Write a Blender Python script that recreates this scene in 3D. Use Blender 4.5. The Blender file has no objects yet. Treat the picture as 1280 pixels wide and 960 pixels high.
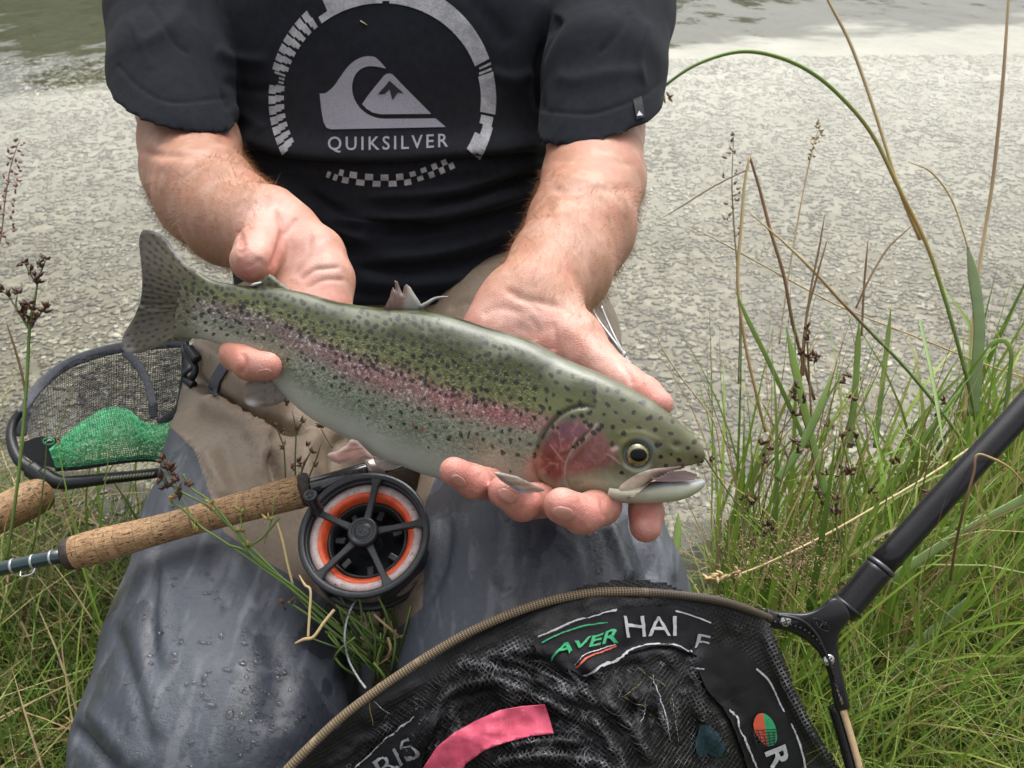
import bpy, bmesh, math, random, time
import numpy as np
from mathutils import Vector, Matrix
from mathutils.bvhtree import BVHTree
T0 = time.time()
random.seed(7); RNG = np.random.default_rng(7)
C = bpy.context.scene.collection
SC = bpy.context.scene

# ------------------------------------------------------------------ camera, sky, sun, exposure
PITCH = math.radians(32.0)
CAM = np.array([0.0, 0.0, 0.72])
FPX = 1086.5                                   # focal length in pixels of the 1280x960 photograph
cd = bpy.data.cameras.new('camera'); cam = bpy.data.objects.new('camera', cd); C.objects.link(cam)
cam.location = CAM; cam.rotation_euler = (math.pi / 2 - PITCH, 0, 0)
cd.sensor_width = 36; cd.lens = 36 * FPX / 1280; cd.clip_start = 0.02; cd.clip_end = 2000
cd.dof.use_dof = True; cd.dof.focus_distance = 0.56; cd.dof.aperture_fstop = 20
SC.camera = cam

SUN_EL, SUN_AZ = math.radians(62), math.radians(18)    # azimuth from +y, clockwise: high over the water behind thin cloud
w = bpy.data.worlds.new('World'); SC.world = w; w.use_nodes = True
nt = w.node_tree; nt.nodes.clear()
sky = nt.nodes.new('ShaderNodeTexSky'); sky.sky_type = 'NISHITA'; sky.sun_disc = False
sky.sun_elevation = SUN_EL; sky.sun_rotation = SUN_AZ; sky.air_density = 1.0; sky.dust_density = 8.0; sky.ozone_density = 1.0
hs = nt.nodes.new('ShaderNodeHueSaturation'); hs.inputs['Saturation'].default_value = 0.16
bg = nt.nodes.new('ShaderNodeBackground'); bg.inputs['Strength'].default_value = 0.15
wo = nt.nodes.new('ShaderNodeOutputWorld')
nt.links.new(sky.outputs[0], hs.inputs['Color']); nt.links.new(hs.outputs[0], bg.inputs[0]); nt.links.new(bg.outputs[0], wo.inputs[0])
sd = bpy.data.lights.new('sun', 'SUN'); sd.energy = 0.55; sd.angle = math.radians(75); sd.color = (1.0, 0.98, 0.955)
sun = bpy.data.objects.new('sun', sd); C.objects.link(sun)
sdir = Vector((math.sin(SUN_AZ) * math.cos(SUN_EL), math.cos(SUN_AZ) * math.cos(SUN_EL), math.sin(SUN_EL)))
sun.rotation_euler = sdir.to_track_quat('Z', 'Y').to_euler()
SC.view_settings.view_transform = 'Standard'; SC.view_settings.look = 'None'; SC.view_settings.gamma = 1
SC.view_settings.exposure = 0.86

# ------------------------------------------------------------------ geometry helpers
FW = np.array([0, math.cos(PITCH), -math.sin(PITCH)]); UP = np.array([0, math.sin(PITCH), math.cos(PITCH)]); RT = np.array([1.0, 0, 0])
def P(px, py, d):
    """world point seen at a pixel of the photograph at a given distance along the view axis"""
    px, py, d = np.asarray(px, float), np.asarray(py, float), np.asarray(d, float)
    return CAM + d[..., None] * (FW + ((px - 640) / FPX)[..., None] * RT + ((480 - py) / FPX)[..., None] * UP)
def PL(l): return P([a[0] for a in l], [a[1] for a in l], [a[2] for a in l])
def proj(V):
    R = V - CAM; d = R @ FW
    return 640 + FPX * (R @ RT) / d, 480 - FPX * (R @ UP) / d, d
def nrm(v): return v / (np.linalg.norm(v, axis=-1, keepdims=True) + 1e-12)
def spl(pts, n, closed=False):
    """Catmull-Rom resample of control points (any dimension)"""
    p = np.asarray(pts, float)
    q = np.vstack([p[-1:], p, p[:2]]) if closed else np.vstack([2 * p[0] - p[1], p, 2 * p[-1] - p[-2]])
    m = len(p) if closed else len(p) - 1
    u = np.linspace(0, m, n, endpoint=not closed); i = np.minimum(u.astype(int), m - 1); t = (u - i)[:, None]
    a, b, c, d = q[i], q[i + 1], q[i + 2], q[i + 3]
    return 0.5 * (2 * b + (c - a) * t + (2 * a - 5 * b + 4 * c - d) * t**2 + (3 * b - a - 3 * c + d) * t**3)
def sstep(a, b, x):
    t = np.clip((x - a) / (b - a), 0, 1); return t * t * (3 - 2 * t)
def segdist(x, y, poly):
    """pixel distance to a polyline, signed side of it, and position along it (0..1)"""
    best = np.full(x.shape, 1e9); side = np.zeros(x.shape); along = np.zeros(x.shape)
    poly = np.asarray(poly, float); n = len(poly) - 1
    for k in range(n):
        a, b = poly[k], poly[k + 1]; e = b - a; L = e @ e + 1e-9
        t = np.clip(((x - a[0]) * e[0] + (y - a[1]) * e[1]) / L, 0, 1)
        dx, dy = x - a[0] - t * e[0], y - a[1] - t * e[1]; dd = np.hypot(dx, dy)
        m = dd < best
        best = np.where(m, dd, best); side = np.where(m, np.sign(e[0] * dy - e[1] * dx), side); along = np.where(m, (k + t) / n, along)
    return best, side, along
def inpoly(x, y, poly):
    poly = np.asarray(poly, float); r = np.zeros(x.shape, bool); j = len(poly) - 1
    for i in range(len(poly)):
        xi, yi, xj, yj = *poly[i], *poly[j]
        c = ((yi > y) != (yj > y)) & (x < (xj - xi) * (y - yi) / (yj - yi + 1e-12) + xi)
        r ^= c; j = i
    return r
_tab = RNG.random((64, 64, 64)).astype(np.float32)
def noise3(V, s, oct=1, seed=0):
    """value noise of points, -1..1"""
    out = np.zeros(len(V)); amp = 1.0; tot = 0
    for o in range(oct):
        q = V * s * 2**o + seed * 17.31 + o * 5.7; i = np.floor(q).astype(int); f = q - i; f = f * f * (3 - 2 * f)
        r = 0
        for dx in (0, 1):
            for dy in (0, 1):
                for dz in (0, 1):
                    r = r + _tab[(i[:, 0] + dx) % 64, (i[:, 1] + dy) % 64, (i[:, 2] + dz) % 64] * \
                        (f[:, 0] if dx else 1 - f[:, 0]) * (f[:, 1] if dy else 1 - f[:, 1]) * (f[:, 2] if dz else 1 - f[:, 2])
        out += amp * (2 * r - 1); tot += amp; amp *= 0.5
    return out / tot

# ------------------------------------------------------------------ object helpers
OFF = {}
def props(o, label=None, cat=None, group=None, kind=None):
    for k, v in (('label', label), ('category', cat), ('group', group), ('kind', kind)):
        if v: o[k] = v
    return o
def thing(name, label, cat, loc=(0, 0, 0), group=None):
    o = bpy.data.objects.new(name, None); C.objects.link(o); o.empty_display_size = 0.02
    o.location = loc; OFF[o] = np.array(loc, float)
    return props(o, label, cat, group)
def mk(name, V, F, mat, parent=None, smooth=True, col=None, uv=None, label=None, kind=None, attrs=None):
    V = np.asarray(V, float)
    off = OFF[parent] if parent is not None else np.zeros(3)
    me = bpy.data.meshes.new(name)
    if isinstance(F, np.ndarray):
        n, k = F.shape
        me.vertices.add(len(V)); me.vertices.foreach_set('co', (V - off).astype(np.float32).ravel())
        me.loops.add(n * k); me.loops.foreach_set('vertex_index', F.astype(np.int32).ravel())
        me.polygons.add(n); me.polygons.foreach_set('loop_start', (np.arange(n) * k).astype(np.int32))
        me.polygons.foreach_set('loop_total', np.full(n, k, np.int32))
        me.update(calc_edges=True)
    else:
        me.from_pydata((V - off).tolist(), [], [tuple(int(i) for i in f) for f in F]); me.update()
    me.polygons.foreach_set('use_smooth', np.full(len(me.polygons), bool(smooth)))
    if col is not None:
        c = np.ones((len(V), 4), np.float32); c[:, :3] = col
        a = me.color_attributes.new('Col', 'FLOAT_COLOR', 'POINT'); a.data.foreach_set('color', c.ravel())
    for k, v in (attrs or {}).items():
        a = me.attributes.new(k, 'FLOAT', 'POINT'); a.data.foreach_set('value', np.asarray(v, np.float32))
    if uv is not None:
        li = np.zeros(len(me.loops), np.int32); me.loops.foreach_get('vertex_index', li)
        u = me.uv_layers.new(name='UVMap'); u.data.foreach_set('uv', np.asarray(uv, np.float32)[li].ravel())
    if mat: me.materials.append(mat)
    o = bpy.data.objects.new(name, me); C.objects.link(o)
    if parent is not None: o.parent = parent
    OFF[o] = off
    return props(o, label, kind=kind)
class MB:
    """collects shapes for one mesh"""
    def __init__(s): s.V = []; s.F = []; s.C = []; s.n = 0
    def add(s, V, F, col=None):
        V = np.asarray(V, float); s.V.append(V); s.F += [tuple(int(i) + s.n for i in f) for f in F]
        s.C.append(np.tile(np.asarray(col if col is not None else (1, 1, 1), float), (len(V), 1)) if np.ndim(col) < 2 else np.asarray(col)); s.n += len(V)
        return s
    def build(s, name, mat, parent=None, smooth=True, col=False, **k):
        return mk(name, np.vstack(s.V), s.F, mat, parent, smooth, np.vstack(s.C) if col else None, **k)
def frames(p):
    t = nrm(np.gradient(p, axis=0)); ref = np.array([0.13, 0.2, 1.0]) if abs(t[0] @ nrm(np.array([0.13, 0.2, 1.0]))) < 0.9 else np.array([1.0, 0.1, 0])
    n = np.zeros_like(p); n[0] = nrm(np.cross(t[0], ref))
    for i in range(1, len(p)): n[i] = nrm(n[i - 1] - t[i] * (n[i - 1] @ t[i]))
    return t, n, np.cross(t, n)
def tube(p, r, n=8, caps=True, flat=1.0, nv=None):
    """tube round a path; flat squashes it along the second frame axis"""
    p = np.asarray(p, float); m = len(p); r = np.broadcast_to(np.asarray(r, float), (m,))
    t, a, b = frames(p)
    if nv is not None:
        b = nrm(np.broadcast_to(nv, p.shape) - t * np.sum(np.broadcast_to(nv, p.shape) * t, 1, keepdims=True)); a = np.cross(b, t)
    th = np.arange(n) * 2 * math.pi / n
    V = p[:, None] + r[:, None, None] * (np.cos(th)[None, :, None] * a[:, None] + flat * np.sin(th)[None, :, None] * b[:, None])
    F = [(i * n + j, i * n + (j + 1) % n, (i + 1) * n + (j + 1) % n, (i + 1) * n + j) for i in range(m - 1) for j in range(n)]
    if caps: F += [tuple(range(n - 1, -1, -1)), tuple((m - 1) * n + j for j in range(n))]
    return V.reshape(-1, 3), F
def gridF(nu, nv, closed_v=False):
    i = np.arange(nu - 1)[:, None]; j = np.arange(nv if closed_v else nv - 1)[None]; j2 = (j + 1) % nv
    return np.stack([(i * nv + j), (i * nv + j2), ((i + 1) * nv + j2), ((i + 1) * nv + j)], -1).reshape(-1, 4)
def lathe(c, ax, prof, n=24, ref=None):
    """surface of revolution: prof is [(along, radius)]"""
    ax = nrm(np.asarray(ax, float)); u = nrm(np.cross(ax, ref if ref is not None else (0.3, 0.1, 0.9))); v = np.cross(ax, u)
    th = np.arange(n) * 2 * math.pi / n; pr = np.asarray(prof, float)
    V = np.asarray(c) + pr[:, None, :1] * ax + pr[:, None, 1:] * (np.cos(th)[None, :, None] * u + np.sin(th)[None, :, None] * v)
    F = [tuple(f) for f in gridF(len(pr), n, True)]
    if pr[0, 1] > 1e-6: F.append(tuple(range(n - 1, -1, -1)))
    if pr[-1, 1] > 1e-6: F.append(tuple((len(pr) - 1) * n + j for j in range(n)))
    return V.reshape(-1, 3), F
def box(c, sx, sy, sz, X, Y, Z, bev=0.0):
    V = np.array([c + X * sx * i + Y * sy * j + Z * sz * k for i in (-1, 1) for j in (-1, 1) for k in (-1, 1)])
    return V, [(0, 1, 3, 2), (4, 6, 7, 5), (0, 4, 5, 1), (2, 3, 7, 6), (0, 2, 6, 4), (1, 5, 7, 3)]
def bevel(o, wd, seg=2):
    m = o.modifiers.new('bevel', 'BEVEL'); m.width = wd; m.segments = seg; m.limit_method = 'ANGLE'; return o
def bvh_of(V, F): return BVHTree.FromPolygons([Vector(v) for v in V], [tuple(int(i) for i in f) for f in F])
def cast(bvh, px, py):
    o = Vector(CAM); hit = np.full((len(px), 3), np.nan); nn = np.zeros((len(px), 3))
    D = nrm(P(px, py, np.ones(len(px))) - CAM)
    for i, d in enumerate(D):
        h = bvh.ray_cast(o, Vector(d))
        if h[0] is not None:
            hit[i] = h[0]; n = np.array(h[1]); nn[i] = -n if n @ d > 0 else n
    return hit, nn
def cut_poly(polys, step):
    """tessellate pixel polygons (lists of 2-D points) and cut them along a grid so they can follow a curved surface"""
    bm = bmesh.new()
    for p in polys:
        vs = [bm.verts.new((a[0], a[1], 0)) for a in p]
        try: bm.faces.new(vs).normal_update()
        except ValueError: pass
    return cut_bm(bm, step)
def cut_bm(bm, step):
    bmesh.ops.triangulate(bm, faces=bm.faces[:], ngon_method='EAR_CLIP')
    xs = [v.co.x for v in bm.verts]; ys = [v.co.y for v in bm.verts]
    for ax, lo, hi in ((0, min(xs), max(xs)), (1, min(ys), max(ys))):
        k = math.floor(lo / step) + 1
        while k * step < hi:
            co = Vector((k * step, 0, 0)) if ax == 0 else Vector((0, k * step, 0)); no = Vector((1, 0, 0)) if ax == 0 else Vector((0, 1, 0))
            bmesh.ops.bisect_plane(bm, geom=bm.verts[:] + bm.edges[:] + bm.faces[:], plane_co=co, plane_no=no, dist=1e-5); k += 1
    bm.verts.index_update()
    V = np.array([v.co[:2] for v in bm.verts]); F = [[v.index for v in f.verts] for f in bm.faces]; bm.free()
    return V, F
def text_px(s, fn, step=4.0, thick=0.0, sp=1.0):
    """outline letters, flat mesh in em units mapped to pixels by fn"""
    cu = bpy.data.curves.new('lettering', 'FONT'); cu.body = s; cu.resolution_u = 3; cu.offset = thick; cu.space_character = sp
    o = bpy.data.objects.new('lettering', cu); C.objects.link(o)
    dg = bpy.context.evaluated_depsgraph_get(); me = o.evaluated_get(dg).to_mesh()
    bm = bmesh.new(); bm.from_mesh(me); o.evaluated_get(dg).to_mesh_clear(); bpy.data.objects.remove(o); bpy.data.curves.remove(cu)
    xs = [v.co.x for v in bm.verts]; x0, x1 = min(xs), max(xs); h = max(v.co.y for v in bm.verts)
    for v in bm.verts:
        a, b = fn((v.co.x - x0) / (x1 - x0), v.co.y / h); v.co = (a, b, 0)
    return cut_bm(bm, step)
def decal(name, VF, bvh, mat, parent, off=0.0007, col=None, smooth=True, kind=None, label=None):
    V, F = VF; hit, nn = cast(bvh, V[:, 0], V[:, 1]); ok = ~np.isnan(hit[:, 0])
    F = [f for f in F if all(ok[i] for i in f)]
    hit = np.nan_to_num(hit)
    if not F: print('EMPTY DECAL', name); return None
    pz = (P(V[:, 0], V[:, 1], np.ones(len(V))) - CAM); pz = nrm(pz)
    return mk(name, hit + nn * off * 0.5 - pz * off * 0.6, F, mat, parent, smooth, col, kind=kind, label=label)

# ------------------------------------------------------------------ implicit surfaces
class SDF:
    def __init__(s, lo, hi, h):
        s.lo = np.asarray(lo, float); s.h = h; s.n = np.ceil((np.asarray(hi) - s.lo) / h).astype(int) + 1
        s.F = np.full(s.n, 0.05, np.float32); s.ax = [(s.lo[i] + h * np.arange(s.n[i])).astype(np.float32) for i in range(3)]
    def sub(s, lo, hi):
        a = np.clip(np.floor((lo - s.lo) / s.h).astype(int), 0, s.n); b = np.clip(np.ceil((hi - s.lo) / s.h).astype(int) + 1, 0, s.n)
        sl = tuple(slice(a[i], b[i]) for i in range(3))
        return sl, [s.ax[i][sl[i]].reshape([-1 if k == i else 1 for k in range(3)]) for i in range(3)]
    @staticmethod
    def conef(X, a, b, ra, rb, flat, fs):
        e = b - a; L = float(e @ e) + 1e-12; q = [X[i] - np.float32(a[i]) for i in range(3)]
        t = np.clip((q[0] * np.float32(e[0]) + q[1] * np.float32(e[1]) + q[2] * np.float32(e[2])) / np.float32(L), 0, 1)
        v = [q[i] - t * np.float32(e[i]) for i in range(3)]
        s2 = v[0]**2 + v[1]**2 + v[2]**2
        if flat is not None:
            c = v[0] * np.float32(flat[0]) + v[1] * np.float32(flat[1]) + v[2] * np.float32(flat[2]); s2 = s2 + (fs * fs - 1) * c * c
        return np.sqrt(s2) - (ra + (rb - ra) * t)
    @staticmethod
    def smin(a, b, k):
        h = np.maximum(k - np.abs(a - b), 0) / k; return np.minimum(a, b) - h * h * (k / 4)
    def chain(s, pts, rad, k=0.008, kin=0.004, flat=None, fs=1.0, cut=None, op='u'):
        pts = np.asarray(pts, float); rad = np.broadcast_to(np.asarray(rad, float), (len(pts),))
        pad = max(rad) + k + 0.02
        sl, X = s.sub(pts.min(0) - pad, pts.max(0) + pad); f = None
        rng = range(len(pts) - 1) if len(pts) > 1 else [0]
        for i in rng:
            j = min(i + 1, len(pts) - 1)
            g = s.conef(X, pts[i], pts[j], rad[i], rad[j], flat, fs); f = g if f is None else s.smin(f, g, kin)
        for (c, n) in (cut or []):
            g = sum((X[i] - np.float32(c[i])) * np.float32(n[i]) for i in range(3)); f = np.maximum(f, g)
        F = s.F[sl]
        s.F[sl] = s.smin(F, f, k) if op == 'u' else -s.smin(-F, f, k)
        return s
    def mesh(s, smooth=2):
        F = s.F; n = s.n
        ins = F < 0
        act = np.zeros(n - 1, bool); allin = np.ones(n - 1, bool)
        cor = [(i, j, k) for i in (0, 1) for j in (0, 1) for k in (0, 1)]
        for (i, j, k) in cor:
            v = ins[i:n[0] - 1 + i, j:n[1] - 1 + j, k:n[2] - 1 + k]; act |= v; allin &= v
        act &= ~allin
        I = np.argwhere(act); idx = np.full(n - 1, -1, np.int32); idx[act] = np.arange(len(I))
        val = np.stack([F[I[:, 0] + c[0], I[:, 1] + c[1], I[:, 2] + c[2]] for c in cor], 1)
        acc = np.zeros((len(I), 3)); cnt = np.zeros(len(I))
        for a in range(8):
            for b in range(a + 1, 8):
                df = np.array(cor[b]) - np.array(cor[a])
                if np.abs(df).sum() != 1: continue
                va, vb = val[:, a], val[:, b]; m = (va < 0) != (vb < 0)
                t = np.where(m, va / np.where(m, va - vb, 1), 0)
                acc += m[:, None] * (np.array(cor[a])[None] + t[:, None] * df[None]); cnt += m
        V = s.lo + s.h * (I + acc / cnt[:, None])
        Q = []
        for ax in range(3):
            o1, o2 = (ax + 1) % 3, (ax + 2) % 3
            sh = [slice(None)] * 3; sh2 = [slice(None)] * 3; sh[ax] = slice(0, n[ax] - 1); sh2[ax] = slice(1, n[ax])
            A, B = ins[tuple(sh)], ins[tuple(sh2)]; E = np.argwhere(A != B)
            E = E[(E[:, o1] > 0) & (E[:, o2] > 0) & (E[:, o1] < n[o1] - 1) & (E[:, o2] < n[o2] - 1)]
            fl = A[E[:, 0], E[:, 1], E[:, 2]]
            q = []
            for (u, v) in ((-1, -1), (0, -1), (0, 0), (-1, 0)):
                D = E.copy(); D[:, o1] += u; D[:, o2] += v; q.append(idx[D[:, 0], D[:, 1], D[:, 2]])
            q = np.stack(q, 1); q[~fl] = q[~fl][:, ::-1]; Q.append(q)
        Q = np.vstack(Q); Q = Q[(Q >= 0).all(1)]
        V = lap(V, Q, smooth)
        return V, Q
def lap(V, Q, it, w=0.5):
    if it <= 0: return V
    e = np.vstack([Q[:, [0, 1]], Q[:, [1, 2]], Q[:, [2, 3]], Q[:, [3, 0]]]); e = np.vstack([e, e[:, ::-1]])
    cnt = np.bincount(e[:, 0], minlength=len(V)).astype(float)[:, None]; cnt[cnt == 0] = 1
    for _ in range(it):
        S = np.stack([np.bincount(e[:, 0], weights=V[e[:, 1], k], minlength=len(V)) for k in range(3)], 1)
        V = V * (1 - w) + w * S / cnt
    return V
def vnorm(V, Q):
    n = np.cross(V[Q[:, 2]] - V[Q[:, 0]], V[Q[:, 3]] - V[Q[:, 1]]); N = np.zeros_like(V)
    for k in range(Q.shape[1]):
        for a in range(3): N[:, a] += np.bincount(Q[:, k], weights=n[:, a], minlength=len(V))
    return nrm(N)
class Sculpt:
    """folds, grooves and colour along strokes given where the photograph shows them; they move with the surface"""
    def __init__(s, V, Q):
        s.V, s.Q = V, Q; s.upd()
    def upd(s):
        s.N = vnorm(s.V, s.Q); s.x, s.y, s.d = proj(s.V); s.face = sstep(0.0, 0.25, np.sum(s.N * nrm(CAM - s.V), 1))
    def stroke(s, pts, wpx, h, ends=0.15, side=0, dmax=None, sharp=2):
        p = spl(pts, 6 * len(pts)) if len(pts) > 2 else np.asarray(pts, float)
        d, sd, al = segdist(s.x, s.y, p)
        g = np.exp(-(d / wpx)**sharp) * s.face
        if side: g = np.where(sd * side > 0, g, np.exp(-(d / (wpx * 0.3))**2) * s.face)
        if ends: g = g * sstep(0, ends, al) * sstep(0, ends, 1 - al)
        if dmax is not None: g = g * (s.d < dmax)
        s.V = s.V + s.N * (h * g)[:, None]
        return s
def blend(col, m, c): 
    m = np.clip(m, 0, 1)[:, None]; return col * (1 - m) + np.asarray(c) * m

# ------------------------------------------------------------------ materials
class Mat:
    def __init__(s, name):
        s.m = bpy.data.materials.new(name); s.m.use_nodes = True; s.t = s.m.node_tree; s.b = s.t.nodes['Principled BSDF']; s.out = s.t.nodes['Material Output']
        s.co = None
    def n(s, ty, **k):
        o = s.t.nodes.new('ShaderNode' + ty)
        for a, v in k.items():
            if a[0] == '_': setattr(o, a[1:], v)
            else: o.inputs[a.replace('_', ' ')].default_value = v
        return o
    def l(s, a, b): s.t.links.new(a, b)
    def coords(s, kind='Object', scale=(1, 1, 1)):
        t = s.n('TexCoord'); mp = s.n('Mapping'); mp.inputs['Scale'].default_value = scale; s.l(t.outputs[kind], mp.inputs[0]); return mp.outputs[0]
    def noise(s, co, scale, detail=4, rough=0.55, dist=0.0):
        o = s.n('TexNoise', Scale=scale, Detail=detail, Roughness=rough, Distortion=dist); s.l(co, o.inputs['Vector']); return o.outputs[0]
    def ramp(s, v, stops, interp='LINEAR'):
        r = s.n('ValToRGB'); r.color_ramp.interpolation = interp
        while len(r.color_ramp.elements) < len(stops): r.color_ramp.elements.new(0.5)
        for e, (p, c) in zip(r.color_ramp.elements, stops): e.position = p; e.color = (*c, 1) if np.ndim(c) else (c, c, c, 1)
        s.l(v, r.inputs[0]); return r.outputs[0]
    def mix(s, f, a, b, mode='MIX'):
        o = s.n('Mix', _data_type='RGBA', _blend_type=mode)
        for v, i in ((f, 0), (a, 6), (b, 7)):
            if hasattr(v, 'links'): s.l(v, o.inputs[i])
            else: o.inputs[i].default_value = v if i == 0 else (*v, 1) if len(v) == 3 else v
        return o.outputs[2]
    def math(s, op, a, b=0.0):
        o = s.n('Math', _operation=op)
        for i, v in enumerate((a, b)):
            if hasattr(v, 'links'): s.l(v, o.inputs[i])
            else: o.inputs[i].default_value = v
        return o.outputs[0]
    def attr(s, name='Col', out='Color'):
        a = s.n('Attribute', _attribute_name=name); return a.outputs[out]
    def set(s, **k):
        for a, v in k.items():
            i = s.b.inputs[a.replace('_', ' ')]
            if hasattr(v, 'links'): s.l(v, i)
            elif i.type == 'RGBA' and len(v) == 3: i.default_value = (*v, 1)
            else: i.default_value = v
        return s
    def bump(s, h, strength=0.3, dist=0.001, prev=None):
        o = s.n('Bump', Strength=strength, Distance=dist); s.l(h, o.inputs['Height'])
        if prev is not None: s.l(prev, o.inputs['Normal'])
        s.l(o.outputs[0], s.b.inputs['Normal']); return o.outputs[0]
def simple(name, col, rough=0.5, metal=0.0, spec=0.5, coat=0.0, var=0.0, vscale=40, bump=0.0, bscale=300, attr=False):
    m = Mat(name); co = m.coords()
    c = m.attr() if attr else None
    if var:
        n = m.noise(co, vscale); f = m.ramp(n, [(0.3, 1 - var), (0.7, 1 + var)])
        c = m.mix(1.0, c if c is not None else col, f, 'MULTIPLY')
    m.set(Base_Color=c if c is not None else col, Roughness=rough, Metallic=metal, Coat_Weight=coat, Coat_Roughness=0.08)
    m.b.inputs['Specular IOR Level'].default_value = spec
    if bump: m.bump(m.noise(co, bscale), bump, 0.001)
    return m.m

# ------------------------------------------------------------------ setting: bank, riverbed, water, far bank
WATER_Z = -0.025
def shore(x): return 0.84 + 0.10 * np.maximum(-x - 0.1, 0) - 0.13 * sstep(-0.1, 0.15, x) + 0.40 * np.maximum(x - 0.1, 0) - 0.012 * np.cos(x * 14) - 0.008 * np.cos(x * 37)
def gz(x, y):
    """height of the land: low bank, then a gently shelving riverbed"""
    e = y - shore(x)
    return np.where(e < 0, 0.02 * sstep(0, 0.25, -e), 0) - 0.095 * sstep(-0.06, 0.22, e) - 0.03 * sstep(0.2, 1.5, e) - 0.22 * sstep(1.2, 9, e)
def axis(lo, hi, mid, fine, n): 
    t = np.linspace(-1, 1, n); return np.clip(mid + np.sign(t) * (np.abs(t) * fine + np.abs(t)**6 * 60), lo, hi)
def terrain(name, xs, ys, mat, keep, parent=None, rough=0.006):
    X, Y = np.meshgrid(xs, ys, indexing='ij'); x, y = X.ravel(), Y.ravel(); V = np.stack([x, y, gz(x, y)], 1)
    V[:, 2] += np.where(np.hypot(x, y - 1) < 6, rough * noise3(V, 22, 3), 0)
    F = gridF(len(xs), len(ys)); c = V[F].mean(1); F = F[keep(c[:, 0], c[:, 1])]
    used = np.unique(F); re = np.full(len(V), -1); re[used] = np.arange(len(used))
    return mk(name, V[used], re[F], mat, parent, kind='structure')

m = Mat('bank_soil'); co = m.coords()
n1, n2 = m.noise(co, 38, 6, 0.65), m.noise(co, 160, 5, 0.7)
c = m.ramp(n1, [(0.3, (0.018, 0.014, 0.008)), (0.5, (0.05, 0.04, 0.022)), (0.62, (0.05, 0.055, 0.018)), (0.75, (0.12, 0.1, 0.06))])
m.set(Base_Color=m.mix(0.5, c, m.ramp(n2, [(0.3, 0.35), (0.7, 1.5)]), 'MULTIPLY'), Roughness=0.55); m.bump(n2, 0.9, 0.006)
SOIL = m.m
m = Mat('river_gravel'); co = m.coords()
v = m.n('TexVoronoi', Scale=44); m.l(co, v.inputs['Vector']); n1 = m.noise(co, 3.1, 4)
nd = m.noise(co, 90, 4)
st = m.ramp(v.outputs['Color'], [(0.0, (0.13, 0.115, 0.08)), (0.5, (0.2, 0.18, 0.13)), (1.0, (0.30, 0.28, 0.215))])
ed = m.ramp(v.outputs['Distance'], [(0.35, 1.0), (0.75, 0.86)])
c = m.mix(0.8, st, ed, 'MULTIPLY'); c = m.mix(1, c, m.ramp(n1, [(0.3, 0.72), (0.7, 1.22)]), 'MULTIPLY')
# beyond the paled zone the bed turns dark olive, in ragged patches
sx = m.n('SeparateXYZ'); tc = m.n('TexCoord'); m.l(tc.outputs['Object'], sx.inputs[0])
nb = m.noise(co, 0.9, 5, 0.6)
edge = m.math('ADD', m.math('SUBTRACT', sx.outputs['Y'], m.math('MULTIPLY', sx.outputs['X'], 0.36)), m.math('MULTIPLY', m.math('SUBTRACT', nb, 0.5), 2.2))
f = m.ramp(m.math('MULTIPLY', edge, 0.1), [(0.432, 0), (0.452, 1)])
olive_bed = m.mix(1, m.ramp(m.noise(co, 14, 5, 0.7), [(0.3, (0.022, 0.024, 0.008)), (0.7, (0.10, 0.095, 0.04))]), ed, 'MULTIPLY')
pale = m.ramp(m.math('MULTIPLY', sx.outputs['Y'], 0.2), [(0.3, 0), (0.78, 0.9)]); c = m.mix(pale, c, m.mix(0.5, m.ramp(n1, [(0.3, (.44, .42, .36)), (0.7, (.58, .56, .50))]), ed, 'MULTIPLY'))  # bed paled with distance, standing in for sky glare on the water
m.set(Base_Color=m.mix(f, c, olive_bed), Roughness=0.8); m.bump(nd, 0.10, 0.003)
GRAVEL = m.m
m = Mat('river_stone'); co = m.coords(); oi = m.n('ObjectInfo')
c = m.ramp(m.math('FRACT', m.math('ADD', oi.outputs['Random'], m.math('MULTIPLY', m.attr('tone', 'Fac'), 1.0))),
           [(0, (0.105, 0.092, 0.06)), (0.25, (0.185, 0.165, 0.115)), (0.75, (0.265, 0.243, 0.182)), (1.0, (0.42, 0.395, 0.325))])
gp = m.n('NewGeometry'); sp_ = m.n('SeparateXYZ'); m.l(gp.outputs['Position'], sp_.inputs[0]); c = m.mix(m.ramp(m.math('MULTIPLY', sp_.outputs['Y'], 0.2), [(0.25, 0), (0.8, 0.80)]), c, (.62, .60, .54)); lo_ = m.noise(gp.outputs['Position'], 2.3, 5, .6); c = m.mix(1, c, m.ramp(lo_, [(0.34, (.60, .57, .49)), (0.64, (1.25, 1.25, 1.26))]), 'MULTIPLY')  # farther stones paled too: sky glare put into their colour
m.set(Base_Color=m.mix(1, c, m.ramp(m.noise(co, 120, 4), [(0.3, 0.75), (0.7, 1.2)]), 'MULTIPLY'), Roughness=0.75); STONE = m.m

xs = np.unique(np.round(axis(-60, 60, 0, 2.2, 151), 4)); ys = np.unique(np.round(np.concatenate([np.linspace(-25, -1, 12), np.linspace(-0.9, 1.7, 150)]), 4))
terrain('ground', xs, ys, SOIL, lambda x, y: y < shore(x) + 0.10)
ys2 = np.unique(np.round(np.concatenate([np.linspace(0.7, 6, 200), np.linspace(6.2, 14, 40), np.linspace(15, 60, 20)]), 4))
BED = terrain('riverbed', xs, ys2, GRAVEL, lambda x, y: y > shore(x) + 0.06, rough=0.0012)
BED.location.z -= 0.004

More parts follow.
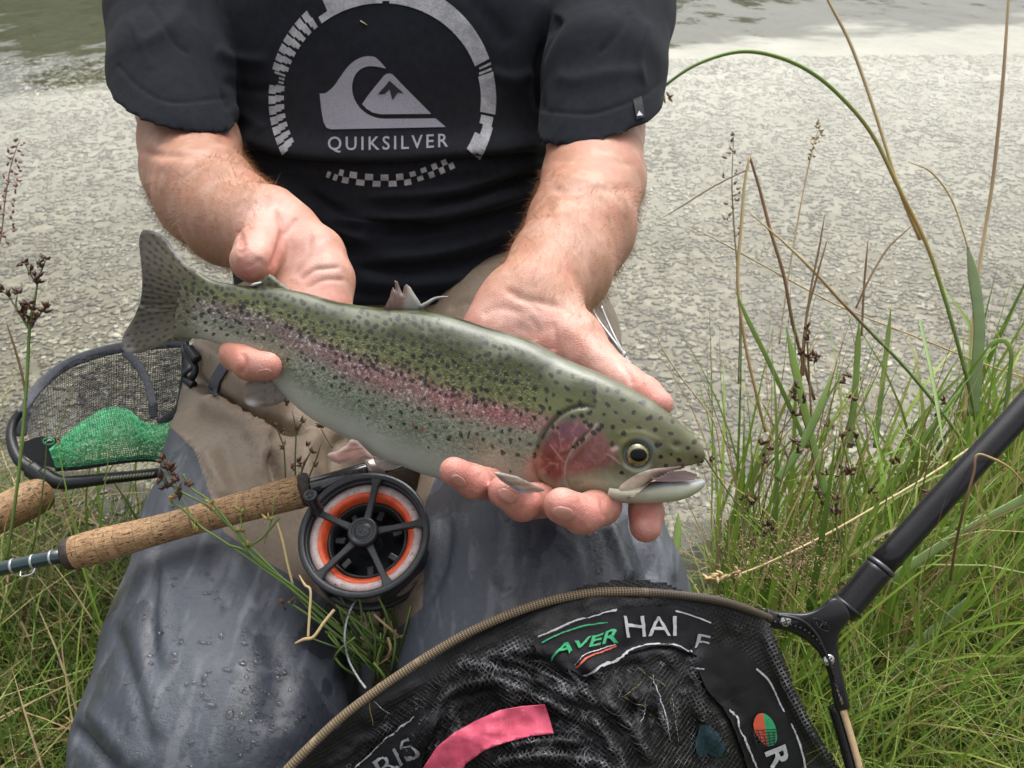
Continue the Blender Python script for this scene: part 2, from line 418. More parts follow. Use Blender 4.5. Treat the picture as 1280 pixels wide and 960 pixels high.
def stone_mesh(seed, sub):
    bm = bmesh.new(); bmesh.ops.create_icosphere(bm, subdivisions=sub, radius=1)
    r = np.random.default_rng(seed); V = np.array([v.co for v in bm.verts]); F = np.array([[v.index for v in f.verts] for f in bm.faces]); bm.free()
    for _ in range(5):
        d = nrm(r.normal(size=3)); k = r.uniform(0.45, 0.85); h = V @ d; V = V - np.outer(np.maximum(h - k, 0), d)
    V[:, 2] = np.where(V[:, 2] > 0, V[:, 2] * .5, V[:, 2]); V *= r.uniform(0.8, 1.2, 3) * np.array([1, 0.72, 0.05]); return V, F
sv = [stone_mesh(i, 1) for i in range(8)]; sv2 = [stone_mesh(50 + i, 1) for i in range(6)]
smesh = []
for i, (V, F) in enumerate(sv):
    me = bpy.data.meshes.new('stone'); me.from_pydata(V.tolist(), [], F.tolist()); me.update(); me.materials.append(STONE)
    smesh.append(me)
def stone_spots(n, y0, y1):
    out = []
    while len(out) < n:
        y = y0 + (y1 - y0) * RNG.random()**1.25; x = (RNG.random() * 2 - 1) * (0.66 * y + 0.1)
        if y > shore(x) + 0.1: out.append((x, y))
    return np.array(out)
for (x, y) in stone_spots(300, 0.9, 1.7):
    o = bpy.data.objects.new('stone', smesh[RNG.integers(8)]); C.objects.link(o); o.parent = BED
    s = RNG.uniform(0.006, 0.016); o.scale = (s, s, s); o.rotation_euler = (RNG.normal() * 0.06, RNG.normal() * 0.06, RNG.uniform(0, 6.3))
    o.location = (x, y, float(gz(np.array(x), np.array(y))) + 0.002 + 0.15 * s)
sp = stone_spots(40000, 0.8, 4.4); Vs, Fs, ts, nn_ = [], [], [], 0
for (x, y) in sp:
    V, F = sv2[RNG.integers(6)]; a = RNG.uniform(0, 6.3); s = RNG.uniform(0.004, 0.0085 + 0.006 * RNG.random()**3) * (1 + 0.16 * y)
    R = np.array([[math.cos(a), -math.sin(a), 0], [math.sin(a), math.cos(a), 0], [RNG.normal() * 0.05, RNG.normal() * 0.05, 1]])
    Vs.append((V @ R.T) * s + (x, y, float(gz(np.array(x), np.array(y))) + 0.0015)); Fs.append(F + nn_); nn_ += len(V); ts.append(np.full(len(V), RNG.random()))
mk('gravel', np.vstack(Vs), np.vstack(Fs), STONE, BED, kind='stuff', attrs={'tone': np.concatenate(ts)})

# water: thin clear sheet that mirrors the white sky more and more towards the far side
m = Mat('river_water'); m.t.nodes.remove(m.b); co = m.coords()
tr = m.n('BsdfTransparent'); tr.inputs[0].default_value = (0.93, 0.94, 0.9, 1)
gl = m.n('BsdfGlossy', Roughness=0.04); fr = m.n('Fresnel', IOR=1.33)
mpw = m.n('Mapping'); mpw.inputs['Scale'].default_value = (1, 0.55, 1); m.l(co, mpw.inputs[0])
h = m.math('ADD', m.noise(mpw.outputs[0], 7, 3, 0.5), m.math('MULTIPLY', m.noise(mpw.outputs[0], 1.1, 3), 7.0))
bp = m.n('Bump', Strength=0.07, Distance=0.05); m.l(h, bp.inputs['Height'])
for o in (gl, fr): m.l(bp.outputs[0], o.inputs['Normal'])
mx = m.n('MixShader'); m.l(fr.outputs[0], mx.inputs[0]); m.l(tr.outputs[0], mx.inputs[1]); m.l(gl.outputs[0], mx.inputs[2]); m.l(mx.outputs[0], m.out.inputs[0])
WV = np.array([(-60, 0.4, WATER_Z), (60, 0.4, WATER_Z), (60, 60, WATER_Z), (-60, 60, WATER_Z)])
mk('water', WV, [(0, 1, 2, 3)], m.m, kind='structure')

# far bank: wooded slope, mirrored in the water along the top of the view
m = Mat('far_slope'); co = m.coords(); nz = m.noise(co, 0.9, 6, 0.7)
m.set(Base_Color=m.ramp(nz, [(0.3, (0.02, 0.035, 0.014)), (0.6, (0.06, 0.085, 0.03)), (0.75, (0.13, 0.14, 0.06))]), Roughness=0.9)
hx = np.linspace(-70, 70, 400); hy = np.linspace(0, 1, 30); HX, HY = np.meshgrid(hx, hy, indexing='ij')
top = 8.9 - 0.085 * HX + 0.9 * np.sin(HX * 0.21) + 0.5 * np.sin(HX * 0.9 + 1) + 0.3 * np.sin(HX * 2.3)
V = np.stack([HX.ravel(), (42 + 14 * HY).ravel(), (top * HY**0.75 - 0.6).ravel()], 1)
V[:, 2] += 0.55 * noise3(V, 0.8, 3); V[:, 1] += 0.8 * noise3(V, 0.7, 3, 3)
mk('hill', V, gridF(400, 30), m.m, kind='structure')

# ------------------------------------------------------------------ the angler
person = thing('person', 'kneeling angler in dark printed T-shirt and grey waders holding up the trout', 'person', (-0.1, 0.85, 0.02))
def bb(ch, pad): 
    A = np.vstack([PL(c) if len(c[0]) == 3 else c for c in ch]); return A.min(0) - pad, A.max(0) + pad
def XR(chain): return PL([c[:3] for c in chain]), [c[3] for c in chain]

# arms and hands (grown as one skin each, joined with trunk and head into one body mesh)
def arm_mesh(arm, palm, fingers, h=0.0013):
    allp = np.vstack([PL([c[:3] for c in ch]) for ch in [arm] + palm + fingers])
    g = SDF(allp.min(0) - 0.06, allp.max(0) + 0.06, h)
    g.chain(*XR(arm), k=0.01, kin=0.010)
    for ch in palm: g.chain(*XR(ch), k=0.016, kin=0.008)
    for ch in fingers: g.chain(*XR(ch), k=0.0045, kin=0.003)
    return g.mesh(3)
L_arm = [(212, -90, .95, .048), (216, 60, .905, .043), (228, 130, .868, .0440), (238, 180, .835, .0455), (241, 212, .808, .0445), (260, 246, .755, .0430), (289, 272, .70, .0380), (325, 290, .647, .0305)]
L_palm = [[(340, 280, .648, .026), (362, 290, .645, .020), (395, 318, .632, .0195), (408, 350, .622, .0188), (411, 385, .612, .0165)],
          [(340, 292, .64, .021), (332, 303, .622, .0185)],
          [(362, 308, .645, .019), (378, 345, .632, .016), (368, 398, .602, .0135)], [(350, 320, .64, .017), (350, 360, .625, .0150), (343, 385, .607, .0138)],
          [(390, 335, .635, .016), (392, 398, .604, .0135)]]
L_fing = [[(334, 300, .624, .0185), (323, 314, .604, .0165), (314, 326, .589, .0143)], [(330, 310, .612, .015), (323, 331, .590, .0122)],
          [(341, 385, .607, .0128), (296, 443, .583, .0112), (312, 456, .563, .0102), (334, 458, .553, .0093)],
          [(368, 400, .602, .0125), (352, 462, .588, .0105), (362, 480, .580, .009)],
          [(392, 400, .604, .0122), (388, 470, .594, .0105), (398, 490, .59, .009)],
          [(411, 388, .612, .0125), (416, 455, .602, .0095), (420, 480, .597, .008)]]
R_arm = [(775, -90, .95, .052), (757, 70, .895, .0475), (744, 165, .852, .0462), (742, 225, .803, .0465), (726, 285, .735, .0445), (700, 335, .67, .0385), (664, 378, .617, .0315)]
R_palm = [[(650, 385, .61, .027), (638, 398, .605, .0265), (624, 422, .600, .0255), (638, 500, .592, .019), (645, 550, .585, .0145)],
          [(690, 408, .605, .026), (715, 430, .588, .0215), (738, 450, .572, .0165)],
          [(665, 420, .605, .024), (690, 500, .592, .0175), (692, 560, .582, .014)], [(690, 430, .60, .021), (725, 500, .588, .017), (737, 565, .577, .014)],
          [(705, 440, .595, .02), (750, 500, .583, .016), (777, 555, .571, .0138)]]
R_fing = [[(738, 450, .572, .0160), (783, 481, .545, .0122), (805, 493, .536, .0112), (823, 505, .528, .0090)],
          [(777, 555, .571, .0130), (806, 612, .549, .0112), (808, 640, .534, .0106), (807, 658, .527, .0098)],
          [(737, 565, .577, .0132), (752, 632, .528, .0118), (728, 643, .500, .0112), (702, 632, .492, .0104)],
          [(692, 562, .582, .013), (678, 624, .532, .0112), (653, 628, .505, .0107), (630, 614, .496, .0094)],
          [(645, 550, .585, .012), (620, 606, .535, .0102), (592, 602, .508, .0098), (567, 589, .500, .0084)]]
SKIN_A, SKIN_P, SKIN_R = np.array([.45, .235, .155]), np.array([.57, .29, .23]), np.array([.56, .225, .175])
def skin_colour(S, blobs, hand):
    V = S.V; col = np.tile(SKIN_A, (len(V), 1)) * (1 + 0.06 * noise3(V, 90, 3))[:, None]
    m = sstep(hand[2], 0, segdist(S.x, S.y, hand[0])[0]) * (S.d < hand[1])
    col = blend(col, m, SKIN_P)
    for (pts, wd, c, a) in blobs:
        d = segdist(S.x, S.y, pts)[0]; col = blend(col, a * np.exp(-(d / wd)**2), c)
    # mottled blood under the skin, freckles
    mt = noise3(V, 70, 3, 4); col = blend(col, 0.38 * sstep(0.0, 0.5, mt), SKIN_R); col = blend(col, 0.30 * sstep(0.0, 0.5, -mt), np.array([.68, .45, .37]))
    fr = noise3(V, 420, 1, 9); col = blend(col, 0.20 * sstep(0.55, 0.8, fr) * (1 - m), np.array([.30, .13, .07]))
    return col
RED = np.array([.56, .195, .16]); PALE = np.array([.72, .47, .40]); BRN = np.array([.33, .13, .09])  # BRN lines put shade into skin creases and round the nails
V1, Q1 = arm_mesh(L_arm, L_palm, L_fing); S1 = Sculpt(V1, Q1)
for a in ([(170, 186), (200, 194), (240, 196), (285, 190)], 5, -.0035), ([(180, 204), (230, 206), (270, 204), (300, 214)], 10, .003), ([(192, 176), (240, 180), (290, 172)], 5, -.0010), \
         ([(345, 262), (353, 282), (351, 300), (345, 320), (337, 342)], 4, -.0030), ([(352, 296), (362, 285), (372, 272)], 3.5, -.0014), ([(390, 290), (385, 320), (365, 350)], 3.5, -.0016), \
         ([(372, 352), (395, 337), (428, 334)], 3, -.0020), ([(380, 362), (405, 350), (434, 350)], 3, -.0014), ([(300, 300), (304, 312), (298, 318)], 3, -.0015), ([(297, 286), (303, 300), (306, 309)], 3.5, -.0022), \
         ([(330, 262), (345, 255), (358, 256)], 5, -.0012), ([(400, 300), (410, 318), (408, 340)], 9, .0012), ([(322, 290), (330, 310), (322, 326)], 9, .0012), \
         ([(303, 440), (306, 456), (300, 470)], 3.5, -.0016), ([(306, 335), (318, 330), (328, 322)], 2.5, -.0008):
    S1.stroke(a[0], a[1] * 1.1, a[2] * .68); S1.upd()
V1 = S1.V
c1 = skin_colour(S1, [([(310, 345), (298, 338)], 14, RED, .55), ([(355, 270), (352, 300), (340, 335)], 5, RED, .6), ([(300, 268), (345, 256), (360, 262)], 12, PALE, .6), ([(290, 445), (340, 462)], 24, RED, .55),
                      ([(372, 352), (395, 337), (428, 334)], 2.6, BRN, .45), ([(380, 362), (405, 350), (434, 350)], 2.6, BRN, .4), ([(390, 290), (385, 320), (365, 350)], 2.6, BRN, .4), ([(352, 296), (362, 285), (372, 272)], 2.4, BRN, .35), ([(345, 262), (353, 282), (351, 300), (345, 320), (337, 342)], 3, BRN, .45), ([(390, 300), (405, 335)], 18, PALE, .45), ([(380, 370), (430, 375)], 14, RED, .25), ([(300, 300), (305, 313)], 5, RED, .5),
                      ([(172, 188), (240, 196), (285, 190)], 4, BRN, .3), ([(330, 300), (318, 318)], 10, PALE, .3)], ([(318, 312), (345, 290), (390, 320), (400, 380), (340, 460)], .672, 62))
V2, Q2 = arm_mesh(R_arm, R_palm, R_fing); S2 = Sculpt(V2, Q2)
for a in ([(682, 234), (715, 241), (750, 236), (800, 236)], 6, -.0030), ([(684, 256), (740, 258), (790, 262)], 14, .0028), ([(682, 202), (740, 200), (800, 208)], 4, -.0010), \
         ([(625, 360), (660, 374), (700, 384), (735, 402)], 5, -.0022), ([(600, 395), (625, 385), (655, 392)], 5, -.0010), ([(690, 400), (694, 425), (690, 440)], 4, -.0015), ([(660, 395), (672, 412), (668, 428)], 4, -.0010), \
         ([(772, 452), (786, 468), (790, 482)], 3.0, -.0012), ([(806, 478), (801, 494)], 2.5, -.0008), ([(752, 620), (756, 650)], 3, -.0012), ([(640, 372), (662, 380), (676, 392)], 3, -.0008), \
         ([(665, 618), (668, 645)], 3, -.0012), ([(600, 590), (598, 615)], 3, -.0010), ([(788, 640), (808, 644), (828, 640)], 3, -.0006), ([(786, 650), (790, 662), (797, 670)], 3, -.0005), ([(722, 622), (727, 642), (724, 662)], 3.2, -.0008), ([(733, 618), (739, 640), (737, 660)], 2.6, -.0006), ([(650, 604), (655, 622), (650, 642)], 3.0, -.0008), ([(588, 578), (593, 596), (588, 612)], 3.0, -.0007), ([(762, 612), (768, 630), (765, 648)], 3, -.0006), \
         ([(690, 628), (686, 642), (696, 656)], 2.5, -.0005), ([(720, 635), (722, 645), (714, 654)], 2.5, -.0006), ([(648, 615), (650, 624), (643, 632)], 2.5, -.0006), ([(640, 405), (668, 415), (690, 408)], 7, -.0010), ([(700, 402), (724, 424), (748, 452)], 8, .0012), ([(716, 408), (742, 432), (760, 452)], 5, .0006):
    S2.stroke(a[0], a[1] * 1.1, a[2] * .68); S2.upd()
V2 = S2.V
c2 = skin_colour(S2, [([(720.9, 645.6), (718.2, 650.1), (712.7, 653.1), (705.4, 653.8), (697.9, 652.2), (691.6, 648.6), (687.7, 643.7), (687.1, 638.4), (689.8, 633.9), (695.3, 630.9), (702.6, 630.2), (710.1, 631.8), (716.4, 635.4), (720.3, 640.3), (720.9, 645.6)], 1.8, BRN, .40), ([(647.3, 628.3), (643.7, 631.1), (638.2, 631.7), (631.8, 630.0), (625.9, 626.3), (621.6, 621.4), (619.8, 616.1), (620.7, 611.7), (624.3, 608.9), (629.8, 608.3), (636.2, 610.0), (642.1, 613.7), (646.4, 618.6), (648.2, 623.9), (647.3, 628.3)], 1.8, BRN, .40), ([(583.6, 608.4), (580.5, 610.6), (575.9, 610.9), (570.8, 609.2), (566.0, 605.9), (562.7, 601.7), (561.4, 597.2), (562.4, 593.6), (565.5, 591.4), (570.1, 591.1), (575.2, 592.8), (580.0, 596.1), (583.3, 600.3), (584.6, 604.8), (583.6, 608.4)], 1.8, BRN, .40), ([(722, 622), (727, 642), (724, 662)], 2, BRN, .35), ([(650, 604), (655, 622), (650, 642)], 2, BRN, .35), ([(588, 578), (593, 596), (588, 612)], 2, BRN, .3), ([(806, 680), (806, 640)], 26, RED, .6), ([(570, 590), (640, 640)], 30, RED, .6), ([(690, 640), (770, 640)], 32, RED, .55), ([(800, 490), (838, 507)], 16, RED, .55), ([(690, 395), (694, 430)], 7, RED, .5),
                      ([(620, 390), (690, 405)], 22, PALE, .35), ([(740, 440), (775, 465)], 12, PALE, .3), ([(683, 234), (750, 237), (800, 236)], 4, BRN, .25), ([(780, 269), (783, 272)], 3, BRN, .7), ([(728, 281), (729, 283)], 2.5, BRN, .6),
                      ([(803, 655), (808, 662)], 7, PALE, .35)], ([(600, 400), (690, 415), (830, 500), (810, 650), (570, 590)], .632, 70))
# trunk, neck and head
TR = [(490, 430, 1.0, .150), (490, 300, .985, .160), (490, 180, .965, .168), (490, 40, .945, .172), (490, -110, .945, .155)]
nb = P(490, -150, .95); hd = nb + np.array([0, -0.03, 0.20])
g = SDF(nb - (.36, .3, .45), nb + (.36, .3, .36), 0.006)
g.chain(*XR(TR), k=.03, flat=FW, fs=1.45); g.chain(PL([(225, -105, .965), (755, -105, .965)]), .06, k=.05)
g.chain([nb + (0, 0, -.02), nb + (0, -.01, .10)], [.066, .058], k=.04)
g.chain([hd + (0, .025, .03), hd + (0, -.005, .02)], [.085, .083], k=.03); g.chain([hd + (0, -.045, -.045), hd + (0, -.065, -.085)], [.05, .030], k=.035)
g.chain([hd + (0, -.088, .015), hd + (0, -.110, -.028)], [.010, .015], k=.014)
for s in (-1, 1):
    g.chain([hd + (s * .081, .01, .01), hd + (s * .084, .012, -.03)], [.017, .011], k=.008); g.chain([hd + (s * .032, -.093, .018)], [.014], k=.01, op='s')
    g.chain([hd + (s * .032, -.078, .018)], [.0125], k=.004)
    g.chain([hd + (s * .015, -.088, .042), hd + (s * .045, -.078, .042)], [.009, .007], k=.012)
g.chain([hd + (-.022, -.088, -.058), hd + (.022, -.088, -.058)], [.008, .008], k=.008); g.chain([hd + (-.02, -.098, -.056), hd + (.02, -.098, -.056)], [.002, .002], k=.006, op='s')
V3, Q3 = g.mesh(1); c3 = np.tile(SKIN_A, (len(V3), 1))
BV = np.vstack([V1, V2, V3]); BQ = np.vstack([Q1, Q2 + len(V1), Q3 + len(V1) + len(V2)])
m = Mat('skin'); co = m.coords(); a = m.attr()
n1 = m.noise(co, 900, 3, 0.6); vo = m.n('TexVoronoi', Scale=1300); m.l(co, vo.inputs['Vector']); n2 = m.noise(co, 140, 4, 0.6)
m.set(Base_Color=m.mix(1, a, m.ramp(n2, [(0.3, (0.9, 0.86, 0.84)), (0.7, (1.08, 1.1, 1.12))]), 'MULTIPLY'), Roughness=m.ramp(n2, [(0.35, 0.36), (0.65, 0.52)]), Subsurface_Weight=0.22, Subsurface_Radius=(0.009, 0.0032, 0.0016), Subsurface_Scale=0.6)
m.b.inputs['Specular IOR Level'].default_value = 0.45
m.bump(m.math('ADD', m.math('MULTIPLY', vo.outputs['Distance'], 0.6), m.math('ADD', n1, n2)), 0.34, 0.0012); SKIN = m.m
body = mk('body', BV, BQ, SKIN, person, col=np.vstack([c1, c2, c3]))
BODY_BVH = bvh_of(np.vstack([V1, V2]), np.vstack([Q1, Q2 + len(V1)]))

# finger nails: thin curved plates set on the finger tips
m = Mat('nail'); m.set(Base_Color=(.47, .22, .17), Roughness=0.34, Coat_Weight=0.3, Subsurface_Weight=0.1, Subsurface_Radius=(.004, .002, .001)); NAIL = m.m
def nail(cx, cy, a, b, ang):
    nu, nv = 9, 14; V = [(0, 0)]; 
    for i in range(1, nu):
        for j in range(nv):
            r = i / (nu - 1); t = 2 * math.pi * j / nv; x = a * r * np.sign(math.cos(t)) * abs(math.cos(t))**0.75; y = b * r * np.sign(math.sin(t)) * abs(math.sin(t))**0.75; V.append((x, y))
    F = [(0, 1 + j, 1 + (j + 1) % nv) for j in range(nv)] + [(1 + (i - 1) * nv + j, 1 + i * nv + j, 1 + i * nv + (j + 1) % nv, 1 + (i - 1) * nv + (j + 1) % nv) for i in range(1, nu - 1) for j in range(nv)]
    V = np.array(V); c, s = math.cos(math.radians(ang)), math.sin(math.radians(ang)); X = np.stack([cx + V[:, 0] * c - V[:, 1] * s, cy + V[:, 0] * s + V[:, 1] * c], 1)
    hit, nn = cast(BODY_BVH, X[:, 0], X[:, 1]); ok = ~np.isnan(hit[:, 0])
    r = np.clip(np.hypot(V[:, 0] / a, V[:, 1] / b), 0, 1.3); off = np.where(r > 0.9, -0.0003, 0.0006)
    mk('fingernail', np.nan_to_num(hit) + nn * off[:, None], [f for f in F if all(ok[i] for i in f)], NAIL, body)
for a in ((704, 642, 16, 10.5, 12), (634, 620, 14.5, 9, 32), (573, 601, 12, 7.5, 35), (330, 466, 11, 6, -10)): nail(*a)

# hairs on the forearms
def hairs(V, Q, N, chainpx, n, seed):
    r = np.random.default_rng(seed); x, y, d = proj(V)
    ds, sd, al = segdist(x, y, chainpx); ok = np.where((ds < 95) & (al > 0.04) & (al < 0.93) & (N @ FW < 0.55))[0]; idx = r.choice(ok, n)
    axis3 = P(*[np.array([c]) for c in (*chainpx[-1], .64)])[0] - P(*[np.array([c]) for c in (*chainpx[0], .80)])[0]; axis3 = nrm(axis3)
    B = V[idx] + r.normal(size=(n, 3)) * 0.0006; nn = N[idx]; L = r.uniform(.006, .015, n)[:, None]
    t = axis3 - nn * (nn @ axis3)[:, None] + r.normal(size=(n, 3)) * 0.38 + np.array([0, 0, -0.35]); t = nrm(t)
    P0, P1, P2 = B, B + L * 0.5 * nrm(t * 0.85 + nn * 0.6), B + L * nrm(t * 1.0 + nn * 0.32); wv = nrm(np.cross(t, nn)) * 0.00009
    Vv = np.stack([P0 - wv, P0 + wv, P1 + wv * .8, P1 - wv * .8, P2], 1).reshape(-1, 3); k = np.arange(n)[:, None] * 5
    return Vv, [tuple(f) for f in np.concatenate([k + np.array([0, 1, 2, 3])]).tolist()] + [tuple(f) for f in (k + np.array([3, 2, 4])).tolist()]
hm = simple('arm_hair', (.40, .235, .125), 0.45, spec=0.4); b = MB()
b.add(*hairs(S1.V, Q1, S1.N, [(236, 200), (256, 245), (286, 271), (324, 290)], 5200, 1)); b.add(*hairs(S2.V, Q2, S2.N, [(743, 215), (727, 285), (700, 335), (664, 378)], 5200, 2))
b.build('arm_hair', hm, body, kind='stuff')
hv = MB(); sph = SDF(hd - .14, hd + .16, .006); sph.chain([hd + (0, .03, .035), hd + (0, .0, .045)], [.089, .084], k=.03, cut=[(hd + (0, -.052, .03), (0, -.85, -.5)), (hd + (0, 0, -.045), (0, 0, -1))])
vh, qh = sph.mesh(1); vh = vh + vnorm(vh, qh) * (0.003 * noise3(vh, 160, 2))[:, None]; mk('hair', vh, qh, simple('hair', (.05, .032, .02), 0.5, var=.3, vscale=200, bump=.8, bscale=400), person)

# T-shirt
def plane3(a, b, c, down):
    A, B, D = PL([a, b, c]); n = nrm(np.cross(B - A, D - A)); return (A, n if n @ down > 0 else -n)
hem_n = nrm(-UP + 0.12 * FW)
trunk = [(490, 455, 1.0, .168), (490, 300, .985, .176), (490, 180, .965, .182), (490, 40, .945, .186), (490, -110, .945, .168)]
slL = [(208, -120, .96, .066), (211, 20, .895, .0600), (215, 95, .850, .0572), (225, 200, .806, .0572)]; slR = [(778, -120, .96, .070), (765, 20, .895, .0635), (755, 90, .85, .0595), (745, 220, .812, .058)]
lo, hi = np.vstack([PL([c[:3] for c in ch]) for ch in (trunk, slL, slR)]).min(0) - .2, np.vstack([PL([c[:3] for c in ch]) for ch in (trunk, slL, slR)]).max(0) + .2
g = SDF(np.maximum(lo, (-.42, .55, .22)), np.minimum(hi, (.24, 1.35, .85)), .003)
g.chain(*XR(trunk), k=.02, kin=.02, flat=FW, fs=1.45, cut=[(P(490, 381, .88), hem_n)])
g.chain(PL([(225, -105, .965), (755, -105, .965)]), .072, k=.05)
cutL = plane3((143, 106, .84), (286, 149, .83), (225, 160, .765), -UP); cutR = plane3((680, 163, .84), (745, 175, .765), (829, 128, .845), -UP)
g.chain(*XR(slL), k=.012, kin=.010, cut=[cutL]); g.chain(*XR(slR), k=.012, kin=.010, cut=[cutR])
for ch, cpl in ((slL, cutL), (slR, cutR)):
    p, r = XR(ch); g.chain([p[-1], p[-1] * .45 + p[-2] * .55], [r[-1] - .0085, r[-1] - .0085], k=.003, op='s')
VS, QS = g.mesh(2); S = Sculpt(VS, QS)
VS += S.N * (0.0022 * noise3(VS, 13, 2) + 0.0007 * noise3(VS, 45, 2, 3))[:, None]; S.V = VS; S.upd()
for a in ([(295, 165), (335, 185), (390, 196), (480, 198), (560, 194), (640, 188), (690, 180)], 20, .010, .12), ([(300, 185), (345, 203), (400, 209), (480, 211), (560, 205), (640, 200), (690, 192)], 6, -.012, .1), \
         ([(310, 208), (400, 226), (480, 228), (600, 222), (690, 215)], 16, -.004, .1), \
         ([(690, 205), (640, 214), (580, 235), (520, 244), (440, 246)], 7, 0.0080), ([(690, 216), (640, 228), (590, 248), (520, 258)], 5, -0.0072), ([(685, 235), (630, 250), (560, 268), (470, 275), (400, 268)], 9, 0.0080), \
         ([(680, 250), (620, 268), (540, 286), (460, 292)], 5, -0.0065), ([(380, 235), (420, 262), (480, 280), (560, 286)], 6, -0.0057), ([(330, 215), (370, 245), (420, 285), (470, 305)], 8, 0.0068), ([(345, 240), (400, 290), (450, 318)], 6, -0.0057), \
         ([(660, 280), (610, 300), (540, 318), (460, 324)], 9, 0.0066), ([(640, 305), (570, 330), (500, 338), (440, 335)], 6, -0.0057), ([(440, 350), (520, 356), (610, 345)], 9, 0.0057), ([(430, 365), (520, 371), (610, 362)], 4, -0.0038), \
         ([(248, -20), (258, 40), (270, 90), (288, 140)], 6, -.003, .05), ([(268, 60), (290, 72), (340, 78)], 7, .0035), ([(275, 100), (310, 112), (345, 112)], 6, -.0025), ([(282, 130), (315, 150), (330, 165)], 7, .003), \
         ([(700, 20), (672, 80), (676, 140)], 6, -.005, .05), ([(668, 90), (640, 100), (610, 90)], 8, .003), ([(690, 95), (720, 100), (760, 92), (820, 88)], 9, .002), ([(812, 20), (800, 70), (806, 110)], 4, .002), ([(790, 10), (770, 45), (745, 70)], 4, -.0016), \
         ([(160, 20), (178, 60), (190, 90)], 3, .0016), ([(185, 0), (215, 50), (240, 70)], 3, -.0018), ([(240, -10), (215, 30), (170, 60)], 8, .002), ([(146, 80), (175, 110), (215, 128), (285, 122)], 2.2, -.0012, .02), \
         ([(678, 138), (740, 142), (800, 122), (832, 98)], 2.2, -.0012, .02), ([(690, -10), (650, 60), (640, 130)], 16, .003), ([(560, -30), (610, 20), (640, 60)], 12, -.002):
    S.stroke(*a); S.upd()
VS = S.V
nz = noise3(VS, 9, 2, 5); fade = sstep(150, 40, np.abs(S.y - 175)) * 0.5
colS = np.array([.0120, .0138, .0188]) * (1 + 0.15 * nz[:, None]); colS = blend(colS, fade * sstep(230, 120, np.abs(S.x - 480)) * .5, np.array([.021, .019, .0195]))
for cl in (([(146, 84), (178, 116), (215, 131), (285, 125)]), ([(678, 141), (740, 145), (800, 126), (832, 102)])): colS = blend(colS, 0.35 * np.exp(-(segdist(S.x, S.y, cl)[0] / 1.5)**2), np.array([.03, .03, .035]))
m = Mat('cotton'); co = m.coords(); a = m.attr()
wv = m.noise(m.coords('Object', (1, 1, 1)), 1500, 2, 0.6); n2 = m.noise(co, 120, 5, 0.7); lint = m.ramp(m.noise(co, 900, 2), [(0.70, 0), (0.76, 1)])
m.set(Base_Color=m.mix(m.math('MULTIPLY', lint, 0.10), m.mix(1, a, m.ramp(n2, [(0.3, 0.8), (0.7, 1.25)]), 'MULTIPLY'), (.12, .12, .13)), Roughness=0.92, Sheen_Weight=0.03, Sheen_Roughness=0.5)
m.b.inputs['Specular IOR Level'].default_value = 0.15; m.bump(m.math('ADD', wv, n2), 0.35, 0.0009); COTTON = m.m
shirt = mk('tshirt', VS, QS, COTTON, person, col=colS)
SB = bvh_of(VS, QS)
# print on the chest
m = Mat('print_ink'); co = m.coords(); wr = m.noise(co, 55, 5, 0.7); f1 = m.noise(co, 700, 2)
m.set(Base_Color=m.mix(m.ramp(f1, [(0.42, 0.0), (0.7, 0.45)]), m.ramp(wr, [(0.3, (.22, .22, .24)), (0.55, (.42, .42, .44)), (0.7, (.52, .52, .54))]), (.10, .10, .11)), Roughness=0.8); INK = m.m
m = Mat('logo_ink'); co = m.coords(); m.set(Base_Color=m.mix(m.ramp(m.noise(co, 900, 2), [(0.45, 0.0), (0.7, 0.5)]), (.29, .285, .33), (.12, .12, .14)), Roughness=0.8); INK2 = m.m
m = Mat('dark_ink'); m.set(Base_Color=(.012, .012, .015), Roughness=0.85); INKD = m.m
def arc(a0, a1, r0, r1, n=None):
    n = n or max(2, int(abs(a1 - a0) / 2.5)); out = []
    for k in range(n):
        q = [a0 + (a1 - a0) * t / n for t in (k, k + 1)]; f = lambda a, r: (478 + (123 + 19 * r) * math.cos(math.radians(a)), 124 - (120 + 28 * r) * math.sin(math.radians(a)))
        out.append([f(q[0], r0), f(q[1], r0), f(q[1], r1), f(q[0], r1)])
    return out
polys = arc(-31, -20, 0, 1) + arc(-20, -14, .35, 1) + arc(-14, -9, .1, .9) + arc(-7.5, 4, 0, 1) + arc(4, 13.5, 0, 1) + arc(14.3, 15.6, .1, .95) + arc(17, 18.2, .2, 1) + arc(20, 86, 0, 1) + arc(86, 90, .1, .5) + arc(90, 122, 0, 1) + arc(122, 128, 0, .35)
rg = random.Random(3)
a = 131.0
while a < 206:                                   # broken brick-like blocks on the worn side of the ring
    if not 164 < a < 172:
        da = rg.uniform(4.6, 5.6); polys += arc(a, a + da * .55, .0, .56, 1) + arc(a + da * .12, a + da * .9, .54, 1, 1) + arc(a + da * .5, a + da * .72, .2, .56, 1)
        a += da
    else: polys += arc(a, a + 1.2, .1, rg.uniform(.3, .9), 1); a += 2.2
for key in sorted(set(round(math.degrees(math.atan2(124 - q[0][1], q[0][0] - 478)) / 9) for q in polys)):
    decal('ring_patch', cut_poly([q for q in polys if round(math.degrees(math.atan2(124 - q[0][1], q[0][0] - 478)) / 9) == key], 5), SB, INK, shirt)
chk = []
bx = spl([(410, 214), (430, 221), (470, 226), (510, 224), (540, 214), (566, 203)], 22)
tn = nrm(np.gradient(bx, axis=0)); nr = np.stack([-tn[:, 1], tn[:, 0]], 1)
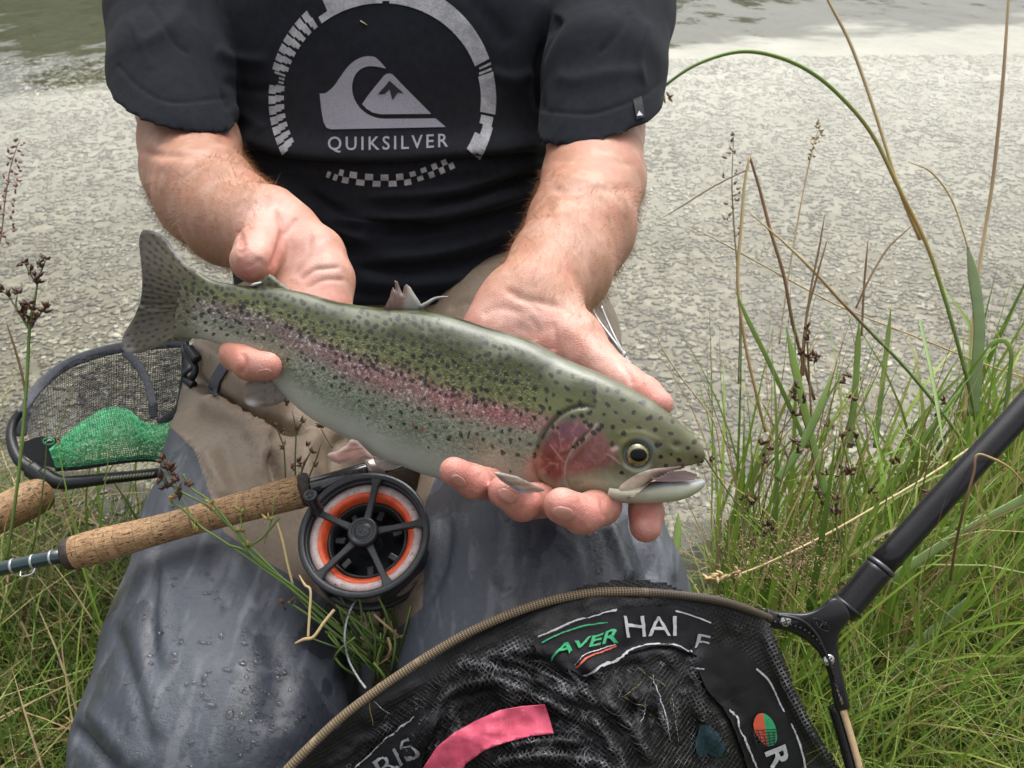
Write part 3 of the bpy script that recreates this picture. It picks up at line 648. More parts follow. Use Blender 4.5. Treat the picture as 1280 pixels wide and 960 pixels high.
for i in range(21):
    if i < 2 and rg.random() < .6: continue
    o = -8 if i % 2 else 0; sz = 7.6 if not 13 <= i <= 15 else 6.0
    chk.append([bx[i] + nr[i] * o, bx[i + 1] + nr[i + 1] * o, bx[i + 1] + nr[i + 1] * (o + sz), bx[i] + nr[i] * (o + sz)])
decal('print_checks', cut_poly(chk, 4), SB, INK, shirt)
Z = lambda l: [(300 + x / 3.765, y / 3.765) for x, y in l]
wave = Z([tuple(p) for p in spl([(375, 440), (405, 437), (440, 408), (470, 366), (510, 312), (550, 280), (590, 266), (632, 268), (660, 290), (688, 322)], 40)] + [tuple(p) for p in spl([(684, 322), (640, 313), (600, 313), (565, 328), (540, 358), (528, 405), (535, 455), (560, 502), (600, 537), (650, 556), (705, 559)], 40)] + [(920, 557), (968, 598), (430, 609), (408, 602), (394, 575), (384, 520)])
mount = Z([(575, 490), (600, 453), (640, 402), (678, 356), (690, 348), (705, 346), (720, 352), (760, 394), (820, 455), (900, 536), (660, 538), (625, 530), (595, 512)])
peak = Z([(648, 444), (678, 411), (704, 380), (738, 410), (771, 440), (742, 436), (731, 452), (718, 471), (711, 446), (704, 421), (690, 434), (680, 443)])
decal('print_wave', cut_poly([wave], 5), SB, INK2, shirt); decal('print_mountain', cut_poly([mount], 5), SB, INK2, shirt)
decal('print_peak', cut_poly([peak], 5), SB, INKD, shirt, off=.0011)
tv = text_px('QUIKSILVER', lambda u, v: (410 + 150 * u, 187.5 - 4.0 * u - 16.8 * v + (1.5 * math.sin(u * math.pi))), 4, 0.008, 1.3)
decal('print_lettering', tv, SB, INK2, shirt)
# small woven tag on the cuff and a bit of straw stuck to the cloth
decal('sleeve_tag', cut_poly([[(791, 124), (801, 120), (805, 146), (795, 150)]], 4), SB, simple('tag_cloth', (.012, .013, .018), .7), shirt, off=.002)
decal('tag_logo', cut_poly([[(794.5, 146), (797.5, 139.5), (802, 145)]], 4), SB, simple('tag_thread', (.6, .6, .62), .6), shirt, off=.0035)
h, n = cast(SB, np.array([451., 459.]), np.array([26.5, 31.5])); v, f = tube(h + n * .001, [.0016, .0007], 6, flat=.4); mk('straw_chip', v, f, simple('straw_chip', (.6, .5, .3), .7), shirt)

# waders
hip = [(490, 425, 1.0, .158), (490, 520, .98, .15)]
thL = [(365, 462, .95, .106), (337, 580, .80, .089), (316, 680, .72, .086), (293, 810, .65, .0895), (277, 930, .60, .0925), (280, 1060, .58, .084)]
thR = [(640, 445, .96, .122), (660, 560, .80, .095), (670, 670, .71, .0985), (675, 760, .655, .109), (680, 880, .61, .104), (684, 990, .585, .090)]
pL, pR = XR(thL), XR(thR)
g = SDF((-.42, .20, -.02), (.26, 1.22, .46), .0034)
g.chain(*XR(hip), k=.03, flat=FW, fs=1.35); g.chain(*pL, k=.022, kin=.016); g.chain(*pR, k=.022, kin=.016)
for p, s in ((pL[0], -1), (pR[0], 1)): g.chain([p[-1] + (0, .02, -.02), np.array([p[-1][0] * 1.05, .75, .09]), np.array([p[-1][0] * .9, 1.02, .07])], [.085, .065, .045], k=.03)
g.chain(PL([(490, 376, 1.0), (490, 250, .99)]), [.148, .14], k=.02, flat=FW, fs=1.45)     # bib inside the shirt
VW, QW = g.mesh(2); S = Sculpt(VW, QW)
VW += S.N * (0.003 * noise3(VW, 11, 2, 2) + 0.0012 * noise3(VW, 30, 2, 6))[:, None]; S.V = VW; S.upd()
for a in ([(238, 432), (270, 452), (300, 480), (330, 500), (365, 512)], 15, .016), ([(232, 462), (262, 488), (300, 512), (340, 530), (400, 540)], 6, -.018), ([(245, 500), (290, 520), (330, 545), (345, 575)], 13, .010), \
         ([(345, 535), (338, 565), (350, 600), (362, 640)], 8, -.012), ([(400, 540), (380, 570), (385, 620)], 14, .008), ([(280, 545), (288, 580), (300, 615)], 9, -.004), ([(255, 560), (268, 590), (285, 625)], 8, .004), ([(310, 530), (322, 565), (325, 600)], 7, .004), \
         ([(430, 540), (420, 580), (440, 620)], 10, -.006), ([(300, 430), (345, 455), (400, 470)], 9, -.008), ([(225, 545), (200, 640), (170, 740)], 8, .003), ([(258, 680), (275, 725), (296, 775)], 14, -.0034), ([(285, 670), (306, 725), (322, 775)], 13, .0022), \
         ([(140, 770), (160, 830), (178, 890), (190, 950)], 8, -.0026), ([(160, 760), (182, 840), (205, 930)], 11, .0020), ([(88, 905), (115, 935), (150, 975)], 7, -.006), ([(105, 880), (140, 920), (175, 965)], 10, .0025), ([(200, 700), (190, 780), (195, 850)], 6, -.003), \
         ([(210, 690), (205, 770), (215, 840)], 6, .0025), ([(330, 760), (350, 840), (340, 920)], 22, -.004), ([(400, 730), (420, 790), (415, 850)], 12, .003), \
         ([(540, 620), (535, 680), (505, 740), (488, 780)], 8, .004), ([(560, 640), (555, 700), (530, 760)], 7, -.004), ([(760, 650), (775, 690), (790, 730)], 8, .0045), ([(785, 640), (800, 685), (820, 730)], 6, -.0045), ([(690, 660), (720, 690), (735, 735)], 5, .002), \
         ([(800, 640), (822, 680), (845, 730)], 5, .003), ([(640, 650), (620, 700), (640, 740)], 14, -.002), ([(545, 598), (533, 628), (527, 662), (530, 700)], 2.5, .0018, .02), ([(226, 543), (243, 562), (263, 619), (282, 665)], 2, .0012, .02), \
         ([(560, 388), (580, 378), (612, 380)], 4, -.003), ([(740, 380), (760, 400), (772, 425)], 5, -.004):
    S.stroke(*a); S.upd()
VW = S.V
GL = [(215, 535), (243, 562), (263, 619), (280, 665), (330, 700), (385, 732), (470, 800), (480, 1600), (-400, 1600), (-400, 535)]
GR = [(548, 588), (533, 625), (527, 662), (530, 710), (528, 760), (480, 800), (480, 1600), (1500, 1600), (1500, 500), (760, 500), (650, 545)]
grey = (inpoly(S.x, S.y, GL) & (S.x < 482)) | (inpoly(S.x, S.y, GR) & (S.x > 478)); grey &= (S.d < .9) | (S.y > 560)
nzw = noise3(VW, 24, 3, 8)
sgn_ = lambda g: segdist(S.x, S.y, np.array(g))[0]
gs = np.where(S.x < 480, np.where(inpoly(S.x, S.y, GL), 1, -1) * np.minimum(sgn_(GL[:8]), 30), np.where(inpoly(S.x, S.y, GR), 1, -1) * np.minimum(sgn_(GR[:6] + [(650, 545), (548, 588)]), 30)); gs = np.where(grey | (S.d < .9), gs, -30)
colW = np.ones((len(VW), 3)) * (1 + .08 * nzw)[:, None]
# soaked patches with sharp outlines, and streaks of drying water running down the thighs
wet = sstep(.10, .16, noise3(VW * np.array([1, 1, 1]), 19, 3, 12)) * .85
wet = np.maximum(wet, sstep(1, .8, np.hypot((S.x - 345) / 75, (S.y - 900) / 70) + .3 * noise3(VW, 40, 3, 2)))
wet = np.maximum(wet, sstep(1, .9, np.hypot((S.x - 652) / 40, (S.y - 725) / 42) + .4 * noise3(VW, 55, 3, 5))); wet = np.maximum(wet, sstep(1, .9, np.hypot((S.x - 780) / 45, (S.y - 690) / 45) + .5 * noise3(VW, 60, 3, 3)))
wet = np.where(grey, wet, wet * .35)
along = np.where(S.x < 480, S.x - .35 * (S.y - 600) * -1, S.x)
streak = noise3(np.stack([along * .016, S.y * .0024, 0 * S.x], 1) * 8, 1, 4, 21)
m = Mat('wader_cloth'); co = m.coords(); a = m.attr(); wt = m.attr('wet', 'Fac'); sk = m.attr('streak', 'Fac')
gp = m.attr('patch', 'Fac'); a = m.mix(1, m.mix(m.ramp(gp, [(.485, 0), (.515, 1)]), (.215, .165, .118), (.062, .070, .088)), a, 'MULTIPLY')
fine = m.noise(co, 260, 5, 0.65); wv = m.noise(co, 1800, 2)
c = m.mix(1, a, m.ramp(fine, [(0.3, .86), (0.7, 1.14)]), 'MULTIPLY'); c = m.mix(m.ramp(sk, [(0.02, 0), (0.3, .5)]), c, (.165, .17, .19))
c = m.mix(wt, c, m.mix(1, c, (.52, .54, .58), 'MULTIPLY'))
m.set(Base_Color=c, Roughness=m.ramp(m.math('ADD', m.math('MULTIPLY', wt, -0.3), m.math('MULTIPLY', fine, 0.25)), [(-0.1, 0.26), (0.06, 0.46), (0.2, 0.62)]), Coat_Weight=m.math('MULTIPLY', wt, 0.32), Coat_Roughness=0.2)
m.bump(m.math('ADD', m.math('MULTIPLY', wv, .5), fine), 0.5, 0.0014); WADER = m.m
waders = mk('waders', VW, QW, WADER, person, col=colW, attrs={'wet': wet, 'streak': streak * grey, 'patch': np.clip(.5 + gs / 60, 0, 1)})
WB = bvh_of(VW, QW)
# dark strap on the hip, black buckle cord, beads of water
decal('strap', cut_poly([[(282, 446), (292, 452), (276, 478), (271, 497), (260, 492), (266, 470)]], 5), WB, simple('strap_web', (.05, .055, .07), .7, bump=.5), waders, off=.003)
b = MB()
for pts, r in (([(232, 428, .80), (236, 445, .795), (244, 458, .79), (242, 470, .79), (234, 478, .80)], .0032), ([(243, 458, .79), (232, 466, .79), (228, 476, .80)], .0022), ([(236, 436, .79), (246, 450, .785)], .005), ([(232, 474, .795), (242, 482, .79)], .0042)):
    b.add(*tube(spl(PL(pts), 16), r, 8))
b.build('buckle', simple('buckle_plastic', (.012, .015, .02), .35), waders)
b = MB(); ico = bmesh.new(); bmesh.ops.create_icosphere(ico, subdivisions=2, radius=1); iv = np.array([v.co for v in ico.verts]); ifc = [[v.index for v in f.verts] for f in ico.faces]; ico.free()
dx, dy, ds = [], [], []
for (cx, cy, sx, sy, n, smax) in ((340, 885, 55, 60, 150, 3.6), (230, 780, 90, 130, 130, 3.4), (200, 640, 60, 70, 60, 3.0), (720, 690, 100, 50, 80, 3.2), (330, 590, 50, 50, 40, 1.8), (300, 860, 60, 60, 50, 5.5)):
    dx += list(RNG.normal(cx, sx * .6, n)); dy += list(RNG.normal(cy, sy * .6, n)); ds += list(smax * RNG.random(n)**2.2 + .7)
hit, nn = cast(WB, np.array(dx), np.array(dy))
for i in range(len(dx)):
    if np.isnan(hit[i, 0]): continue
    n = nn[i]; u = nrm(np.cross(n, [0.2, 1, .3])); v = np.cross(n, u); r = ds[i] * .00055; e = RNG.uniform(.7, 1.6); M3 = np.stack([u * r * e, v * r / e, n * r * .36])
    b.add(iv @ M3 + hit[i], ifc)
m = Mat('water_bead'); m.set(Base_Color=(1, 1, 1), Roughness=0.02, IOR=1.33, Transmission_Weight=1.0); b.build('water_drops', m.m, waders, kind='stuff')
print('person', round(time.time() - T0, 1))

# ------------------------------------------------------------------ the trout
trout = thing('trout', 'speckled rainbow trout with a pink side stripe held across both hands', 'fish', tuple(P(480, 470, .56)))
ST = np.array([  # top x, y, bottom x, y, half thickness, of the body and upper head, tail to snout
 (226, 330, 216, 423, .0042), (244, 338, 234, 423.5, .0058), (265, 350, 252, 424, .0078), (290, 355, 272, 429.5, .0098), (313, 357.5, 290, 437, .0118), (345, 359, 313, 448, .0140), (383, 366.5, 338, 474, .0168), (415, 375, 364, 503, .0195),
 (446, 381.5, 393, 525.5, .0214), (481, 385, 430, 546, .0228), (515, 386.5, 470, 571, .0236), (543, 390, 502, 582.5, .0240), (577, 399, 536, 595, .0240), (606, 408, 566, 602, .0238), (640, 417.5, 602, 606, .0236), (667, 427, 634, 610, .0234),
 (694, 441, 664, 616.5, .0232), (723, 455, 702, 620.5, .0228), (757, 469, 742, 625.5, .0218), (786, 483, 774, 627, .0204), (806, 494, 795, 616, .0188), (822, 503.5, 815, 600, .0170), (840, 519, 836, 589, .0146), (857, 534, 854, 584.5, .0116), (870, 547.5, 867, 580.5, .0086), (877, 558, 875, 577.5, .0060), (880.5, 565, 879.5, 574, .0034), (881.5, 568.5, 881.3, 571.5, .0008)])
NU, NF, NB = 560, 150, 46
cu = np.concatenate([[0], np.cumsum(np.hypot(np.diff(ST[:, 0] + ST[:, 2]) / 2, np.diff(ST[:, 1] + ST[:, 3]) / 2))])
dense = spl(ST, 4000); cd_ = np.concatenate([[0], np.cumsum(np.hypot(np.diff(dense[:, 0] + dense[:, 2]) / 2, np.diff(dense[:, 1] + dense[:, 3]) / 2))])
uu = np.linspace(0, 1, NU); uu = uu * cd_[-1]
st = np.stack([np.interp(uu, cd_, dense[:, k]) for k in range(5)], 1)
th = np.concatenate([np.linspace(0, math.pi, NF, endpoint=False), math.pi + np.linspace(0, math.pi, NB, endpoint=False)])
def daxis(px): return .588 + (.518 - .588) * (px - 226) / (881 - 226)
t = (1 - np.cos(th)) / 2; sgn = np.where(th <= math.pi, 1.0, -1.0)
pw = .86
cr = sgn * np.abs(np.sin(th))**pw
hs_ = sstep(690, 760, st[:, 0])[:, None]           # head: flatter cheeks
cr2 = sgn * np.minimum(np.abs(np.sin(th)) ** .62, 1)
crs = cr[None] * (1 - hs_ * .6) + cr2[None] * hs_ * .6
X = st[:, :1] + (st[:, 2:3] - st[:, :1]) * t; Y = st[:, 1:2] + (st[:, 3:4] - st[:, 1:2]) * t
D = daxis((st[:, 0] + st[:, 2]) / 2)[:, None] - st[:, 4:5] * crs
FX, FY = X.ravel(), Y.ravel(); FV = P(FX, FY, D.ravel()); FQ = gridF(NU, NF + NB, True)
tt = np.tile(t, NU); front = np.tile(sgn, NU) > 0; us = np.repeat(np.linspace(0, 1, NU), NF + NB)
endT = len(FV); FV = np.vstack([FV, FV[:NF + NB].mean(0), FV[-NF - NB:].mean(0)])
caps = [(0 * (NF + NB) + (j + 1) % (NF + NB), j, endT) for j in range(NF + NB)] + [((NU - 1) * (NF + NB) + j, (NU - 1) * (NF + NB) + (j + 1) % (NF + NB), endT + 1) for j in range(NF + NB)]
FX = np.append(FX, [221, 881]); FY = np.append(FY, [375, 570]); tt = np.append(tt, [.5, .5]); front = np.append(front, [True, True]); us = np.append(us, [0, 1])
# relief of the head: gill cover, cheek plate, eye socket, nostril, upper lip
OPER = spl([(742, 508), (719, 510), (700, 519), (685, 534), (675, 552), (668, 578), (671, 596), (684, 610), (700, 619)], 60)
PRE = spl([(746, 530), (733, 545), (717, 560), (708, 577), (706, 598), (712, 612)], 40)
EYE = np.array([796.0, 568.0])
FN = vnorm(FV, FQ); disp = np.zeros(len(FV))
d, sd, al = segdist(FX, FY, OPER); disp += np.where(sd > 0, 1, -1) * 0  # placeholder keeps the plate level
sm = sstep(0, .08, al) * sstep(0, .03, 1 - al)
disp += -.0017 * np.exp(-(d / 3.2)**2) * sm; inside = inpoly(FX, FY, np.vstack([OPER, [(760, 628), (800, 560), (770, 520)]]))
disp += .0009 * np.where(inside, np.exp(-(d / 16)**2), 0) * sm
d2, sd2, al2 = segdist(FX, FY, PRE); sm2 = sstep(0, .15, al2) * sstep(0, .15, 1 - al2)
disp += -.0012 * np.exp(-(d2 / 2.0)**2) * sm2 + .0006 * np.exp(-((d2 - 6) / 5)**2) * sm2
re = np.hypot(FX - EYE[0], (FY - EYE[1]) * 1.05); disp += .0012 * np.exp(-((re - 21) / 6)**2) - .0030 * np.exp(-(re / 15.5)**4)
disp += -.0014 * np.exp(-(np.hypot((FX - 846) / 6, (FY - 557) / 4.5))**2) + .0006 * np.exp(-(np.hypot((FX - 838) / 5, (FY - 560) / 5))**2)
for pts, wd, hh in (([(770, 560), (760, 585), (768, 600)], 5, -.0005), ([(790, 592), (815, 588), (850, 583)], 3, .0006), ([(690, 545), (700, 560), (708, 555)], 4, -.0003), ([(775, 543), (800, 541), (822, 550)], 4, .0006), ([(812, 590), (840, 586), (862, 582)], 2.0, -.0004),
                    ([(720, 600), (750, 606), (785, 612)], 5, .0004), ([(705, 560), (712, 572), (708, 590)], 4, .0004)):
    disp += hh * np.exp(-(segdist(FX, FY, spl(pts, 12))[0] / wd)**2)
FV[:len(disp)] += FN * disp[:, None]
FV += FN * (.0003 * noise3(FV, 60, 3))[:, None]

# colours of the skin, by place on the fish (both flanks alike)
n1 = noise3(FV, 55, 4, 1); n2 = noise3(FV, 210, 3, 2); n3 = noise3(FV, 700, 2, 3)
LAT = spl([(215, 375), (240, 381), (286, 391), (342, 411), (394, 438), (446, 462), (502, 481), (554, 500), (606, 514), (655, 524), (700, 535)], 80)
dl, sl_, al_ = segdist(FX, FY, LAT); sdl = dl * np.where(sl_ > 0, 1, -1)          # + below the stripe
hw = np.interp(al_, [0, .15, .4, .6, .8, 1], [9, 11, 17, 20, 15, 12])
OL, YG, PK, PKd, LO, BE, SV = map(np.array, ([.036, .042, .013], [.125, .136, .054], [.27, .100, .105], [.145, .088, .090], [.185, .210, .148], [.46, .48, .42], [.42, .42, .38]))
rel = sdl / hw
up = np.clip(-sdl / np.interp(al_, [0, .3, .6, 1], [42, 62, 88, 85]), 0, 1)
col = np.tile(LO, (len(FV), 1)).astype(float)
below = np.clip((tt - .62 + .04 * n1) / .38, 0, 1); col = blend(col, sstep(.25, .95, below), BE)
upm = sstep(.4, -.6, rel * -1 - .4) * 0 + (sdl < 0)
uc = YG[None] * (1 - sstep(.15, .75, up + .12 * n1))[:, None] + OL[None] * sstep(.15, .75, up + .12 * n1)[:, None]
gg = np.array([.15, .165, .105]); uc = blend(uc, .55 * sstep(.35, .8, up) * sstep(-.1, .4, n1), gg)
col = col * (1 - sstep(-.2, -1.1, rel))[:, None] + uc * sstep(-.2, -1.1, rel)[:, None]
pk = np.exp(-np.abs(rel)**2.6 * 1.1); pc = PKd[None] * (1 - sstep(.25, .75, al_))[:, None] + PK[None] * sstep(.25, .75, al_)[:, None]
pc = pc * (1 + .12 * n2)[:, None]; m_ = (np.clip(pk * (.80 + .5 * n1), 0, 1))[:, None] * sstep(712, 690, FX)[:, None]; col = col * (1 - m_) + pc * m_
# brownish tail-side flank and bright silver under the tail wrist
col = blend(col, .5 * np.exp(-(segdist(FX, FY, [(225, 398), (255, 410), (290, 428), (330, 452)])[0] / 9)**2), np.array([.50, .44, .38]))
col = blend(col, .35 * sstep(350, 250, FX) * sstep(.2, .5, tt) , np.array([.20, .21, .15]))
# per-scale shimmer
sc = RNG.random((4096,)); 
gx, gy = FX - .3 * FY, FY + .3 * FX
ci = (np.floor(gx / 2.7).astype(int) * 57 + np.floor(gy / 2.3 + (np.floor(gx / 2.7) % 2) * .5).astype(int) * 131) % 4096
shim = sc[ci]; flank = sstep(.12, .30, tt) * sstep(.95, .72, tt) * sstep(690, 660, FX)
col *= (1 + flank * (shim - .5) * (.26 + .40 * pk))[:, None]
col = blend(col, .40 * flank * (shim > .88) * np.clip(pk * 1.2 + .35 * np.exp(-((rel - 1.6) / 1.0)**2), 0, 1), np.array([.62, .52, .54]))  # pale specks painted as glints off single scales
# head
lat_ = np.cos(2 * math.pi * gx / 4.6 + 3.14159 * np.floor(gy / 3.8)) * np.cos(2 * math.pi * gy / 3.8); col *= (1 + .13 * lat_ * sstep(.06, .2, tt) * sstep(.97, .8, tt))[:, None]
hm_ = sstep(692, 720, FX + .3 * (560 - FY))
headc = np.tile(np.array([.115, .115, .060]), (len(FV), 1)); headc = blend(headc, sstep(545, 500, FY + .2 * (780 - FX) + 6 * n1), np.array([.095, .098, .052])); headc = blend(headc, sstep(578, 612, FY + 4 * n1), np.array([.28, .30, .21]))
headc = blend(headc, .75 * np.exp(-(np.hypot((FX - 778) / 20, (FY - 548) / 12))**2), np.array([.12, .12, .035])); headc = blend(headc, .6 * np.exp(-(np.hypot((FX - 845) / 26, (FY - 572) / 10))**2), np.array([.19, .18, .075]))
inop = inpoly(FX, FY, np.vstack([OPER, [(730, 624), (762, 616), (790, 590), (775, 545)]])) | (FX > 745)
headc = headc * (1 + .16 * n2 + .10 * n3)[:, None]; headc = blend(headc, .35 * sstep(.1, .5, n1) * (FY < 560), np.array([.075, .080, .03])); hmask = np.where(inop, 1, np.exp(-(d / 3)**2)); col = col * (1 - hmask[:, None]) + headc * hmask[:, None]
GILL, GILL2 = np.array([.165, .032, .026]), np.array([.15, .055, .085])
op_p = [(716, 524), (732, 530), (742, 536), (718, 559), (708, 577), (706, 594), (694, 604), (682, 596), (671, 582), (676, 556), (688, 538), (700, 527)]
ch_p = [(748, 536), (756, 546), (768, 560), (773, 572), (760, 584), (738, 590), (716, 594), (709, 586), (712, 570), (724, 556), (738, 545)]
def soft(poly, wd):
    dd = segdist(FX, FY, np.vstack([poly, poly[:1]]))[0]; return sstep(-wd, wd, np.where(inpoly(FX, FY, poly), dd, -dd) + 3.0 * n2)
gc = blend(np.tile(GILL, (len(FV), 1)), sstep(566, 532, FY + 6 * n1), GILL2); gc = blend(gc, .35 * sstep(.05, .5, n2), np.array([.33, .12, .12])); gc = blend(gc, .4 * sstep(.1, .5, -n1), np.array([.11, .025, .028]))
vein = np.abs(noise3(np.c_[FX, FY, 0 * FX], .07, 3, 8)); gc = blend(gc, .55 * sstep(.10, .02, vein), np.array([.34, .17, .15])); gc = blend(gc, .5 * sstep(.25, .6, noise3(np.c_[FX, FY, 0 * FX], .10, 3, 14)), np.array([.12, .05, .09])); gc = gc * (1 + .30 * n2 + .22 * n3)[:, None]; a_ = soft(op_p, 9) * .92; col = col * (1 - a_[:, None]) + gc * a_[:, None]
a_ = soft(ch_p, 9) * .80; col = col * (1 - a_[:, None]) + blend(gc, .5 * np.ones(len(FV)), np.array([.19, .062, .075])) * a_[:, None]
col = blend(col, .7 * np.exp(-(segdist(FX, FY, spl([(668, 575), (664, 592), (676, 610), (690, 616)], 20))[0] / 9)**2), np.array([.36, .17, .13]))     # reddish edge behind the gill
col = blend(col, .85 * np.exp(-(segdist(FX, FY, spl([(742, 508), (719, 510), (702, 518), (688, 531), (678, 548)], 24))[0] / 2.2)**2), np.array([.012, .014, .012]))
col = blend(col, .65 * np.exp(-(segdist(FX, FY, PRE)[0] / 1.3)**2), np.array([.50, .40, .38]))
for pl, a__, w__ in (([(688, 556), (699, 570), (706, 578)], .35, .9), ([(686, 578), (697, 580)], .3, 1.0), ([(760, 568), (768, 573), (775, 579)], .35, 1.4), ([(720, 548), (716, 556)], .4, 1.2), ([(766, 562), (770, 560)], .7, 3)):
    col = blend(col, a__ * np.exp(-(segdist(FX, FY, pl)[0] / w__)**2), np.array([.62, .42, .36]))
col = blend(col, .5 * np.exp(-(np.hypot((FX - 726) / 9, (FY - 604) / 5))**2) * (n2 > 0), np.array([.52, .45, .30]))
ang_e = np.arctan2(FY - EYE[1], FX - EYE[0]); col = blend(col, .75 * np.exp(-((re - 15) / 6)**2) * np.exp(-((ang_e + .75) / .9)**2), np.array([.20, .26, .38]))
col = blend(col, .6 * np.exp(-((re - 17.5) / 2.6)**2), np.array([.085, .085, .03])); col = blend(col, .55 * np.exp(-((re - 20.5) / 2.5)**2) * sstep(575, 585, FY), np.array([.45, .45, .36]))
col = blend(col, .85 * sstep(262, 224, FX + 7 * n1 + 3 * n2), np.array([.095, .088, .048]))
# black spots, denser on the back and tail, irregular in shape
stamp = np.zeros(len(FV)); order = np.argsort(FX); fxs = FX[order]
def spot(cx, cy, r, e, ang, k=1.0):
    lo, hi_ = np.searchsorted(fxs, [cx - r * 2.2, cx + r * 2.2]); ix = order[lo:hi_]; ix = ix[np.abs(FY[ix] - cy) < r * 2.2]
    c, s = math.cos(ang), math.sin(ang); u = (FX[ix] - cx) * c + (FY[ix] - cy) * s; v = -(FX[ix] - cx) * s + (FY[ix] - cy) * c
    q = np.hypot(u / (r * e), v * e / r) + .28 * n3[ix] + .12 * n2[ix]
    stamp[ix] = np.maximum(stamp[ix], k * sstep(1.08, .88, q))
pts = []
rr = np.random.default_rng(11)
cand = rr.random((26000, 2)) * [670, 340] + [212, 300]
topx, topy, botx, boty = st[:, 0], st[:, 1], st[:, 2], st[:, 3]
for (cx, cy) in cand:
    k = np.argmin(np.abs((topx + (botx - topx) * .4) - (cx - .28 * (cy - (topy + .4 * (boty - topy)))))); T = (cy - topy[k]) / (boty[k] - topy[k])
    if T < .01 or T > .93: continue
    dS, sS, aS = segdist(np.array([cx]), np.array([cy]), LAT); rl = (dS[0] * (1 if sS[0] > 0 else -1)) / np.interp(aS[0], [0, .15, .4, .6, .8, 1], [9, 11, 17, 20, 15, 12])
    tailf = sstep(380, 260, cx)
    if cx > 688 - .35 * (cy - 520):                            # head
        if cy > 570 - .1 * (cx - 700) or (np.hypot(cx - 796, cy - 568) < 24): continue
        gap, r = (13.5 if cy < 545 else 22), rr.uniform(2.6, 3.9)
        if inpoly(np.array([cx]), np.array([cy]), op_p)[0] or inpoly(np.array([cx]), np.array([cy]), ch_p)[0]: continue
    elif rl < -1.0: gap, r = 8.4 - 1.2 * tailf + 2.8 * sstep(560, 690, cx), rr.uniform(2.5, 3.7)
    elif rl < -.35: gap, r = 8.2, rr.uniform(2.5, 3.8)
    elif rl < .9: gap, r = 18 - 10 * tailf - 5 * sstep(600, 690, cx), rr.uniform(2.0, 3.1)
    elif T < .82: gap, r = 9.6 - 1.5 * tailf + 4 * sstep(.68, .82, T), rr.uniform(1.9, 2.9)
    else: gap, r = 24 - 14 * tailf, rr.uniform(1.6, 2.3)
    if tailf > .5 and rl > -.4: r *= 1.05
    gap *= rr.uniform(.85, 1.25)
    if any((cx - q[0])**2 + (cy - q[1])**2 < gap * gap for q in pts[-700:] if abs(cx - q[0]) < gap): continue
    if any((cx - q[0])**2 + (cy - q[1])**2 < gap * gap for q in pts if abs(cx - q[0]) < gap): continue
    pts.append((cx, cy)); spot(cx, cy, r, rr.uniform(.78, 1.35), rr.uniform(-.9, .9) + (1.3 if rl < -.35 and cx < 690 else 0), rr.uniform(.8, 1))
    if rr.random() < .22: spot(cx + rr.normal() * r * .9, cy + rr.normal() * r * .9, r * .7, 1.1, rr.uniform(0, 3))
for s_ in ((738, 532, 3.4), (748.5, 537, 3.4), (717.5, 559, 2.6), (722, 556, 2.2), (697, 535, 2.2), (727, 520, 3), (777, 591, 3), (849, 575, 3.3), (826, 571, 2.8), (832, 582, 2.6), (686, 590, 1.4), (839, 568, 2), (860, 560, 2.6), (870, 571, 2)): spot(s_[0], s_[1], s_[2], 1.05, .4)
for s_ in ((528, 537, 4.0), (516, 532, 2.6)): 
    dd = np.hypot(FX - s_[0], FY - s_[1]); col = blend(col, .8 * sstep(s_[2], s_[2] * .5, dd + 1.2 * n3), np.array([.22, .05, .02]))
col = blend(col, stamp * .95, np.array([.012, .013, .012]))
m = Mat('trout_skin'); a = m.attr(); co = m.coords(); fl = m.attr('flank', 'Fac')
uvn = m.n('TexCoord'); mp = m.n('Mapping'); mp.inputs['Scale'].default_value = (1, 1, 1); m.l(uvn.outputs['UV'], mp.inputs[0])
vo = m.n('TexVoronoi', Scale=1.0, Randomness=0.55); m.l(mp.outputs[0], vo.inputs['Vector'])
nz = m.noise(co, 500, 3)
tilt = m.n('VectorMath', _operation='SUBTRACT'); m.l(vo.outputs['Color'], tilt.inputs[0]); tilt.inputs[1].default_value = (.5, .5, .5)
m.set(Base_Color=a, Roughness=m.ramp(fl, [(0, .30), (1, .36)]), Metallic=m.math('MULTIPLY', fl, 0.20), Coat_Weight=0.5, Coat_Roughness=0.045, Coat_IOR=1.36)
m.b.inputs['Specular IOR Level'].default_value = 0.28
hgt = m.math('ADD', m.math('MULTIPLY', m.math('MULTIPLY', vo.outputs['Distance'], fl), -1.0), m.math('MULTIPLY', nz, .5))
m.bump(hgt, 0.4, 0.0008)
gm = m.n('NewGeometry'); sc_ = m.n('VectorMath', _operation='SCALE'); m.l(tilt.outputs[0], sc_.inputs[0]); m.l(m.math('MULTIPLY', fl, 0.42), sc_.inputs['Scale'])
bnode = m.b.inputs['Normal'].links[0].from_node; ad = m.n('VectorMath', _operation='ADD'); m.l(bnode.outputs[0], ad.inputs[0]); m.l(sc_.outputs[0], ad.inputs[1])
nn2 = m.n('VectorMath', _operation='NORMALIZE'); m.l(ad.outputs[0], nn2.inputs[0]); m.l(nn2.outputs[0], m.b.inputs['Normal'])
bc = m.n('Bump', Strength=0.22, Distance=0.0010); m.l(m.noise(co, 90, 4), bc.inputs['Height']); m.l(bc.outputs[0], m.b.inputs['Coat Normal'])
FISH = m.m
flat_F = np.vstack([FQ, np.array([[c[0], c[1], c[2], c[2]] for c in caps])[:0]])
fb = mk('body', FV, [tuple(q) for q in FQ.tolist()] + caps, FISH, trout, col=col, uv=np.stack([gx / 2.9, gy / 2.6], 1), attrs={'flank': flank})
FB = bvh_of(FV, FQ)

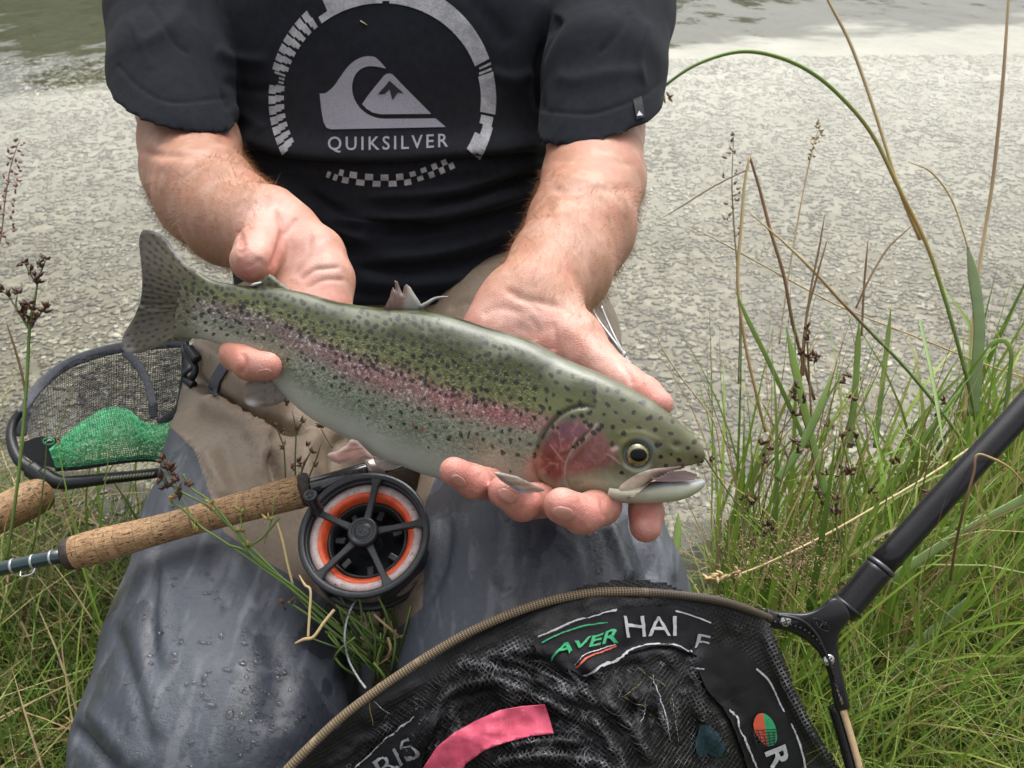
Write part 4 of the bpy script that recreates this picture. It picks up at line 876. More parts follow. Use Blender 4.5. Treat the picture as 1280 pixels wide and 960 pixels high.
# eye: wet globe with gold iris and black pupil, blue-grey rim
def eyeball():
    h, n = cast(FB, np.array([EYE[0]]), np.array([EYE[1]])); c = h[0] + FW * .0022; ax = nrm(-FW + .06 * RT + .02 * UP)
    R = .0089
    pr = [(R * math.cos(a), R * math.sin(a)) for a in np.linspace(1.5, 0.0, 22)]; v, f = lathe(c, ax, pr, 40)
    q = v - c; r_ = np.linalg.norm(q - np.outer(q @ ax, ax), axis=1) / R; ang = np.arctan2(q @ UP, q @ RT)
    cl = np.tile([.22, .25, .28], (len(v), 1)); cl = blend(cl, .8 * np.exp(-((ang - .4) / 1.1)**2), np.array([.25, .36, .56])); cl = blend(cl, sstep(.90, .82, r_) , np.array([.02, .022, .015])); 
    irc = np.array([.13, .115, .035]) * (1 + .35 * np.sin(ang * 17 + 6 * r_))[:, None] ; ir = sstep(.76, .70, r_); cl = cl * (1 - ir[:, None]) + irc * ir[:, None]; cl = blend(cl, .5 * np.exp(-((r_ - .50) / .06)**2), np.array([.34, .28, .09]))
    m = Mat('eye_wet'); m.set(Base_Color=m.attr(), Roughness=0.12, Coat_Weight=1.0, Coat_Roughness=0.02); e = mk('eye', v, f, m.m, trout, col=cl)
    v, f = lathe(c + ax * .00035, nrm(ax - .05 * RT), [(R * math.cos(a), R * math.sin(a) * 1.0) for a in np.linspace(.46, 0, 8)], 28); q = v - c
    v = v + np.outer(q @ RT, RT) * .25 - .04 * np.outer(q @ RT, UP); mk('pupil', v, f, simple('pupil', (.002, .002, .0025), .25, spec=.25), e)
eyeball()

# lower jaw, upper jaw plate
JW = spl(np.array([(764, 600, 757, 627, .0165), (785, 606, 780, 629, .0158), (806, 604, 803, 629.5, .0140), (828, 600, 827, 628.5, .0118), (846, 600, 847, 626, .0094), (862, 600.5, 863, 620.5, .0070), (874, 600, 875.5, 613, .0046), (880, 600.5, 880.8, 606, .0024), (882, 602, 882, 603.5, .0006)]), 90)
nj = 44; tj = np.arange(nj) * 2 * math.pi / nj; tv_ = (1 - np.cos(tj)) / 2
D = daxis(JW[:, 0])[:, None] - JW[:, 4:5] * np.sign(np.sin(tj)) * np.abs(np.sin(tj))**.8
JX = JW[:, :1] + (JW[:, 2:3] - JW[:, :1]) * tv_; JY = JW[:, 1:2] + (JW[:, 3:4] - JW[:, 1:2]) * tv_
JV = P(JX.ravel(), JY.ravel(), D.ravel()); jt = np.tile(tv_, 90)
cj = np.tile([.56, .56, .43], (len(JV), 1)) * (1 + .07 * noise3(JV, 260, 3))[:, None]; cj = blend(cj, sstep(.40, .20, jt) * sstep(795, 825, JX.ravel()), np.array([.36, .38, .41])); cj = blend(cj, sstep(868, 880, JX.ravel()) * sstep(.8, .3, jt), np.array([.30, .32, .34])); cj = blend(cj, sstep(.65, 1, jt) * .5, np.array([.38, .38, .27]))
JM = Mat('jaw_skin'); JM.set(Base_Color=JM.attr(), Roughness=.4, Coat_Weight=.25, Coat_Roughness=.15); JM.bump(JM.noise(JM.coords(), 420, 3), .2, .0007)
jf = [tuple(q) for q in gridF(90, nj, True).tolist()] + [tuple(range(nj - 1, -1, -1))]
mk('lower_jaw', JV, jf, JM.m, trout, col=cj)
# inside of the mouth
mv = P(*np.array([(812, 596, .511), (835, 590, .508), (856, 588, .507), (872, 593, .51), (868, 600, .512), (845, 602, .511), (822, 602, .511)]).T); mc = mv.mean(0) + FW * .012
mk('mouth_lining', np.vstack([mv, mc]), [(i, (i + 1) % 7, 7) for i in range(7)], simple('mouth_lining', (.60, .45, .42), .3, coat=.5), trout)
mxp = spl([(772, 614), (776, 621), (784, 623.5), (794, 621), (806, 609), (818, 599), (833, 593), (847, 587), (858, 584.5), (850, 582), (834, 584), (815, 586), (797, 592), (784, 600), (775, 607)], 80, True)
def plate(name, poly, mat, parent, bvh, lift, edge, colf, step=2.0, dback=None):
    V, F = cut_poly([poly.tolist()], step); hit, nn = cast(bvh, V[:, 0], V[:, 1]); bad = np.isnan(hit[:, 0])
    ref = P(V[:, 0], V[:, 1], np.full(len(V), dback)) if dback else hit
    hit[bad] = ref[bad] if dback else 0; nn[bad] = -FW
    e = segdist(V[:, 0], V[:, 1], np.vstack([poly, poly[:1]]))[0]; o = lift * np.clip(1 - (1 - np.clip(e / edge, 0, 1))**2, 0, 1)**.5 - .0004
    return mk(name, hit + nn * o[:, None], F, mat, parent, col=colf(V, e)), V
plate('upper_jaw', mxp, JM.m, trout, FB, .0016, 6, lambda V, e: blend(blend(np.tile([.62, .53, .43], (len(V), 1)), sstep(810, 840, V[:, 0]), np.array([.50, .40, .38])), .35 * sstep(4, 0, e), np.array([.42, .27, .25])) * (1 + .15 * noise3(np.c_[V, V[:, 0] * 0], .35, 2))[:, None], dback=.505)

# fins: thin translucent blades with rays
def fin(name, poly, root, mat, dfun, rays, colf, thick=.0009, step=3.0, ray_w=1.6, parent=None):
    """poly in pixels; root = two pixel points; dfun gives the distance of each point"""
    V, F = cut_poly([poly], step); x, y = V[:, 0], V[:, 1]; r0, r1 = np.array(root[0], float), np.array(root[1], float)
    e = segdist(x, y, np.vstack([poly, poly[:1]]))[0]
    rc = rays; ang = np.arctan2(y - rc[1], x - rc[0]); ray = np.abs(np.sin(ang * rc[2] + .4 * np.sin(ang * 23)))
    P0 = P(x, y, dfun(x, y)); W = .25 + .75 * np.clip(e / 4, 0, 1)
    o = (thick * W * (.82 + .18 * ray))[:, None]
    Va = np.vstack([P0 - FW * o, P0 + FW * o]); n = len(P0)
    bF = {}
    for f in F:
        for i in range(len(f)): k = (f[i], f[(i + 1) % len(f)]); bF[k] = 1
    side = [(a, b, b + n, a + n) for (a, b) in bF if (b, a) not in bF]
    c = colf(x, y, e, ray); return mk(name, Va, [tuple(f) for f in F] + [tuple(i + n for i in f[::-1]) for f in F] + [s[::-1] for s in side], mat, parent or trout, col=np.vstack([c, c]))
m = Mat('fin'); a = m.attr(); fc = m.mix(1, a, (.66, .62, .60), 'MULTIPLY'); m.set(Base_Color=fc, Roughness=.4, Coat_Weight=.25, Coat_Roughness=.15, Subsurface_Weight=.15, Subsurface_Radius=(.003, .002, .0015)); FIN = m.m
m = Mat('fin_clear'); a = m.attr(); m.set(Base_Color=a, Roughness=.3, Coat_Weight=.6, Coat_Roughness=.12, Alpha=.78, Transmission_Weight=0.0); FINC = m.m
tail_p = [(177, 290), (183, 287.5), (190, 288.5), (200, 292.5), (209, 299.5), (223, 319), (233, 330), (246, 339), (252, 352), (246, 385), (240, 423.5), (219, 426.5), (205, 430), (192, 435.5), (178, 440.5), (166, 442), (156, 439), (152, 433), (153, 424), (157, 414), (167, 398), (172, 386), (175, 379), (177, 368), (178, 348), (176, 325), (174, 303)]
tn_ = spl(np.array(tail_p), 130, True)
def tailc(x, y, e, ray):
    c = np.tile([.135, .120, .066], (len(x), 1)) * (.92 + .12 * ray)[:, None]; dT = sstep(225, 180, x); c = blend(c, dT * .7, np.array([.075, .068, .050])); c = blend(c, np.exp(-(e / 3.0)**2) * sstep(360, 330, y) * (x > 185) * .8, np.array([.10, .11, .14]))
    c = blend(c, .8 * np.exp(-(segdist(x, y, [(173, 381), (185, 387), (198, 387)])[0] / 1.6)**2), np.array([.30, .31, .29])); c = blend(c, .7 * sstep(172, 156, x) * sstep(405, 425, y), np.array([.17, .165, .17])); c = blend(c, .8 * np.exp(-(np.hypot((x - 160) / 8, (y - 438) / 4))**2), np.array([.35, .35, .36]))
    c = blend(c, .7 * sstep(212, 240, x), np.array([.150, .145, .082]))
    s_ = np.zeros(len(x)); r2 = np.random.default_rng(5); pp = []
    for q in r2.random((2600, 2)) * [100, 155] + [152, 288]:
        if any((q[0] - p[0])**2 + ((q[1] - p[1]) * 1.15)**2 < 7.4**2 for p in pp): continue
        pp.append(q); an = math.atan2(q[1] - 381, q[0] - 262); u = (x - q[0]) * math.cos(an) + (y - q[1]) * math.sin(an); v = -(x - q[0]) * math.sin(an) + (y - q[1]) * math.cos(an); s_ = np.maximum(s_, sstep(1.15, .75, np.hypot(u / 3.0, v / 1.8)))
    return blend(c, s_ * .9 * sstep(.8, 2.5, e), np.array([.012, .012, .010]))
fin('tail_fin', tn_.tolist(), ((240, 338), (240, 423)), FIN, lambda x, y: .588 + .006 * sstep(240, 150, x) + .003 * np.sin(y * .05), (275, 381, 40), tailc, .0013, 1.7)
def finc(base, edge, tipc=None):
    def f(x, y, e, ray):
        c = np.tile(base, (len(x), 1)) * (.75 + .4 * ray)[:, None]; c = blend(c, np.exp(-(e / 2.5)**2) * .7, np.array(edge)); 
        return c * (1 + .2 * noise3(np.c_[x, y, y * 0], .25, 2))[:, None]
    return f
fin('adipose_fin', [(313, 366), (316, 356), (325, 350), (331, 346), (337, 342.5), (344, 347), (352, 354), (364, 362), (362, 372), (340, 372)], ((313, 358), (363, 362)), FIN, lambda x, y: .578 + 0 * x, (340, 420, 20), lambda x, y, e, r: blend(np.tile([.10, .105, .035], (len(x), 1)), .9 * sstep(3.0, 2.0, np.hypot((x % 9) - 4.5, (y % 8) - 4)), np.array([.012, .012, .01])), .0022, 2)
mk('fin_tip', *tube(spl(PL([(314, 357, .577), (320, 355, .576), (327, 353, .576)]), 8), [.0012, .002, .0024, .0024, .0022, .002, .0015, .0008], 8, flat=.5), simple('fin_tip', (.42, .40, .40), .3, coat=.5), trout)
dors = [(478, 389), (483, 380), (487, 372), (489, 364), (491, 359), (494, 363), (493.5, 355), (493, 350.5), (497, 352), (500, 360), (503, 367), (505, 358), (508, 355), (513, 359), (518, 367), (524, 376), (530, 386), (528, 390)]
fin('dorsal_fin', dors, ((480, 387), (529, 387)), FIN, lambda x, y: .557 + .004 * sstep(385, 350, y), (500, 420, 20), lambda x, y, e, ray: blend(blend(np.tile([.13, .058, .040], (len(x), 1)) * (.5 + .6 * ray)[:, None], .85 * sstep(504, 511, x + .25 * (y - 370)), np.array([.20, .21, .185])), .6 * sstep(.5, .9, noise3(np.c_[x, y, 0 * x], .3, 2) + .5) * (x < 506), np.array([.05, .04, .03])), .0010, 2)
mk('fin_spine', *tube(spl(PL([(525, 384, .556), (534, 379, .556), (543, 373.5, .557), (552, 371.5, .557), (560, 371, .557)]), 12), np.linspace(.0016, .0005, 12), 6), simple('fin_spine', (.22, .22, .20), .4, coat=.4), trout)
fin('anal_fin', [(343, 468), (352, 478), (358, 490), (359, 499), (350, 504), (341, 507), (330, 508.5), (318, 509), (309, 506), (304, 500), (304, 490), (306, 480), (316, 473)], ((345, 470), (358, 498)), FINC, lambda x, y: .574 - .006 * sstep(350, 305, x), (372, 470, 17), lambda x, y, e, r: blend(blend(np.tile([.20, .155, .11], (len(x), 1)) * (.75 + .35 * r)[:, None], .9 * np.exp(-(np.hypot((x - 314) / 8, (y - 504) / 4.5))**2), np.array([.75, .75, .75])), .8 * sstep(2.2, 1.4, np.hypot((x % 13) - 6.5, (y % 11) - 5)) * (x > 325), np.array([.03, .025, .02])), .0010, 2)
fin('pelvic_fin', [(440, 549), (447, 551), (456, 560), (468, 572), (461, 574), (448, 576), (436, 578.5), (424, 580), (414, 576), (409, 569), (412, 566), (420, 565), (426, 561), (433, 557), (437, 551)], ((446, 550), (468, 572)), FIN, lambda x, y: .545 - .008 * sstep(460, 410, x), (478, 556, 16), finc([.42, .24, .20], [.62, .55, .50]), .0012, 2)
fin('pelvic_fin', [(466, 571), (478, 573), (490, 577), (503, 583), (496, 586), (488, 588), (480, 588), (473, 584), (468, 578)], ((466, 571), (503, 583)), FINC, lambda x, y: .560 + 0 * x, (500, 560, 14), finc([.33, .26, .22], [.45, .4, .36]), .0010, 2)
fin('pectoral_fin', [(617, 591), (624, 590.5), (634, 592.5), (646, 595.5), (656, 600), (668, 606), (681, 611), (680, 614), (668, 614.5), (658, 616.5), (650, 617), (643, 612.5), (634, 606), (625, 600)], ((668, 606), (680, 614)), FIN, lambda x, y: np.interp(x, [615, 650, 681], [.4835, .4855, .508]), (712, 606, 30), lambda x, y, e, r: blend(blend(np.tile([.30, .22, .16], (len(x), 1)) * (.7 + .4 * r)[:, None], sstep(605, 612, y - .25 * (x - 640)), np.array([.22, .26, .36])), np.exp(-(e / 1.8)**2) * .8, np.array([.58, .58, .58])), .0011, 1.6)
print('trout', round(time.time() - T0, 1), len(pts))

# ------------------------------------------------------------------ fly rod with its reel
rod = thing('fly_rod', 'fly rod with cork grip and black reel lying across the grey waders', 'fishing rod', tuple(P(240, 655, .61)))
def px2m(px, d): return px * d / FPX
a, b_ = PL([(92, 691, .590)])[0], PL([(378, 613.5, .604)])[0]; ax = nrm(b_ - a); Lg = np.linalg.norm(b_ - a)
prof = spl([(0, .0100), (.002, .0114), (.02, .0116), (.35 * Lg, .0102), (.5 * Lg, .0100), (.75 * Lg, .0107), (.95 * Lg, .0117), (Lg - .001, .0115), (Lg, .0100)], 150)
def lathe_uv(c, ax, prof, n, su, sv):
    v, f = lathe(c, ax, prof, n); u = np.repeat(prof[:, 0], n) * su; w_ = np.tile(np.arange(n) / n, len(prof)); w_ = np.abs(w_ * 2 - 1) * sv; return v, f, np.stack([u, w_], 1)
v, f, uv = lathe_uv(a, ax, prof, 64, 1000, 36)
def cork_mat(name):
    m = Mat(name); t = m.n('TexCoord'); u = t.outputs['UV']; co = m.coords()
    def mp(sx, sy): q = m.n('Mapping'); q.inputs['Scale'].default_value = (sx, sy, 1); m.l(u, q.inputs[0]); return q.outputs[0]
    base = m.ramp(m.noise(co, 95, 5, .65), [(.28, (.30, .165, .075)), (.5, (.44, .27, .13)), (.72, (.55, .37, .19))])
    fine = m.noise(mp(.9, .45), 1.0, 5, .7); base = m.mix(.55, base, m.ramp(fine, [(.3, .5), (.65, 1.25)]), 'MULTIPLY')
    pit = m.ramp(m.noise(mp(.16, .95), 1.0, 4, .65, .6), [(.395, 1), (.435, 0)]); pit2 = m.ramp(m.noise(mp(.5, .25), 1.0, 4, .6), [(.345, 1), (.385, 0)])
    lens = m.ramp(m.noise(mp(.11, 1.4), 1.0, 3, .5, .2), [(.41, .8), (.47, 0)])
    sx = m.n('SeparateXYZ'); m.l(u, sx.inputs[0]); rg_ = m.math('ABSOLUTE', m.math('SUBTRACT', m.math('FRACT', m.math('MULTIPLY', sx.outputs['X'], 1 / 12.6)), .5)); ring = m.ramp(rg_, [(.015, .55), (.05, 0)])
    c = m.mix(ring, base, (.17, .09, .04)); c = m.mix(lens, c, (.23, .115, .05)); p = m.math('MAXIMUM', pit, pit2); c = m.mix(p, c, (.07, .035, .018))
    m.set(Base_Color=c, Roughness=.62); m.bump(m.math('ADD', m.math('MULTIPLY', p, -2.0), fine), .55, .0006); return m.m
CORK = cork_mat('cork')
grip = mk('cork_grip', v, f, CORK, rod, uv=uv)
BLK = simple('black_plastic', (.014, .015, .017), .38, spec=.5, var=.3, vscale=60, bump=.15, bscale=500)
RUB = simple('dark_cork_rubber', (.040, .030, .024), .7, var=.5, vscale=300, bump=.5, bscale=700)
mk('winding_check', *lathe(a - ax * .0062, ax, np.array([(0, .0050), (.0004, .0098), (.0015, .0106), (.0052, .0114), (.0062, .0112)]), 48), RUB, rod)
mk('winding_check', *lathe(b_, ax, np.array([(0, .0112), (.001, .0120), (.004, .0120), (.0056, .0112), (.006, .008)]), 48), RUB, rod)
tip = nrm(PL([(92, 691, .590)])[0] - PL([(-60, 724, .590)])[0]); a0 = a - ax * .004
m = Mat('rod_blank'); co = m.coords(); m.set(Base_Color=(.012, .038, .042), Roughness=.18, Coat_Weight=1, Coat_Roughness=.04, Metallic=.3); BLANK = m.m
mk('rod_blank', *tube(np.array([a0 - tip * s for s in np.linspace(0, .16, 16)]), np.linspace(.0051, .0046, 16), 20), BLANK, rod)
for s in (.0040, .017, .031): mk('thread_wrap', *lathe(a0 - tip * (s + .0075), tip, np.array([(0, .0049), (.0003, .00525), (.001, .0053), (.0015, .00525), (.0018, .0049)]), 24), simple('silver_thread', (.45, .47, .46), .35, metal=.6), rod)
hk = a0 - tip * .026; dn = nrm(-UP * .8 - FW * .5)
mk('hook_keeper', *tube(spl([hk + dn * .0045 - tip * .005, hk + dn * .0085 - tip * .004, hk + dn * .0092, hk + dn * .0085 + tip * .004, hk + dn * .0045 + tip * .005], 20), .00065, 8), simple('steel_wire', (.7, .7, .72), .15, metal=1), rod)
c0 = b_ + ax * .004; sa = nrm(PL([(458, 589, .622)])[0] - c0)
m = Mat('carbon_weave'); co = m.coords(); ck = m.n('TexChecker', Scale=900); m.l(co, ck.inputs[0]); ck.inputs[1].default_value = (.010, .011, .012, 1); ck.inputs[2].default_value = (.035, .037, .04, 1)
m.set(Base_Color=ck.outputs[0], Roughness=.22, Coat_Weight=1, Coat_Roughness=.05); mk('reel_seat', *lathe(c0, sa, np.array([(0, .0062), (.001, .0070), (.050, .0066), (.088, .0064), (.09, .005)]), 32), m.m, rod)
mk('seat_hood', *lathe(c0 + sa * .0425, sa, np.array([(0, .0068), (.0005, .0088), (.002, .0092), (.010, .0090), (.0115, .0078), (.012, .0066)]), 32), simple('seat_metal', (.34, .27, .26), .35, metal=.7), rod)
# reel
rn = nrm(-FW * math.cos(math.radians(31)) + UP * math.sin(math.radians(31)) - RT * .06); rc = PL([(455, 667, .583)])[0]; RS = .583 / .612
e1 = nrm(RT - rn * (RT @ rn)); e2 = np.cross(rn, e1)
def ring(z0, r0, r1, z1, n=96, rnd=.0008):
    q = np.array([(z0, r0), (z0, r1 - rnd), (z0 + rnd, r1), (z1 - rnd, r1), (z1, r1 - rnd), (z1, r0 + rnd), (z1 - rnd, r0), (z0 + rnd, r0), (z0, r0)]); return lathe(rc, rn, q * RS, n)
RB = simple('anodised_black', (.032, .034, .038), .36, metal=.25, spec=.5, var=.25, vscale=90, bump=.12, bscale=600)
def rim(z0, r0, r1, z1): v, f = ring(z0, r0, r1, z1); return v, [q for q in f if len(q) == 4]
reel = mk('reel', *rim(-.034, .0405, .0462, -.0285), RB, rod)
mk('rim', *rim(-.0022, .0418, .0466, .0018), RB, reel)
mk('rim', *rim(-.0085, .0405, .0440, -.0022), RB, reel)
def pol(ang, r, z): t = math.radians(ang); return rc + (e1 * r * math.cos(t) + e2 * r * math.sin(t) + rn * z) * RS
for k in range(5):
    an = 82 - 72 * k; d0 = nrm(pol(an, 1, 0) - rc); d1 = np.cross(rn, d0)
    q = []
    for r, wd in ((.006, .0030), (.020, .0022), (.036, .0023), (.0405, .0036), (.0432, .0046)):
        for s, z in ((-1, -.0022), (-1, .0008), (-.75, .0014), (.75, .0014), (1, .0008), (1, -.0022)): q.append(rc + (d0 * r + d1 * s * wd + rn * z) * RS)
    n = 6; F = [(i * n + j, i * n + (j + 1) % n, (i + 1) * n + (j + 1) % n, (i + 1) * n + j) for i in range(4) for j in range(n)] + [tuple(range(n))[::-1], tuple(range(24, 30))]
    mk('spoke', np.array(q), F, RB, reel, smooth=False)
hv_, hf = lathe(rc, rn, np.array([(-.006, .0095), (.0005, .0102), (.0010, .0108), (.0045, .0108), (.0056, .0100), (.0058, .0082), (.0050, .0078), (.0050, .0060), (.0056, .0056), (.0057, .0020), (.0057, .0)]) * RS, 60)
th_ = np.arange(60); q = hv_.reshape(-1, 60, 3); kn = np.where(th_ % 2 == 0, 1.0, .965); cen = q.mean(1, keepdims=True); q[2:4] = cen[2:4] + (q[2:4] - cen[2:4]) * kn[None, :, None]; hub = mk('hub', q.reshape(-1, 3), hf, RB, reel)
mk('hub_emblem', np.vstack([pol(a_, r_, .0060) for r_ in (.0030, .0042) for a_ in np.arange(0, 360, 15)]), gridF(2, 24, True), RB, hub)
for sx in (-1, 1): v, f = box(rc + rn * .0059 + e1 * sx * .0009, .00035, .0016, .0002, nrm(e1 + e2 * .5 * sx), nrm(e2 - e1 * .5 * sx), rn); mk('hub_emblem', v, f, RB, hub, smooth=False)
hb = pol(152, .0405, .001)
mk('crank_handle', *lathe(hb, nrm(rn + .12 * e2), np.array([(0, .0050), (.001, .0046), (.003, .0036), (.010, .0039), (.0165, .0047), (.0185, .0047), (.0192, .0042), (.0192, .0026), (.0178, .0022), (.0178, 0)]), 28), RB, reel)
m = Mat('backing_line'); co = m.coords(); nz_ = m.noise(co, 240, 5, .7); sp_ = m.ramp(m.noise(co, 420, 2), [(.285, 1), (.32, 0)])
m.set(Base_Color=m.mix(sp_, m.ramp(nz_, [(.3, (.46, .33, .31)), (.55, (.62, .50, .48)), (.75, (.70, .62, .60))]), (.10, .08, .08)), Roughness=.4, Subsurface_Weight=.2, Subsurface_Radius=(.004, .0015, .001)); m.bump(nz_, .4, .0006); BACK = m.m
v, f = lathe(rc, rn, np.array([(-.0075, .0405), (-.0055, .0400), (-.0048, .0370), (-.0055, .0345), (-.0064, .0338)]) * RS, 96); mk('backing', v, [q for q in f if len(q) == 4], BACK, reel)
m = Mat('orange_line'); co = m.coords(); m.set(Base_Color=m.ramp(m.noise(co, 180, 3), [(.3, (.68, .085, .025)), (.7, (.85, .14, .05))]), Roughness=.38, Subsurface_Weight=.15, Subsurface_Radius=(.004, .001, .0005)); wv_ = m.n('TexWave', Scale=160, _wave_type='BANDS'); m.l(co, wv_.inputs[0]); m.bump(wv_.outputs[1], .2, .0005)
v, f = lathe(rc, rn, np.array([(-.0058, .0348), (-.0054, .0336), (-.0060, .0315), (-.009, .0298), (-.014, .0290)]) * RS, 96); mk('fly_line', v, [q for q in f if len(q) == 4], m.m, reel)
v, f = lathe(rc, rn, np.array([(-.0130, .0296), (-.0110, .0280), (-.0110, .0268), (-.026, .0262)]) * RS, 72); mk('spool_core', v, [q for q in f if len(q) == 4], RB, reel)
v, f = lathe(rc, rn, np.array([(-.034, .0410), (-.0330, .034), (-.0315, .010), (-.022, .0085), (-.008, .0075), (-.004, .0072)]) * RS, 72); mk('back_plate', v, f, RB, reel)
for k in range(7):
    an = 20 + 51.4 * k; v, f = box(pol(an, .0215, -.024), .0035, .0022, .006, nrm(pol(an, 1, 0) - rc), np.cross(rn, nrm(pol(an, 1, 0) - rc)), rn); bevel(mk('drag_post', v, f, RB, reel, smooth=False), .0007)
m = Mat('spool_wall'); co = m.coords(); m.set(Base_Color=m.ramp(m.noise(co, 130, 4), [(.3, (.10, .085, .08)), (.7, (.27, .20, .185))]), Roughness=.22, Coat_Weight=.6); v, f = lathe(rc, rn, np.array([(-.0285, .0408), (-.020, .0404), (-.008, .0402)]) * RS, 96); mk('spool_wall', v, [q for q in f if len(q) == 4], m.m, reel)
V = []; F = []; nA = 26
for i in range(nA):
    an = -72 + 60 * i / (nA - 1)
    for r, z in ((.0432, -.030), (.0455, -.030), (.0455, -.006), (.0432, -.006)): V.append(pol(an, r, z))
F = [(i * 4 + j, i * 4 + (j + 1) % 4, (i + 1) * 4 + (j + 1) % 4, (i + 1) * 4 + j) for i in range(nA - 1) for j in range(4)] + [(0, 1, 2, 3), tuple((nA - 1) * 4 + j for j in (3, 2, 1, 0))]; mk('reel_frame', np.array(V), F, RB, reel, smooth=False)
for an in (100, 170, 215, -128):
    v, f = tube(np.array([pol(an, .0442, -.030), pol(an, .0442, -.006)]), .0016, 10); mk('frame_pillar', v, f, RB, reel)
V = []; 
for i in range(14):
    an = -60 + 30 * i / 13; hh = .0055 * math.sin(math.pi * (i + .0) / 13)**.4 + 1e-4
    V += [pol(an, .0457, -.018 - hh), pol(an, .0457, -.018 + hh)]
mk('frame_window', np.array(V), gridF(14, 2), m.m, reel)
lt = spl(PL([(447, 748, .585), (440, 758, .575), (433, 778, .572), (431, 800, .57), (436, 825, .575), (447, 846, .556), (457, 860, .540)]), 60)
props(mk('fishing_line', *tube(lt, .00075, 8), simple('line_grey', (.42, .43, .43), .35, var=.4, vscale=900)), 'thin pale grey line hanging from the reel down to the braided net rim', 'fishing line')
print('rod', round(time.time() - T0, 1))

# ------------------------------------------------------------------ black landing net in front
net = thing('landing_net', 'black folding landing net lying over the knees and the grass', 'landing net', tuple(P(980, 790, .58)))
m = Mat('gloss_black'); co = m.coords(); sm_ = m.noise(co, 60, 4); m.set(Base_Color=(.012, .012, .014), Roughness=m.ramp(sm_, [(.35, .22), (.65, .36)]), Coat_Weight=.1, Coat_Roughness=.1); m.b.inputs['Specular IOR Level'].default_value = .38; m.bump(m.noise(co, 700, 3), .12, .0005); GB = m.m
hp = PL([(1052, 766, .592), (1100, 709, .592), (1190, 609, .594), (1290, 500, .60), (1420, 358, .61)])
def seg(p, q, n): return np.array([p + (q - p) * t for t in np.linspace(0, 1, n)])
mk('handle', *tube(np.vstack([seg(hp[0], hp[1], 10)]), np.array([.0092] + [.0098] * 8 + [.0096]), 36), GB, net)
mk('handle', *tube(np.vstack([seg(hp[1], hp[2], 6), seg(hp[2], hp[3], 6)[1:], seg(hp[3], hp[4], 6)[1:]]), .0089, 36), GB, net)
hx_ = nrm(hp[1] - hp[0])
mk('collar', *lathe(hp[1] - hx_ * .0008, hx_, np.array([(0, .0090), (.0002, .0103), (.0016, .0105), (.003, .0101), (.0034, .0088)]), 36), simple('collar_ring', (.09, .09, .1), .25, metal=.5), net)
mk('collar', *lathe(hp[0] + hx_ * .004, hx_, np.array([(0, .0095), (.0004, .0112), (.0018, .0115), (.003, .0110), (.0034, .0095)]), 36), GB, net)
YK = [(957, 761), (970, 764), (985, 765), (1002, 766), (1016, 763), (1027, 757), (1036, 749), (1046, 747), (1058, 757), (1064, 770), (1058, 780), (1051, 790), (1048, 803), (1049, 820), (1054, 846), (1060, 870), (1062, 884), (1055, 889), (1046, 889), (1041, 874), (1037, 852), (1031, 832), (1023, 817), (1011, 804), (997, 795), (982, 789), (968, 786), (957, 785)]
yk = spl(np.array(YK, float), 110, True)
def slab(poly, d, tk, lip):
    """bevelled plate facing the camera side"""
    n = len(poly); c = poly.mean(0); tn = nrm(np.roll(poly, -1, 0) - np.roll(poly, 1, 0)); nr_ = np.stack([tn[:, 1], -tn[:, 0]], 1)
    if np.sum((poly - c) * nr_) < 0: nr_ = -nr_
    R = []
    for o, z in ((0, tk), (0, tk * .3), (-lip * .3, tk * .08), (-lip, 0)): R.append(P(*(poly + nr_ * o).T, np.full(n, d + z)))
    V = np.vstack(R); F = [(i * n + j, i * n + (j + 1) % n, (i + 1) * n + (j + 1) % n, (i + 1) * n + j) for i in range(3) for j in range(n)]; F += [tuple(range(3 * n, 4 * n)), tuple(range(n))[::-1]]
    return V, F
yoke = mk('yoke', *slab(yk, .579, .020, 3.5), GB, net)
def on(px, py, d): return P(np.array([px]), np.array([py]), np.array([d]))[0]
mk('yoke_rib', *tube(spl(PL([(972, 769, .579), (1000, 775, .5785), (1018, 790, .5785), (1030, 812, .5785), (1040, 838, .5785), (1049, 870, .579)]), 40), .0012, 8), GB, yoke)
inn = spl(np.array([(966, 781), (985, 784), (1003, 791), (1018, 803), (1029, 818), (1037, 838), (1043, 862), (1047, 880)], float), 22)
for (x, y) in inn: mk('grip_ridge', *tube(np.array([on(x, y, .583), on(x + 3.2, y - 3.6, .5775)]), [.0014, .0010], 6), GB, yoke)
STEEL = simple('screw_steel', (.62, .61, .58), .25, metal=1)
for (x, y, r) in ((982, 776, 20), (1036, 825, 50)):
    c = on(x, y, .579); s_ = mk('screw', *lathe(c, -FW, np.array([(-.001, .0040), (.0004, .0040), (.0010, .0034), (.0014, .0018), (.0014, 0)]), 28), STEEL, yoke)
    for k in (0, 90):
        t = math.radians(r + k); v, f = box(c - FW * .00142, .0026, .00042, .0001, RT * math.cos(t) + UP * math.sin(t), -RT * math.sin(t) + UP * math.cos(t), FW); mk('screw_slot', v, f, simple('slot_dark', (.03, .03, .03), .5), yoke, smooth=False)
mk('yoke_emblem', *tube(np.array([on(1026 + 10 * math.cos(t) + 3 * math.sin(t), 781 + 7 * math.sin(t) + 4 * math.cos(t), .5788) for t in np.linspace(0, 2 * math.pi, 40)]), .0004, 6, caps=False), GB, yoke)
for l in ([(1020, 778), (1024, 785), (1028, 779)], [(1027, 777), (1033, 785)], [(1033, 778), (1028, 785)]): mk('yoke_emblem', *tube(PL([(x, y, .5788) for x, y in l]), .00035, 5), GB, yoke)
mk('yoke_slot', *tube(PL([(1044, 852, .5787), (1049, 868, .5787), (1053, 880, .5787)]), [.0012, .0016, .0016], 8, flat=.4), simple('slot_tan', (.2, .15, .1), .6), yoke)
